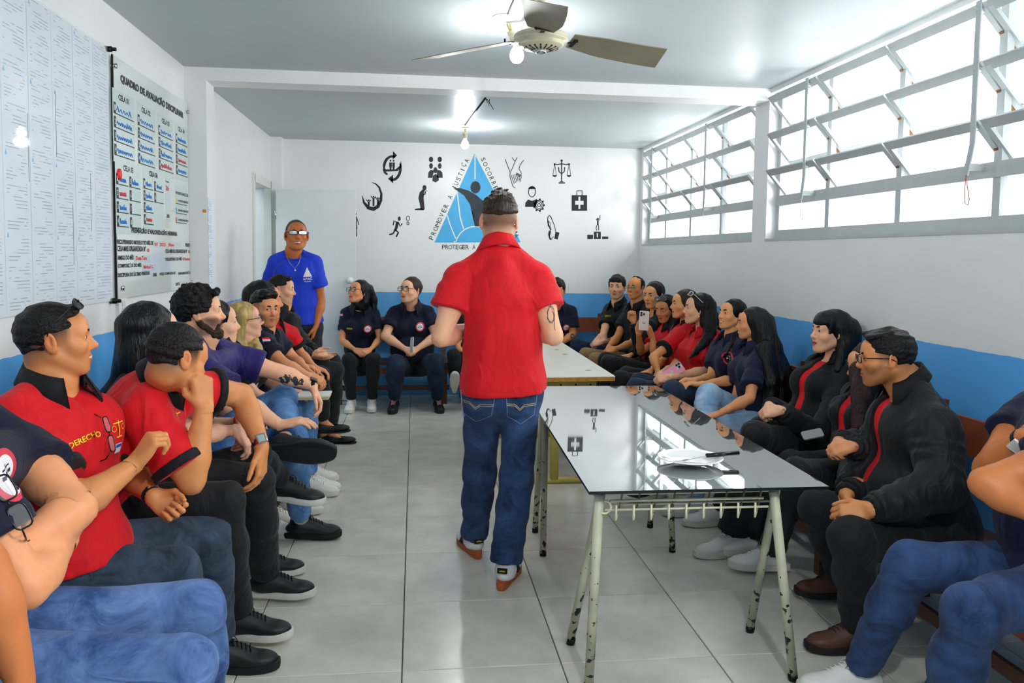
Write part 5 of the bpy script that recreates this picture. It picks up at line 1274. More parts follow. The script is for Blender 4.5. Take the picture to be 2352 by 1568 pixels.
    if stand or tp.get('long'): shp += [cap(B(0, 0, .2), B(0, -.01, hem), (.13*bw)*s+g, (.142*bw)*s+g, .05, cutb=True)] if False else [elp(B(0, -.005, .05), RT, tuple(V(.165*bw, .125*bw, .16)*s+g), .04, cuts=[(B(0, 0, hem), -sp)])]
    sleeves = {}
    for sd in ('R', 'L'):
        S0, e, w = ar[sd]; kk = ((arms or {}).get(sd) or {}).get('sleeve', tp['sleeve']); fo = (.0035, 2.5)
        ru = .052*af+g*.9
        if kk <= 1.05:
            end = S0+(e-S0)*kk; shp += [cap(S0, end, ru-.002, ru+.006*s+tp.get('flare', .004), .018, cutb=True, fold=fo)]; sleeves[sd] = (end, unit(e-S0), ru+.008*s+tp.get('flare', .004))
        else:
            shp += [cap(S0, e, ru+.002, ru+.002, .03, fold=(.005, 3.5)), cap(e, e+(w-e)*(kk-1), ru+.004, .040*s+g*.6, .03, cutb=True, fold=(.0055, 4.5))]; sleeves[sd] = (e+(w-e)*(kk-1), unit(w-e), .040*s+g*.6)
    # neck opening
    tloc = lambda X, Y, Z: [((X-P0[0])*RT[0, i]+(Y-P0[1])*RT[1, i]+(Z-P0[2])*RT[2, i]) for i in range(3)]
    nb = B(0, -.005, 1.0)
    no = .058*s*(1+.12*fat)
    if tp['kind'] in ('polo', 'jacket'):
        shp += [cap(B(0, .012, .955), B(0, .03, 1.16), no*.86, no*1.25, .008, '-')]
        shp += [cap(B(0, .080+.02*bool(fem), .96), B(0, .155, .775), .038*s*collar_open, .007*s, .010, '-')]
    else: shp += [cap(B(0, .030, .945), B(0, .06, 1.16), no*1.05, no*1.4, .01, '-')]
    if 'hem' in tp or tp.get('long'): shp += [halfcut(B(0, 0, hem), -sp)]
    wr = tp.get('wr', .006)
    wo = rnd.randint(0, 20)
    dsp = lambda X, Y, Z: wr*(noise3(*tloc(X, Y, Z), tp.get('wsc', (6, 6, 3)), 6, wo)*.8+.9*np.abs(noise3(*tloc(X, Y, Z), (7, 5, 4), 4, wo+5))-.95)
    if tp['kind'] == 'jacket':
        und = trunk(g*.35); und += [cap(B(0, -.0, .93), B(0, .03, 1.16), no*.95, no*1.25, .008, '-'), cap(B(0, .10, .95), B(0, .150, .84), .022*s, .008*s, .012, '-')]
        solid('shirt', und, mres*1.4, [C_[tp['inner']]], root, org)
        gp_ = tp.get('gap', .055)*s
        def slab(X, Y, Z):
            x, y, z = tloc(X, Y, Z); zf = z/L_
            w_ = gp_*(.55+.55*zf+.10*np.sin(zf*9))
            return np.maximum(np.maximum(np.abs(x)-w_, .03*s-y), np.maximum(-z+.04, z-L_*1.05))
        c0 = B(0, .15, .5); shp += [_mk(c0-.45, c0+.45, slab, .012, '-')]
    so_ = solid({'polo': 'polo_shirt', 'tee': 't_shirt', 'jacket': 'jacket'}[tp['kind']], shp, mres, [C_[tp['mat']]], root, org, disp=dsp, regions=())
    tgt = [so_]
    # collar
    if tp['kind'] in ('polo', 'jacket'):
        cm = C_[tp['collar'] or tp['mat']]
        b_ = MB(); n = 36; inn = no*1.04; rows = []
        gapa = math.radians(34 if tp['kind'] == 'polo' else 48)
        for j in range(n+1):
            a = math.pi/2+gapa+(2*math.pi-2*gapa)*j/n; ca, sa = math.cos(a), math.sin(a); fr = (1+sa)/2; ends = min(1, min(j, n-j)/4)
            up_ = .046-.022*fr; ctr = B(0, .002+.020*fr, 1.03-.075*fr); rad_ = V(0, 0, 0)+cr*ca+cfw*sa
            r0 = inn+.002; r1 = inn+.007; r2 = inn+.034+.014*fr; dz = .047*(1+.45*(1-ends))+.012*fr
            rows.append([ctr+rad_*r0*1.0-sp*.014, ctr+rad_*(r0+.001)+sp*up_*s, ctr+rad_*(r1+.002)+sp*(up_+.004)*s, ctr+rad_*(r1+.010)+sp*(up_-.010)*s, ctr+rad_*(r2+.004)+sp*(up_-dz)*s, ctr+rad_*(r2-.001)+sp*(up_-dz-.004)*s, ctr+rad_*(r0+.006)+sp*(up_-.02)*s])
        k = len(rows[0]); b_.add([p-org for r_ in rows for p in r_], [(i*k+j, i*k+(j+1) % k, (i+1)*k+(j+1) % k, (i+1)*k+j) for i in range(n) for j in range(k)]+[tuple(range(k)), tuple(n*k+j for j in range(k))[::-1]], 0, True)
        b_.build('collar', cm, root)
        if tp['kind'] == 'polo':
            for i in range(2):
                drape_mesh('button', disc_me(.0055, 0, 10, 1, M_dark if tp['mat'] in ('red', 'red2') else C_['navy2']), B(.0, .12, .80-.055*i), cr, sp, tgt, org, root, .003)
    else:
        b_ = MB(); ctr = B(0, .014, .955); pts = []
        for j in range(30):
            a = 6.283*j/30; ca, sa = math.cos(a), math.sin(a); fr = (1+sa)/2; pts.append(ctr+cr*ca*(no*1.16)+cfw*sa*(no*1.12+.012*fr)+sp*(.026-.062*fr)*s-org)
        b_.tube(pts, .0055, 8, closed=True).build('neckband', C_[tp['mat']], root)
    if tp['cuff']:
        for sd in ('R', 'L'):
            c, u_, r_ = sleeves[sd]; solid('cuff', [cap(c-u_*.030, c+u_*.003, r_+.0075, r_+.0085, 0, cutb=True, cuta=True)], min(res, .009), [C_[tp['cuff']]], root, org)
    if tp['kind'] == 'jacket':
        for sd in ('R', 'L'):
            c, u_, r_ = sleeves[sd]; solid('cuff', [cap(c-u_*.012, c+u_*.022, r_*.94, r_*.86, 0, cutb=True, cuta=True)], min(res, .01), [C_[tp['mat']]], root, org)
    # trousers
    tr = []; gp = .010
    tr += [elp(B(0, -.01, .02), RT, tuple(V(.158*bw*hipw, .118*bw, .115)*s+gp*.6), .03)]
    if stand: tr += [elp(P0+V(0, 0, -.02), RT, tuple(V(.160*bw, .118*bw, .12)*s+gp*.6), .03)]
    ends = {}
    bt = C_[bottom]
    for sd in ('R', 'L'):
        hj, k, an, l_ = lg[sd]; he = l_.get('hem', .93); wid = l_.get('w', 1.0)*(1.12 if bottom.startswith('jeans') else 1.05)
        en = k+(an-k)*he; tr += [cap(hj, k, .083*lf+.004, .058*lf*wid, .04, fold=(.0022, 2.2)), cap(k, k+(an-k)*.4, .058*lf*wid, .056*lf*wid, .03, fold=(.004, 1.5)), cap(k+(an-k)*.35, en, .056*lf*wid, (.049 if he > .8 else .05)*s*wid*l_.get('hw', 1.0), .03, cutb=True, fold=(.0035, 2.6))]
        ends[sd] = en
    solid('trousers' if not bottom.startswith('jeans') else 'jeans', tr, mres*1.25, [bt], root, org, disp=lambda X, Y, Z: .0035*(noise3(X, Y, Z, 8, 6, 2)+.6*noise3(X, Y, Z, 17, 5, 9)))
    # shoes
    if shoes:
        for sd in ('R', 'L'):
            hj, k, an, l_ = lg[sd]; kd = l_.get('shoe', shoes[0] if isinstance(shoes, tuple) else shoes)
            if kd is None: continue
            az = l_.get('az', chest_az); M3 = Matrix.Rotation(math.radians(az-90), 3, 'Z') @ Matrix.Rotation(math.radians(l_.get('pitch', 0)), 3, 'X') @ Matrix.Rotation(math.radians(l_.get('roll', 0)), 3, 'Y')
            off = np.array(M3 @ Vector((0, 0, -.085*s))); shoe(root, org, kd, an+off, az, l_.get('pitch', 0), l_.get('roll', 0), s*l_.get('fs', 1.0))
            if l_.get('sock'): MB().tube([tuple(an+off*.0+(k-an)*t_-org) for t_ in (-.02, .25)], .040*s, 14).build('sock', mat('sock_'+l_['sock'], l_['sock'], .8), root)
    if glasses: put_specs(root, org, H, R, hsz, **glasses)
    ctx = dict(root=root, org=org, H=H, R=R, s=hsz, B=B, cr=-cr, cf=cfw, sp=sp, tgt=tgt, body=bo, SH=SH, arms=ar, legs=lg, sleeves=sleeves)
    if extra: extra(ctx)
    return ctx
# ================================================================ the people of the photograph
def q(px, py, Y): return W(px, py, Y=Y)
def HS(hh, Y, s=1.0, fem=0): return hh*Y/F_PX/(.222 if fem else .246)/s/(.96 if fem else 1)
def band(ctx, sd, t, r, w, m, name='wristband', dial=None):
    S0, e, w_ = ctx['arms'][sd]; u = unit(w_-e); c = e+(w_-e)*t-ctx['org']
    o = MB().tube([c-u*w/2, c-u*w/4, c+u*w/4, c+u*w/2], [r*.97, r, r, r*.97], 18).build(name, m, ctx['root'])
    if dial is not None:
        dr, sz, md, mf = dial; dr = unit(V(dr)-u*np.dot(V(dr), u)); sd_ = np.cross(u, dr); p = c+dr*(r+.002)
        b = MB(); Mx_ = Matrix(((sd_[0], u[0], dr[0], p[0]), (sd_[1], u[1], dr[1], p[1]), (sd_[2], u[2], dr[2], p[2]), (0, 0, 0, 1)))
        b.box((-sz*.5, -sz*.58, -.004), (sz*.5, sz*.58, .004), M=Mx_); f_ = b.build('watch_case', md, o)
        b = MB(); b.box((-sz*.36, -sz*.4, .004), (sz*.36, sz*.4, .0048), M=Mx_); b.build('watch_face', mf, o)
def clasp(c, chest, spread=.075, low=.02, s=1.0, up=0):
    """two hands folded together at c in front of a person whose chest faces azimuth chest"""
    f = azv(chest); r = unit(np.cross(f, V(0, 0, 1)))
    out = {}
    for sd, sg in (('R', 1), ('L', -1)):
        out[sd] = dict(w=V(c)+r*sg*spread*s-f*.055*s+V(0, 0, .015), d=unit(-r*sg*.75+f*.75-V(0, 0, .28-up)), n=unit(-r*sg*.6-V(0, 0, .7)-f*.25), curl=.62 if sg > 0 else .5, thumb=.5, spread=.3)
    return out
def arms2(eR, eL, hands): hands['R']['e'] = eR; hands['L']['e'] = eL; return hands
def phone(name_label, c, nrm, up, m, cam3=True, w=.074, h=.15):
    nrm = unit(nrm); up = unit(V(up)-nrm*np.dot(V(up), nrm)); x = np.cross(up, nrm)
    o = empty('phone', tuple(c), name_label, 'phone')
    Mx_ = Matrix(((x[0], up[0], nrm[0], 0), (x[1], up[1], nrm[1], 0), (x[2], up[2], nrm[2], 0), (0, 0, 0, 1)))
    bm_ = bmesh.new(); bmesh.ops.create_cube(bm_, size=1); bmesh.ops.scale(bm_, vec=(w, h, .009), verts=bm_.verts); bmesh.ops.bevel(bm_, geom=[e for e in bm_.edges if abs((e.verts[0].co-e.verts[1].co).z) > .005], offset=.010, segments=4, profile=.5, affect='EDGES'); bmesh.ops.transform(bm_, matrix=Mx_, verts=bm_.verts)
    me = bpy.data.meshes.new('case'); bm_.to_mesh(me); bm_.free(); me.materials.append(m); link('case', me, o)
    b = MB(); b.box((-w*.42, -h*.455, -.0052), (w*.42, h*.455, -.0044), M=Mx_); b.build('screen', mat('phone_screen', '0A0B0E', .08), o)
    if cam3:
        b = MB(); b.box((-w*.44, h*.20, .0044), (w*.08, h*.46, .0062), M=Mx_); k = b.build('camera_block', mat('camera_block', 'D9CFCB', .3), o)
        for dx, dy in ((-.32, .39), (-.32, .27), (-.06, .33)): MB().lathe([(.0085, .0062), (.0085, .0085), (.006, .0088), (0, .008)], 16, (0, 0, 0), M=Mx_ @ Matrix.Translation((dx*w, dy*h, 0))).build('camera_lens', M_dark, k)
        MB().lathe([(.013, .0046), (.013, .0075), (0, .0078)], 20, M=Mx_ @ Matrix.Translation((.0, -.10*h, 0))).build('ring_grip', mat('grip', 'CFCFCF', .3), o)
    return o

# ---- the speaker, seen from behind
def ex_speaker(c):
    B, cr, cf, sp = c['B'], c['cr'], c['cf'], c['sp']; root, org = c['root'], c['org']
    jn = [o for o in root.children if o.name.startswith('jeans')]
    Mst = mat('pocket_stitch', 'C9B48C', .7); up = V(0, 0, 1); back = -cf; r_ = V(1, 0, 0)
    for px, sg in ((1100, -1), (1203, 1)):
        ctr = q(px, 945, 3.55)
        def path(pts, m, nm, w=.0016):
            b = MB(); P = [V(p[0], p[1], 0) for p in pts]; L_, R_ = [], []
            for i in range(len(P)):
                t = unit(P[min(i+1, len(P)-1)]-P[max(i-1, 0)]); n = V(-t[1], t[0], 0); L_.append(P[i]+n*w); R_.append(P[i]-n*w)
            k = len(P); b.add(L_+R_, [(i, k+i, k+i+1, i+1) for i in range(k-1)]); drape_mesh(nm, b.mesh(nm, m), ctr, V(1, 0, 0), up, jn, org, root, .0015, .3)
        w, h = .075, .075
        def sub(pts, n=8): return [tuple(V(*pts[i])+(V(*pts[i+1])-V(*pts[i]))*k/n) for i in range(len(pts)-1) for k in range(n)]+[pts[-1]]
        path(sub([(-w, h), (-w*.85*1, -h*.5), (0, -h), (w*.85, -h*.5), (w, h), (-w, h*1.02)]), mat('stitch_blue', '7187AE', .8), 'back_pocket')
        for dy in (0, .008): path(sub([(-w*.95, h*.25+dy), (-w*.45, h*.2+dy), (-w*.1, -h*.12+dy), (w*.15, h*.12+dy), (w*.95, h*.15+dy)]), Mst, 'pocket_stitching', .0014)
    # tattoo on the right upper arm
    M_t = M_ink; b = MB()
    def line(pts, w=.0012):
        P = [V(p[0], p[1], 0) for p in pts]; L_, R_ = [], []
        for i in range(len(P)):
            t = unit(P[min(i+1, len(P)-1)]-P[max(i-1, 0)]); n = V(-t[1], t[0], 0); L_.append(P[i]+n*w); R_.append(P[i]-n*w)
        k = len(P); b.add(L_+R_, [(i, k+i, k+i+1, i+1) for i in range(k-1)])
    r2 = random.Random(3)
    for k in range(9): a = k*.7; line([(.02*math.cos(a+t)*(1-.05*k), -.02+.045*math.sin(a+t)*(1-.07*k)) for t in np.linspace(0, 2.2, 9)], .0009)
    line([(-.012, .05), (-.016, .035), (-.008, .022), (.004, .03), (.010, .045), (.004, .055), (-.006, .053)]); line([(-.006, .05), (.0, .02), (.012, .0), (.018, -.03), (.010, -.06), (.012, -.085)])
    drape_mesh('arm_tattoo', b.mesh('arm_tattoo', M_t), q(1275, 716, 3.6), unit(V(1, .35, 0)), up, [c['body']], org, root, .0008, .3)
    for sd in ('L', 'R'):
        S_ = [o for o in root.children if o.name.startswith('shoe')]
    for o in [o for o in root.children if o.name.startswith('shoe')]:
        lm = text_mesh('adidas', .026, .007, M_yt, .02); l_ = MB().box((-.022, -.004, -.011), (.022, 0, .011)).build('heel_tab', C_['black'], o, (0, -.0735, .082), (math.radians(-12), 0, 0))
        link('lettering', lm, o, (-.013, -.0795, .079), (math.radians(78), 0, 0))
        for sg in (-1, 1):
            for k in range(3): MB().bar((sg*.0445, .050+k*.017, .034), (sg*.037, .022+k*.016, .080), .007, .006).build('side_stripe', C_['black'], o)
person('speaker standing in the middle, back to the viewer, red polo and blue jeans', q(1146, 508, 3.72), (91, -2), q(1154, 895, 3.74), 91, s=1.06, hs=.98, skin='light', hair=('crew', 'brown'), fade=.75, neck=q(1145, 588, 3.70),
       arms=dict(R=dict(s=q(1230, 640, 3.72), e=q(1272, 772, 3.66), w=q(1215, 748, 3.90), d=(-.6, .8, .1), n=(-.5, 0, -.7), curl=.5), L=dict(s=q(1056, 643, 3.72), e=q(1013, 775, 3.66), w=q(1080, 755, 3.92), d=(.6, .8, .1), n=(.5, 0, -.7), curl=.5)),
       legs=dict(R=dict(k=q(1187, 1095, 3.74), a=V(.425, 3.70, .092), az=72, w=1.12, hw=1.15, hem=.97), L=dict(k=q(1103, 1090, 3.93), a=V(.305, 4.10, .092), az=104, w=1.1, hw=1.1, hem=.97)),
       top=dict(kind='polo', mat='red2', sleeve=.50, hem=-.005, g=.014, long=1, wr=.009, wsc=(5, 5, 1.6), flare=.005), bottom='jeansd', shoes=('gum', 0), stand=True, res=.007, hres=.004, group='people standing', extra=ex_speaker, noeyes=True, armfat=1.12)
# ---- man in royal blue T-shirt by the door
def ex_blue(c):
    B, cr, cf, sp = c['B'], c['cr'], c['cf'], c['sp']; root, org = c['root'], c['org']; bb = B(-.09, .12, .70)
    b = MB(); vs = []; fs = []
    for i in range(9):
        for j in range(i+1): vs.append((-.036*i/8+.072*i/8*(j/max(1, i)), .058-.078*i/8, 0))
    for i in range(8):
        for j in range(i+1):
            a0 = i*(i+1)//2+j; b0 = (i+1)*(i+2)//2+j; fs.append((a0, b0, b0+1))
            if j < i: fs.append((a0, b0+1, a0+1))
    b.add(vs, fs); k = b.mesh('emblem', M_badge)
    drape_mesh('chest_emblem', k, bb, cr, V(0, 0, 1), c['tgt'], org, root, .004)
    print_text(root, org, c['tgt'], 'APAC', bb-V(0, 0, .036), cr, V(0, 0, 1), .075, .020, M_badge)
    print_text(root, org, c['tgt'], 'FRANCO', bb-V(0, 0, .058), cr, V(0, 0, 1), .055, .009, M_badge)
    b = MB(); b.tube([B(.055, .10, .95)-org, B(.035, .135, .86)-org, B(.0, .150, .785)-org, B(-.035, .135, .86)-org, B(-.055, .10, .95)-org], .0016, 6)
    n_ = b.build('necklace', mat('silver', 'D9D4C0', .3, metal=.8), root); MB().lathe([(0, -.009), (.007, -.004), (.007, .004), (0, .009)], 12, tuple(B(.0, .152, .765)-org)).build('pendant', mat('pearl', 'EFE8C8', .3), n_)
person('grinning man in a royal blue T-shirt and wraparound glasses standing by the open door', q(681, 541, 6.9), (-76, 8), q(688, 752, 6.95), -82, s=1.05, hs=HS(77, 6.9, 1.05), skin='brown', hair=('buzz', 'grey'), fade=.35, smile=1.2, opn=1.2, teeth=1, neck=q(672, 588, 6.92), fat=.1,
       arms=dict(R=dict(s=q(632, 604, 6.92), e=q(618, 690, 6.95), w=q(640, 760, 6.85), d=(.3, -.2, -.8), n=(1, 0, 0), curl=.3), L=dict(s=q(722, 606, 6.92), e=q(737, 690, 6.95), w=q(726, 748, 6.86), d=(-.3, 0, -.9), n=(-1, 0, 0), curl=.3)),
       legs=dict(R=dict(k=q(668, 880, 6.9), a=V(-1.08, 6.95, .09), az=-80), L=dict(k=q(722, 880, 6.9), a=V(-.86, 6.95, .09), az=-70)), top=dict(kind='tee', mat='royal', sleeve=.60, hem=.05, g=.012, long=1, wr=.006, flare=.012), bottom='charcoal', shoes=('black', 0), stand=True, res=.010, hres=.005,
       glasses=dict(kind='slim', lens=mat('mirror_lens', 'C8D4DC', .1, metal=.7), up=(0, -.002, .003)), group='people standing', extra=ex_blue, brow=.8)

# ---- left row, from the viewer towards the back
GL = 'people seated along the left wall'
person('person at the very left edge in the foreground, only a bare forearm showing', q(-330, 700, 1.35), (0, 0), V(-1.25, 1.36, .54), 0, skin='brown', arms=dict(R=dict(e=V(-1.1, 1.1, .78), w=V(-.9, 1.0, .7), d=(1, 0, -.3), n=(0, 0, -1)), L=dict(e=q(-40, 1300, 1.62), w=q(48, 1560, 1.62), d=(.3, 0, -1), n=(-.5, 0, -.5), fine=False)),
       legs=dict(R=dict(k=V(-.84, 1.2, .56), a=V(-.86, 1.2, .09)), L=dict(k=V(-.84, 1.5, .56), a=V(-.95, 1.5, .09))), top=dict(mat='black'), group=GL, hres=.008, armfat=1.2, res=.014)
def ex_l1(c):
    put_specs(c['root'], c['org'], q(28, 1162, 1.86), np.stack([unit(V(.5, -.2, -.85)), unit(V(.5, -.85, .3)), unit(np.cross(V(.5, -.2, -.85), V(.5, -.85, .3)))], 1), 1.0, 'square', M_lens, name='hanging_glasses')
    badge(c['root'], c['org'], c['tgt'], q(12, 1085, 1.85), unit(V(.7, .7, 0)), V(0, 0, 1), .045)
person('man with folded arms in navy T-shirt and blue jeans at the left edge', q(-205, 790, 2.02), (10, 0), V(-1.22, 2.08, .55), -18, s=1.06, skin='warm', neck=q(-120, 935, 2.04),
       arms=dict(L=dict(sleeve=.32, s=q(48, 1045, 2.12), e=q(178, 1170, 2.02), w=q(35, 1255, 1.86), d=(-.85, -.35, -.25), n=(-.3, .6, 0), curl=.3), R=dict(s=q(-120, 1085, 1.80), e=q(62, 1352, 1.80), w=q(150, 1240, 2.0), d=(.1, .6, .7), n=(-.7, .3, 0), curl=.5)),
       legs=dict(L=dict(k=q(452, 1400, 2.30), a=V(-.62, 2.45, .09), az=0, shoe='black'), R=dict(k=q(425, 1530, 2.02), a=V(-.66, 2.15, .09), az=-5)), top=dict(kind='tee', mat='navy2', sleeve=.55, g=.012, long=1), bottom='jeans', shoes=('black', 0), group=GL, extra=ex_l1, hres=.005, res=.009, armfat=1.12, fat=.35, belly=.5)
def ex_l2(c):
    B, cr, cf, sp = c['B'], c['cr'], c['cf'], c['sp']; root, org = c['root'], c['org']
    print_text(root, org, c['tgt'], 'DERECHO', q(193, 1014, 2.45), unit(V(.85, .30, .30)), V(-.3, 0, 1), .085, .018, M_yt)
    # gold scales emblem and a small coloured patch
    e0 = B(-.085, .12, .70)
    for me_, off in ((rect_me(.004, .05, M_yt, 1, 4), 0), (rect_me(.05, .0035, M_yt, 4, 1), .018), (rect_me(.03, .004, M_yt, 2, 1), -.026)): drape_mesh('scales_emblem', me_, e0+sp*off, cr, sp, c['tgt'], org, root, .003)
    for sg in (-1, 1): drape_mesh('scales_emblem', disc_me(.010, .0085, 12, 1, M_yt), e0+sp*.002+cr*sg*.024, cr, sp, c['tgt'], org, root, .003)
    drape_mesh('coloured_patch', rect_me(.034, .03, M_badge, 3, 3), e0-sp*.062, cr, sp, c['tgt'], org, root, .003); drape_mesh('coloured_patch', rect_me(.028, .010, M_blue_p, 3, 1), e0-sp*.055, cr, sp, c['tgt'], org, root, .004)
    pR = np.stack([unit(V(.35, -.25, -.9)), unit(cf+V(0, 0, .2)), unit(np.cross(V(.35, -.25, -.9), cf))], 1)
    put_specs(root, org, B(-.012, .155, .685)-pR[:, 1]*.09, pR, .9, 'slim', M_lens, name='hanging_glasses')
    put_specs(root, org, c['H'], c['R'], c['s'], 'shades', M_dlens, up=(0, -.004, .040), tilt=42, name='sunglasses')
    band(c, 'L', .93, .031, .022, C_['black'])
person('man in a red polo with black collar and sunglasses pushed up on his head, clapping', q(128, 780, 2.62), (20, 3), q(165, 1290, 2.62), -22, s=1.07, hs=HS(172, 2.62, 1.07), skin='tan', hair=('short', 'short'), fade=.9, stub=.5, smile=.7, opn=.6, teeth=1, neck=q(118, 905, 2.63), nose=1.15, fat=.15,
       arms=dict(R=dict(s=q(35, 965, 2.48), e=q(165, 1170, 2.36), w=q(305, 1070, 2.52), d=(.55, .2, .75), n=(.5, .5, -.4), curl=.75, thumb=.8), L=dict(s=q(222, 955, 2.80), e=q(300, 1085, 2.86), w=q(352, 1140, 2.72), d=(.75, -.25, -.45), n=(-.2, -.5, .6), curl=.85, thumb=.9)),
       legs=dict(L=dict(k=q(478, 1228, 2.98), a=V(-.70, 3.0, .09), az=0), R=dict(k=q(405, 1310, 2.70), a=V(-.66, 2.6, .09), az=-6)), top=dict(mat='red', collar='black', cuff='black', sleeve=.68, g=.012, long=1, hem=.0), bottom='jeansg', shoes=('black', 0), group=GL, extra=ex_l2, hres=.0034, res=.0075, armfat=1.12)
def hair_fall(H, R, s, pts, r0=.05, r1=.02): return (pts, r0*s, r1*s)
def ex_l3(c):
    band(c, 'L', .95, .026, .01, mat('red_beads', 'C0182A', .3), 'bracelet')
person('woman with long straight black hair half hidden behind the man leaning on his hand', q(347, 765, 3.3), (38, 0), V(-1.16, 3.32, .53), 0, fem=1, hs=HS(128, 3.3, 1, 1), skin='pale', hair=('long', 'dark'),
       longhair=[([q(325, 780, 3.3), q(300, 850, 3.28), q(268, 900, 3.26), q(225, 925, 3.3)], .075, .03), ([q(350, 790, 3.3), q(330, 860, 3.28), q(300, 930, 3.26)], .065, .04)],
       arms=dict(R=dict(e=q(470, 1000, 3.2), w=q(540, 985, 3.3), d=(.5, .1, -.8), n=(-1, 0, 0), curl=.4), L=dict(e=q(480, 985, 3.5), w=q(552, 965, 3.42), d=(.2, -.2, -.9), n=(-1, -.2, 0), curl=.5)),
       legs=dict(R=dict(k=q(585, 1040, 3.5), a=q(650, 1105, 3.72), az=-12, pitch=-5, shoe='black_white', hem=.9), L=dict(k=q(560, 1090, 3.7), a=V(-.71, 3.9, .09), az=0)), top=dict(mat='black'), bottom='trouser', group=GL, hres=.006, res=.011, extra=ex_l3)
def ex_l4(c):
    band(c, 'L', .90, .0315, .024, M_chrome, 'watch', ((.3, -.8, .55), .034, M_chrome, mat('lcd', '9FB0A8', .3)))
    B, cr, cf, sp = c['B'], c['cr'], c['cf'], c['sp']
    e0 = q(420, 965, 2.8)
    for me_, off in ((rect_me(.004, .05, M_yt, 1, 4), 0), (rect_me(.05, .0035, M_yt, 4, 1), .018), (rect_me(.03, .004, M_yt, 2, 1), -.026)): drape_mesh('scales_emblem', me_, e0+V(0, 0, off), unit(V(.45, .55, 0)), V(0, 0, 1), c['tgt'], c['org'], c['root'], .003)
person('man in red polo leaning forward, chin on his fist, steel watch on his wrist', q(407, 822, 2.80), (44, -18), q(215, 1130, 3.0), 8, s=1.06, hs=HS(158, 2.80, 1.06), skin='tan', hair=('crop', 'short'), fade=.95, stub=.3, neck=q(362, 890, 2.92),
       arms=dict(R=dict(s=q(330, 945, 2.78), e=q(440, 1105, 2.74), w=q(470, 935, 2.78), d=(-.15, .12, .95), n=(-.6, .6, 0), curls=(.55, .8, .85, .9), thumb=.8), L=dict(sleeve=.45, s=q(448, 895, 3.18), e=q(555, 905, 3.30), w=q(603, 1030, 3.16), d=(-.08, -.15, -.95), n=(-.75, .1, -.3), curl=.28, spread=.9, thumb=.2)),
       legs=dict(R=dict(k=q(518, 1148, 3.02), a=q(545, 1412, 3.20), az=-6, hem=.95, hw=1.15), L=dict(k=q(592, 1100, 3.32), a=q(612, 1322, 3.60), az=-5, hem=.95, hw=1.15)), top=dict(mat='red', collar='black', cuff='black', sleeve=.80, g=.013, long=1), bottom='trouser', shoes=('black_white', 0), group=GL, extra=ex_l4, hres=.0038, res=.008, armfat=1.12, noeyes=False)
def ex_l5(c):
    band(c, 'L', .95, .030, .022, C_['black'], 'watch', ((.1, -.3, .9), .03, M_dark, M_dark))
    b = MB(); r2 = random.Random(5)
    for k in range(14):
        cx, cy = r2.uniform(-.055, .055), r2.uniform(-.022, .022); rr_ = r2.uniform(.008, .020); n = 9
        b.add([(cx, cy, 0)]+[(cx+rr_*math.cos(6.283*j/n)*r2.uniform(.7, 1.1), cy+rr_*math.sin(6.283*j/n)*r2.uniform(.6, 1), 0) for j in range(n)], [(0, j+1, (j+1) % n+1) for j in range(n)])
    S0, e, w = c['arms']['L']; drape_mesh('forearm_tattoo', b.mesh('forearm_tattoo', mat('dark_ink', '33343A', .6)), e+(w-e)*.35, unit(w-e), unit(V(0, -.3, 1)), [c['body']], c['org'], c['root'], .001, .2)
person('bearded man with curly dark hair, indigo T-shirt and jeans, one shoe across his knee', q(459, 718, 3.95), (10, 3), V(-1.12, 3.95, .54), -12, s=1.05, hs=HS(116, 3.95, 1.05), skin='light', hair=('curly', 'curly'), beard=2, smile=.4, neck=q(474, 788, 3.96),
       arms=dict(L=dict(s=q(532, 822, 4.12), e=q(640, 855, 4.15), w=q(718, 885, 4.2), d=(.35, 0, -.9), n=(-.85, -.2, -.2), curl=.35, spread=.6, thumb=.4), R=dict(s=q(455, 845, 3.80), e=q(560, 925, 3.7), w=q(640, 975, 3.72), d=(.95, .1, .12), n=(.1, .1, -1), curl=.25, spread=.5, thumb=.3)),
       legs=dict(L=dict(k=q(650, 915, 4.25), a=q(655, 1022, 3.86), az=-2, roll=-82, pitch=-3, shoe='black', hem=.85, fs=1.15), R=dict(k=q(672, 1010, 4.02), a=q(692, 1196, 4.38), az=-2, shoe='black', hem=.90, sock='D8D6D0')), top=dict(kind='tee', mat='purple', sleeve=.62, g=.012), bottom='jeansb', shoes=('black', 0), group=GL, extra=ex_l5, hres=.0045, res=.009, armfat=1.08)
person('dark-haired woman mostly hidden between the bearded man and the blonde woman', q(498, 742, 4.5), (20, 2), V(-1.2, 4.5, .52), 0, fem=1, hs=HS(98, 4.5, 1, 1), skin='pale', hair=('long', 'dark'), longhair=[([q(505, 745, 4.5), q(517, 800, 4.5), q(520, 850, 4.5)], .05, .04)], top=dict(kind='tee', mat='black'), bottom='trouser', shoes=('white', 0), group=GL, hres=.007, res=.013)
def ex_l7(c):
    B, cr, cf, sp = c['B'], c['cr'], c['cf'], c['sp']
    b = MB(); r2 = random.Random(9)
    for k in range(12): x, y = r2.uniform(-.05, .05), r2.uniform(-.06, .06); b.add([(x, y, 0), (x+.018, y+.004, 0), (x+.014, y+.022, 0), (x+.003, y+.016, 0)], [(0, 1, 2, 3)])
    drape_mesh('white_print', b.mesh('white_print', M_badge), B(0, .13, .42), cr, sp, c['tgt'], c['org'], c['root'], .003)
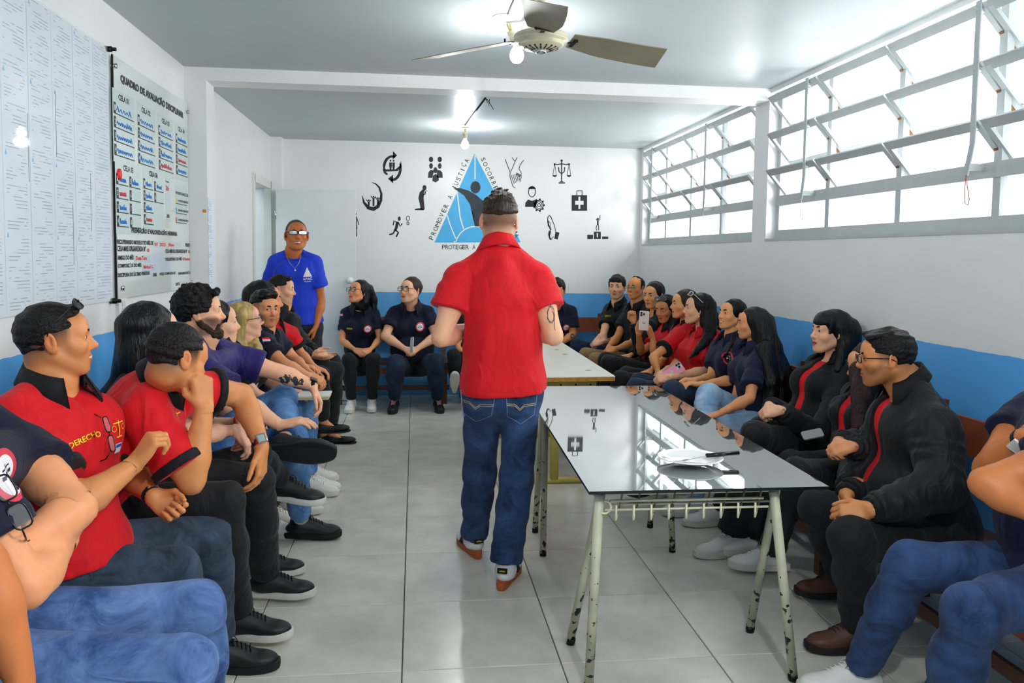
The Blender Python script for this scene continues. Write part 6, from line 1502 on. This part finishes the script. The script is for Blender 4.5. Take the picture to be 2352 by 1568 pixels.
person('blonde woman with long highlighted hair and black-framed glasses in profile', q(561, 736, 5.0), (14, 7), V(-1.12, 5.0, .50), -15, fem=1, hs=HS(80, 5.0, 1, 1), skin='pale', hair=('long', 'blonde'), lips='C96A6A', glasses=dict(kind='square', lens=M_lens), neck=q(566, 795, 5.0),
       longhair=[([q(545, 735, 5.0), q(543, 780, 4.96), q(553, 815, 4.9), q(572, 835, 4.86)], .062, .04), ([q(572, 775, 5.05), q(588, 800, 4.95), q(600, 830, 4.9)], .045, .03)],
       arms=dict(R=dict(e=q(585, 905, 4.9), w=q(625, 925, 4.9), d=(1, 0, -.2), n=(0, 0, -1)), L=dict(e=q(620, 880, 5.2), w=q(660, 895, 5.1), d=(1, 0, -.2), n=(0, 0, -1))), legs=dict(R=dict(k=q(640, 955, 4.85), a=V(-.72, 4.85, .09)), L=dict(k=q(665, 930, 5.15), a=V(-.66, 5.2, .09))), top=dict(kind='tee', mat='black'), bottom='jeansb', shoes=('white', 0), group=GL, hres=.005, res=.011, extra=ex_l7)
def ex_l8(c): flag(c['root'], c['org'], c['tgt'], q(607, 779, 5.2), unit(V(.9, .3, 0)), unit(V(-.1, 0, 1)), .045, .032)
person('young man with quiff and thin moustache, flag on navy sleeve, looking at the viewer', q(607, 708, 5.3), (-46, -4), V(-1.08, 5.32, .51), -15, s=1.0, hs=HS(84, 5.3), skin='warm', hair=('quiff', 'dark'), fade=.55, stub=.9, gaze=(.7, .2), neck=q(608, 772, 5.32), brow=1.25,
       arms=dict(R=dict(s=q(598, 788, 5.18), e=q(655, 838, 5.08), w=q(706, 862, 5.1), d=(.9, .1, -.4), n=(0, .4, -.8), curl=.5), L=dict(s=q(635, 780, 5.45), e=q(672, 822, 5.48), w=q(712, 858, 5.3), d=(.8, -.2, -.5), n=(0, -.5, -.7), curl=.5)), legs=dict(R=dict(k=q(700, 905, 5.2), a=V(-.66, 5.28, .09), az=-8), L=dict(k=q(705, 880, 5.45), a=V(-.70, 5.5, .09), az=0)),
       top=dict(mat='navy2', sleeve=.60), bottom='jeansb', shoes=('white', 0), group=GL, hres=.0045, res=.0095, extra=ex_l8)
def ex_l9(c): badge(c['root'], c['org'], c['tgt'], q(648, 748, 5.8), unit(V(.8, -.6, 0)), V(0, 0, 1), .022)
person('black-haired woman in a red top behind the young man with the flag sleeve', q(606, 690, 5.85), (12, 0), V(-1.15, 5.9, .50), -35, fem=1, hs=HS(82, 5.85, 1, 1), skin='warm', hair=('long', 'dark'), fat=.5, neck=q(625, 745, 5.9), bust=1.1, longhair=[([q(592, 695, 5.85), q(590, 730, 5.85), q(600, 765, 5.85)], .05, .03)],
       arms=dict(R=dict(e=q(640, 830, 5.7), w=q(690, 838, 5.7), d=(1, 0, -.2), n=(0, 0, -1)), L=dict(s=q(668, 768, 6.0), e=q(690, 810, 6.05), w=q(722, 842, 5.95), d=(.9, 0, -.4), n=(0, 0, -1))), legs=dict(R=dict(k=q(735, 862, 6.0), a=q(742, 968, 6.2), az=5, hem=.9), L=dict(k=q(768, 850, 6.3), a=V(-.66, 6.62, .08), az=-3, hem=.88, shoe='flat')), top=dict(mat='red', collar='black', cuff='black'), bottom='trouser', shoes=('flat', 0), group=GL, hres=.006, res=.011, extra=ex_l9)
person('young man with short dark hair in black jacket, hands spread before him', q(647, 664, 6.4), (-2, -5), V(-1.12, 6.4, .52), -12, hs=HS(68, 6.4), skin='light', hair=('short', 'short'), fade=.5, stub=.6, neck=q(650, 715, 6.42), nose=1.1,
       arms=dict(R=dict(s=q(668, 742, 6.28), e=q(672, 800, 6.2), w=q(712, 815, 6.2), d=(.95, .1, -.2), n=(.1, .4, .6), curl=.12, spread=.8), L=dict(e=q(690, 785, 6.55), w=q(722, 806, 6.45), d=(.9, -.1, -.3), n=(0, -.4, .6), curl=.15, spread=.9)), legs=dict(R=dict(k=q(742, 838, 6.3), a=V(-.86, 6.45, .09), az=0, shoe='tan'), L=dict(k=q(765, 830, 6.6), a=V(-.80, 6.85, .09), az=0, shoe='tan')),
       top=dict(kind='jacket', inner='black', mat='blackj', sleeve=1.95), bottom='trouser', shoes=('tan', 0), group=GL, hres=.005, res=.011)

fo = empty('folder', tuple(q(724, 905, 5.02)), 'pale paper folder with a yellowish edge lying across a lap by the black wristband', 'folder')
MB().box((-.10, -.08, -.006), (.09, .10, .004)).build('cover', mat('folder_white', 'E9EBE4', .5), fo); MB().box((-.095, -.075, -.022), (.085, .095, -.006)).build('pages', mat('folder_yellow', 'CFC48A', .6), fo)

# ---- back row
GB = 'people seated at the back wall'
def badger(dx=-.085, z=.66, r=.036, lab=None, fl=None, dark=False):
    def ex(c):
        B, cr, cf, sp = c['B'], c['cr'], c['cf'], c['sp']; badge(c['root'], c['org'], c['tgt'], B(dx, .13, z), cr, sp, r, dark)
        if lab: print_text(c['root'], c['org'], c['tgt'], lab, B(.085, .12, z), cr, sp, .055, .016, M_yt)
        if fl is not None: flag(c['root'], c['org'], c['tgt'], V(fl), unit(V(.9, -.4, 0)), V(0, 0, 1))
    return ex
cl = clasp(q(832, 808, 8.0), -90)
person('woman with long dark hair and glasses looking up, beside the open door', q(824, 671, 8.2), (228, 16), q(826, 838, 8.36), -93, fem=1, s=1.0, hs=HS(54, 8.2, 1, 1), skin='warm', hair=('long', 'dark'), lips='A8413C', glasses=dict(kind='square', lens=M_lens), neck=q(829, 710, 8.3), fat=.25,
       arms=arms2(q(785, 782, 8.2), q(872, 778, 8.22), cl), legs=dict(R=dict(k=q(802, 826, 7.95), a=q(807, 922, 8.02), az=-95), L=dict(k=q(858, 826, 7.95), a=q(854, 920, 8.04), az=-87)), top=dict(mat='navy2', sleeve=.62), bottom='trouser', shoes=('white_chunky', 0), group=GB, hres=.006, res=.011,
       extra=badger(-.09, .66, .036, 'DERECHO', q(776, 724, 8.2)), longhair=[([q(846, 665, 8.28), q(856, 690, 8.3), q(859, 712, 8.28)], .055, .035)])
cl = clasp(q(944, 806, 7.95), -90, .06)
def ex_b2(c):
    badger(-.085, .70, .042)(c); MB().lathe([(.014, -.012), (.036, -.015), (.042, 0), (.036, .015), (.014, .012)], 16, M=Matrix.Translation(Vector(c['H']+c['R']@(V(0, -.125, .056)*c['s'])-c['org'])) @ Matrix.Rotation(1.2, 4, 'Y')).build('hair_tie', mat('pink_scrunchie', 'F07FA8', .7), c['root'])
person('heavy woman in a navy polo and glasses with a ponytail and pink hair tie', q(943, 667, 8.2), (232, 8), q(949, 838, 8.40), -92, fem=1, s=1.04, hs=HS(58, 8.2, 1.04, 1), skin='light', hair=('ponytail', 'brown'), glasses=dict(kind='square', lens=M_lens), neck=q(944, 708, 8.3), fat=1.25, belly=1.3, bust=1.3,
       arms=arms2(q(884, 772, 8.15), q(1002, 772, 8.15), cl), legs=dict(R=dict(k=q(908, 835, 7.9), a=q(906, 922, 7.98), az=-97, shoe='pink_black'), L=dict(k=q(1000, 832, 7.92), a=q(1006, 922, 8.0), az=-84, shoe='pink_black')), top=dict(mat='navy2', sleeve=.60, g=.014), bottom='jeansn', group=GB, hres=.006, res=.011, extra=ex_b2, armfat=1.3)
phone('grey phone in the clasped hands of the woman with the ponytail', q(946, 791, 7.86), (-.9, -.3, .1), (0, .2, 1), mat('phone_grey', 'C9CBD0', .3), cam3=False, h=.14)
person('seated person almost fully hidden behind the standing speaker, one white sneaker sole showing', q(1085, 672, 8.2), (-95, 0), q(1085, 835, 8.36), -90, hs=HS(55, 8.2), skin='tan', hair=('short', 'short'), arms=dict(R=dict(e=q(1052, 775, 8.2), w=q(1052, 797, 8.0), d=(.6, -.5, -.4), n=(0, 0, -1)), L=dict(e=q(1120, 780, 8.2), w=q(1100, 800, 8.0), d=(-.4, -.7, -.3), n=(0, 0, -1))),
       legs=dict(R=dict(k=q(1042, 815, 7.9), a=q(1043, 874, 7.98), az=-90, pitch=48, shoe='white', hem=.9), L=dict(k=q(1100, 825, 7.9), a=V(.62, 7.98, .09), az=-90)), top=dict(mat='black'), bottom='trouser', group=GB, hres=.008, res=.013)
def ex_b4(c):
    badger(-.075, .66, .034)(c)
    S0, e, w = c['arms']['L']; drape_mesh('forearm_tattoo', disc_me(.028, .012, 12, 2, M_ink), e+(w-e)*.12, unit(V(1, 0, 0)), V(0, 0, 1), [c['body']], c['org'], c['root'], .001, .2)
person('young man in navy polo with tattooed forearm just right of the speaker', q(1279, 666, 8.2), (-104, -8), q(1280, 838, 8.38), -92, hs=HS(58, 8.2), skin='tan', hair=('fringe', 'short'), arms=dict(L=dict(s=q(1312, 716, 8.25), e=q(1316, 768, 8.2), w=q(1285, 790, 8.0), d=(-.8, -.4, -.3), n=(0, 0, -1)), R=dict(e=q(1222, 775, 8.2), w=q(1250, 795, 8.0), d=(.8, -.4, -.3), n=(0, 0, -1))),
       legs=dict(L=dict(k=q(1310, 822, 7.92), a=V(1.35, 8.0, .09)), R=dict(k=q(1245, 825, 7.9), a=V(1.1, 8.0, .09))), top=dict(mat='navy2', sleeve=.68), bottom='jeansn', group=GB, hres=.006, res=.011, extra=ex_b4, neck=q(1280, 708, 8.3))

# ---- right row, from the back towards the viewer
GR = 'people seated along the right wall'
def hipR(Y, z=.50, x=2.14): return V(x, Y, z)
cl = clasp(q(1364, 787, 7.75), 190)
person('young man with a dark fringe in a black polo in the far right corner', q(1417, 659, 8.05), (-118, 0), hipR(8.1, .5, 2.1), 205, hs=HS(60, 8.05), skin='light', hair=('fringe', 'short'), stub=.6, neck=q(1420, 706, 8.08), arms=arms2(q(1385, 772, 7.85), q(1404, 786, 8.1), cl), legs=dict(L=dict(k=q(1350, 815, 7.7), a=V(1.62, 7.7, .09)), R=dict(k=q(1325, 795, 8.05), a=V(1.5, 8.1, .09))),
       top=dict(mat='black', sleeve=.62), bottom='jeansn', group=GR, hres=.006, res=.011, extra=lambda c: print_text(c['root'], c['org'], c['tgt'], 'DERECHO', q(1394, 727, 7.9), unit(V(1, -.35, 0)), V(0, 0, 1), .06, .016, M_yt))
cl = clasp(q(1395, 803, 7.35), 195)
person('balding man with gold-rimmed glasses in a black polo and khaki trousers', q(1460, 661, 7.6), (-137, 2), hipR(7.62), 200, hs=HS(58, 7.6), skin='tan', hair=('bald_sides', 'short'), smile=.9, opn=.7, teeth=1, fat=.25, glasses=dict(kind='slim', lens=mat('tinted_lens', '8A7A50', .1, alpha=.5), fmat=mat('gold_frame', 'B09A5A', .3, metal=.7)), neck=q(1466, 710, 7.62),
       arms=arms2(q(1418, 775, 7.65), q(1452, 788, 7.4), cl), legs=dict(L=dict(k=q(1368, 828, 7.2), a=V(1.6, 7.2, .09)), R=dict(k=q(1345, 815, 7.55), a=V(1.55, 7.55, .09))), top=dict(mat='black', sleeve=.62), bottom='khaki', shoes=('brown', 0), group=GR, hres=.006, res=.011, extra=lambda c: badge(c['root'], c['org'], c['tgt'], q(1420, 733, 7.5), unit(V(.9, -.4, 0)), V(0, 0, 1), .034))
person('round-faced woman in black jacket over red, one hand raised in a loose fist', q(1502, 678, 7.15), (-143, -3), hipR(7.15), 198, fem=1, hs=HS(60, 7.15, 1, 1), skin='gold', hair=('tied', 'dark'), fat=.4, lips='C2404A', smile=.2, neck=q(1510, 730, 7.2), brow=1.2,
       arms=dict(L=dict(s=q(1492, 755, 6.95), e=q(1470, 800, 6.85), w=q(1455, 738, 6.80), d=(-.25, -.1, 1), n=(-.2, -.9, .1), curl=.9, thumb=.9), R=dict(e=q(1475, 790, 7.2), w=q(1450, 815, 7.0), d=(-1, 0, -.2), n=(0, 0, -1))), legs=dict(L=dict(k=q(1400, 835, 6.9), a=V(1.6, 6.9, .09)), R=dict(k=q(1395, 830, 7.15), a=V(1.6, 7.2, .09))), top=dict(kind='jacket', inner='red', mat='black', sleeve=1.85, gap=.034), bottom='trouser', group=GR, hres=.006, res=.011)
def ex_r4(c): put_specs(c['root'], c['org'], c['H'], c['R'], c['s'], 'shades', mat('grey_lens', '4A4C4E', .2), fmat=mat('pale_gold', '6E6A60', .3, metal=.5), up=(0, -.006, .046), tilt=38, name='sunglasses')
person('young woman with sunglasses on her hair looking down at the phone she holds up', q(1529, 709, 6.75), (-142, -12), hipR(6.75), 192, fem=1, hs=HS(60, 6.75, 1, 1), skin='tan', hair=('long', 'dark'), lips='B8605A', gaze=(0, -2.2), brow=1.2, neck=q(1540, 755, 6.78), extra=ex_r4, longhair=[([q(1545, 715, 6.75), q(1546, 760, 6.65), q(1538, 800, 6.55)], .045, .03)],
       arms=dict(R=dict(s=q(1520, 775, 6.95), e=q(1472, 808, 6.65), w=q(1467, 768, 6.50), d=(.15, -.1, 1), n=(.5, .7, 0), curl=.45, thumb=.7), L=dict(s=q(1550, 785, 6.6), e=q(1503, 812, 6.4), w=q(1499, 775, 6.42), d=(-.45, -.1, .85), n=(-.55, .7, 0), curl=.45, spread=.8, thumb=.7)), legs=dict(L=dict(k=q(1398, 832, 6.5), a=V(1.55, 6.5, .09)), R=dict(k=q(1392, 825, 6.8), a=V(1.6, 6.85, .09))), top=dict(mat='red', collar='black', sleeve=.6), bottom='trouser', group=GR, hres=.0055, res=.010)
phone('white phone with camera lenses and a ring grip, held up by the young woman', q(1479, 736, 6.36), (-.12, -1, .05), (.06, 0, 1), mat('phone_case', 'E9DAD4', .3), w=.078, h=.155)
person('woman with brown hair and a black-cuffed red polo, talking in profile', q(1571, 699, 6.25), (180, 2), hipR(6.25), 192, fem=1, hs=HS(66, 6.25, 1, 1), skin='gold', hair=('long', 'brown'), opn=.8, smile=.3, fat=.3, neck=q(1582, 752, 6.28), longhair=[([q(1590, 705, 6.3), q(1584, 755, 6.2), q(1566, 785, 6.08)], .038, .008)],
       arms=dict(L=dict(s=q(1560, 775, 6.08), e=q(1500, 820, 5.95), w=q(1512, 852, 5.9), d=(-.4, -.3, -.8), n=(.5, 0, -.5), curl=.5), R=dict(e=q(1520, 830, 6.3), w=q(1495, 850, 6.1), d=(-.8, -.3, -.3), n=(0, 0, -1))), legs=dict(L=dict(k=q(1425, 872, 5.95), a=V(1.5, 5.95, .09)), R=dict(k=q(1440, 860, 6.2), a=V(1.6, 6.3, .09))), top=dict(mat='red', collar='black', cuff='black', sleeve=.62), bottom='trouser', group=GR, hres=.0055, res=.010, bust=1.0)
def ex_r6(c):
    put_specs(c['root'], c['org'], c['H'], c['R'], c['s'], 'shades', M_dlens, fmat=mat('white_frame', 'E8E8E4', .3), up=(0, -.006, .048), tilt=38, name='sunglasses')
    MB().lathe([(0, -.016), (.008, -.008), (.006, .006), (0, .012)], 12, tuple(q(1606, 727, c['H'][1]-.075)-c['org'])).build('earring', mat('gold', 'E8C860', .25, metal=.8), c['root'])
    flag(c['root'], c['org'], c['tgt'], q(1630, 812, 5.6), unit(V(1, -.2, 0)), V(0, 0, 1), .04, .035, True)
cl = clasp(q(1512, 868, 5.45), 190)
person('woman in red polo with gold earring and sunglasses on her long black hair', q(1604, 710, 5.85), (172, 4), hipR(5.85), 190, fem=1, s=1.02, hs=HS(72, 5.85, 1.02, 1), skin='light', hair=('long', 'dark'), lips='C8202C', smile=.5, fat=.45, neck=q(1622, 768, 5.88), bust=1.2, extra=ex_r6,
       longhair=[([q(1628, 720, 5.82), q(1632, 765, 5.72), q(1615, 790, 5.6), q(1598, 808, 5.52), q(1584, 822, 5.47)], .058, .006), ([q(1636, 730, 5.9), q(1642, 790, 5.95)], .06, .05)], arms=arms2(q(1545, 848, 6.0), q(1628, 852, 5.55), cl), legs=dict(L=dict(k=q(1462, 895, 5.5), a=V(1.55, 5.5, .09)), R=dict(k=q(1470, 880, 5.8), a=V(1.6, 5.9, .09))), top=dict(mat='red', sleeve=.72), bottom='jeansn', group=GR, hres=.005, res=.0095, armfat=1.15)
phone('pink phone lying in the lap of the woman with the gold earring', q(1547, 853, 5.42), (-.3, -.9, .35), (.8, 0, .5), mat('pink_case', 'F29AB8', .35))
person('smiling woman with centre-parted black hair in a navy polo with a dark round badge', q(1681, 723, 5.3), (-163, 9), hipR(5.3), 188, fem=1, hs=HS(72, 5.3, 1, 1), skin='gold', hair=('tied', 'dark'), smile=1.2, opn=.7, teeth=1, lips='C65A52', neck=q(1684, 785, 5.3), brow=1.25, extra=lambda c: badge(c['root'], c['org'], c['tgt'], q(1667, 826, 5.05), unit(V(.8, -.55, 0)), V(0, 0, 1), .045, True),
       longhair=[([q(1692, 765, 5.28), q(1680, 790, 5.12), q(1668, 812, 5.02)], .022, .005)], arms=dict(L=dict(s=q(1705, 808, 5.08), e=q(1690, 872, 5.0), w=q(1612, 882, 4.95), d=(-.95, 0, .05), n=(0, 0, -1), curl=.3), R=dict(s=q(1650, 800, 5.42), e=q(1632, 868, 5.3), w=q(1600, 872, 5.15), d=(-.95, -.1, 0), n=(0, 0, -1), curl=.3)), legs=dict(L=dict(k=q(1545, 898, 4.95), a=V(1.5, 4.95, .09), az=200), R=dict(k=q(1560, 912, 5.2), a=V(1.6, 5.3, .09))), top=dict(mat='navy', sleeve=.60), bottom='jeansn', group=GR, hres=.005, res=.0095)
person('woman with very long straight black hair down her back, navy polo and light blue jeans', q(1727, 743, 4.85), (166, 0), hipR(4.85, .50, 2.12), 178, fem=1, hs=HS(74, 4.85, 1, 1), skin='warm', hair=('long', 'dark'), smile=.6, teeth=1, opn=.5, neck=q(1742, 800, 4.85),
       longhair=[([q(1748, 745, 4.83), q(1765, 800, 4.78), q(1780, 870, 4.70), q(1785, 950, 4.66)], .085, .065), ([q(1762, 780, 4.86), q(1800, 860, 4.8), q(1808, 940, 4.75)], .06, .05), ([q(1756, 800, 4.7), q(1770, 880, 4.62), q(1768, 945, 4.6)], .05, .04)],
       arms=dict(L=dict(s=q(1735, 845, 4.68), e=q(1722, 915, 4.55), w=q(1655, 948, 4.5), d=(-.9, 0, -.3), n=(0, 0, -1), curl=.4), R=dict(s=q(1712, 835, 5.0), e=q(1690, 915, 4.9), w=q(1650, 935, 4.75), d=(-.9, 0, -.2), n=(0, 0, -1))), legs=dict(R=dict(k=q(1628, 905, 4.75), a=q(1612, 975, 4.65), az=180, pitch=-20, shoe='white'), L=dict(k=q(1600, 985, 4.5), a=V(1.65, 4.6, .09), az=180)), top=dict(mat='navy', sleeve=.62), bottom='jeansl', shoes=('white', 0), group=GR, hres=.005, res=.0095)
cl = clasp(q(1757, 943, 3.95), 182, .07)
person('woman with black fringe and red lips in a black jacket, hands folded', q(1909, 763, 4.24), (182, 4), hipR(4.24, .50, 2.12), 186, fem=1, s=1.03, hs=HS(102, 4.24, 1.03, 1), skin='light', hair=('bangs', 'dark'), lips='D02848', opn=.9, smile=.2, neck=q(1925, 838, 4.26), extra=lambda c: MB().lathe([(0, -.012), (.004, -.004), (.003, .008), (0, .012)], 10, tuple(q(1928, 790, c['H'][1]-.085)-c['org'])).build('earring', M_chrome, c['root']),
       longhair=[([q(1945, 760, 4.25), q(1950, 830, 4.25), q(1955, 900, 4.25)], .075, .05), ([q(1938, 790, 4.15), q(1925, 850, 4.1)], .03, .02)], arms=arms2(q(1830, 965, 4.45), q(1880, 1000, 3.95), cl), legs=dict(L=dict(k=q(1735, 1000, 3.85), a=V(1.62, 3.95, .09), az=185, hw=1.5, w=1.1, shoe='white'), R=dict(k=q(1745, 985, 4.25), a=V(1.72, 4.42, .09), az=182, shoe='white', sock='101010')),
       top=dict(kind='jacket', inner='red', mat='black', sleeve=1.9, gap=.034, collar='black'), bottom='trouser', shoes=('white', 0), group=GR, hres=.0042, res=.009)
phone('small grey phone lying on the black lap of the woman with the fringe', q(1866, 997, 3.75), (-.3, -.6, .8), (1, 0, 0), mat('phone_silver', '8C8F93', .3), cam3=False, w=.05, h=.10)
cl = clasp(q(1915, 1028, 3.25), 185, .055)
person('auburn-haired woman hidden behind the man in glasses, hands in her lap', q(1992, 838, 3.75), (178, -10), hipR(3.75, .48, 2.14), 186, fem=1, hs=HS(104, 3.75, 1, 1), skin='warm', hair=('long', 'auburn'), neck=q(2010, 905, 3.76), longhair=[([q(1975, 850, 3.68), q(1978, 920, 3.6), q(1972, 980, 3.55)], .05, .035)],
       arms=arms2(q(2010, 1020, 3.8), q(2010, 1040, 3.45), cl), legs=dict(L=dict(k=q(1830, 1085, 3.35), a=V(1.72, 3.72, .10), az=170, shoe='white_chunky', hw=1.3), R=dict(k=q(1815, 1065, 3.75), a=V(1.70, 3.93, .10), az=175, shoe='white_chunky', hw=1.3)), top=dict(kind='jacket', inner='red', mat='blackj', sleeve=1.9, gap=.030), bottom='trouser', shoes=('white_chunky', 0), group=GR, hres=.005, res=.010)
def ex_r11(c): pass
cl = {}
person('heavy-set man with black-rimmed glasses, goatee and black jacket, hands clasped between his knees', q(2034, 822, 3.15), (160, -4), q(2130, 1218, 3.12), 172, s=1.06, hs=HS(148, 3.15, 1.06), skin='tan', hair=('sidepart', 'short'), fade=.55, stub=.75, beard=.45, fat=.9, belly=.8, glasses=dict(kind='slim', lens=M_lens), neck=q(2092, 895, 3.15), brow=1.2,
       arms=dict(L=dict(s=q(2150, 985, 2.93), e=q(2160, 1120, 2.82), w=q(1998, 1170, 2.78), d=(-.85, .25, -.25), n=(.1, .7, -.5), curl=.5, thumb=.5), R=dict(s=q(2040, 975, 3.38), e=q(1985, 1085, 3.35), w=q(1945, 1135, 3.12), d=(-.25, -.45, -.8), n=(.5, -.5, -.2), curl=.8, thumb=.6)),
       legs=dict(L=dict(k=q(1955, 1235, 2.78), a=q(1975, 1440, 2.92), az=176, shoe='brown', hem=.97, hw=1.2), R=dict(k=q(1880, 1165, 3.18), a=q(1940, 1325, 3.36), az=168, shoe='brown', hem=.97, hw=1.2)), top=dict(kind='jacket', inner='red', mat='blackj', sleeve=1.93, g=.022, gap=.055, wr=.010, collar='black', long=1, hem=-.05), bottom='trouser', shoes=('brown', 0), group=GR, hres=.004, res=.008, armfat=1.2)
def ex_r12(c): band(c, 'R', .88, .034, .024, C_['black'], 'watch', ((-.2, -.8, .5), .04, mat('white_case', 'E8E8E6', .3), M_lens))
person('man at the right edge with folded arms, white watch, navy T-shirt and jeans', q(2500, 800, 2.35), (165, 0), V(2.02, 2.32, .52), 165, s=1.05, skin='brown', neck=q(2480, 945, 2.36), fat=.4, belly=.6,
       arms=dict(R=dict(s=q(2372, 945, 2.62), e=q(2268, 1075, 2.50), w=q(2358, 1000, 2.32), d=(.6, -.4, .3), n=(.2, .8, 0), curl=.4), L=dict(s=q(2490, 1040, 2.15), e=q(2262, 1110, 2.22), w=q(2400, 1190, 2.12), d=(.9, -.1, .1), n=(.2, .8, .2), curl=.4)),
       legs=dict(L=dict(k=q(2235, 1400, 2.05), a=V(1.55, 2.2, .09), az=178, shoe='white'), R=dict(k=q(2090, 1300, 2.42), a=V(1.55, 2.62, .09), az=172, shoe='white', hem=.96)), top=dict(kind='tee', mat='navy', sleeve=.45, g=.012, long=1, hem=-.04), bottom='jeansd', shoes=('white', 0), group=GR, extra=ex_r12, hres=.005, res=.009, armfat=1.2)
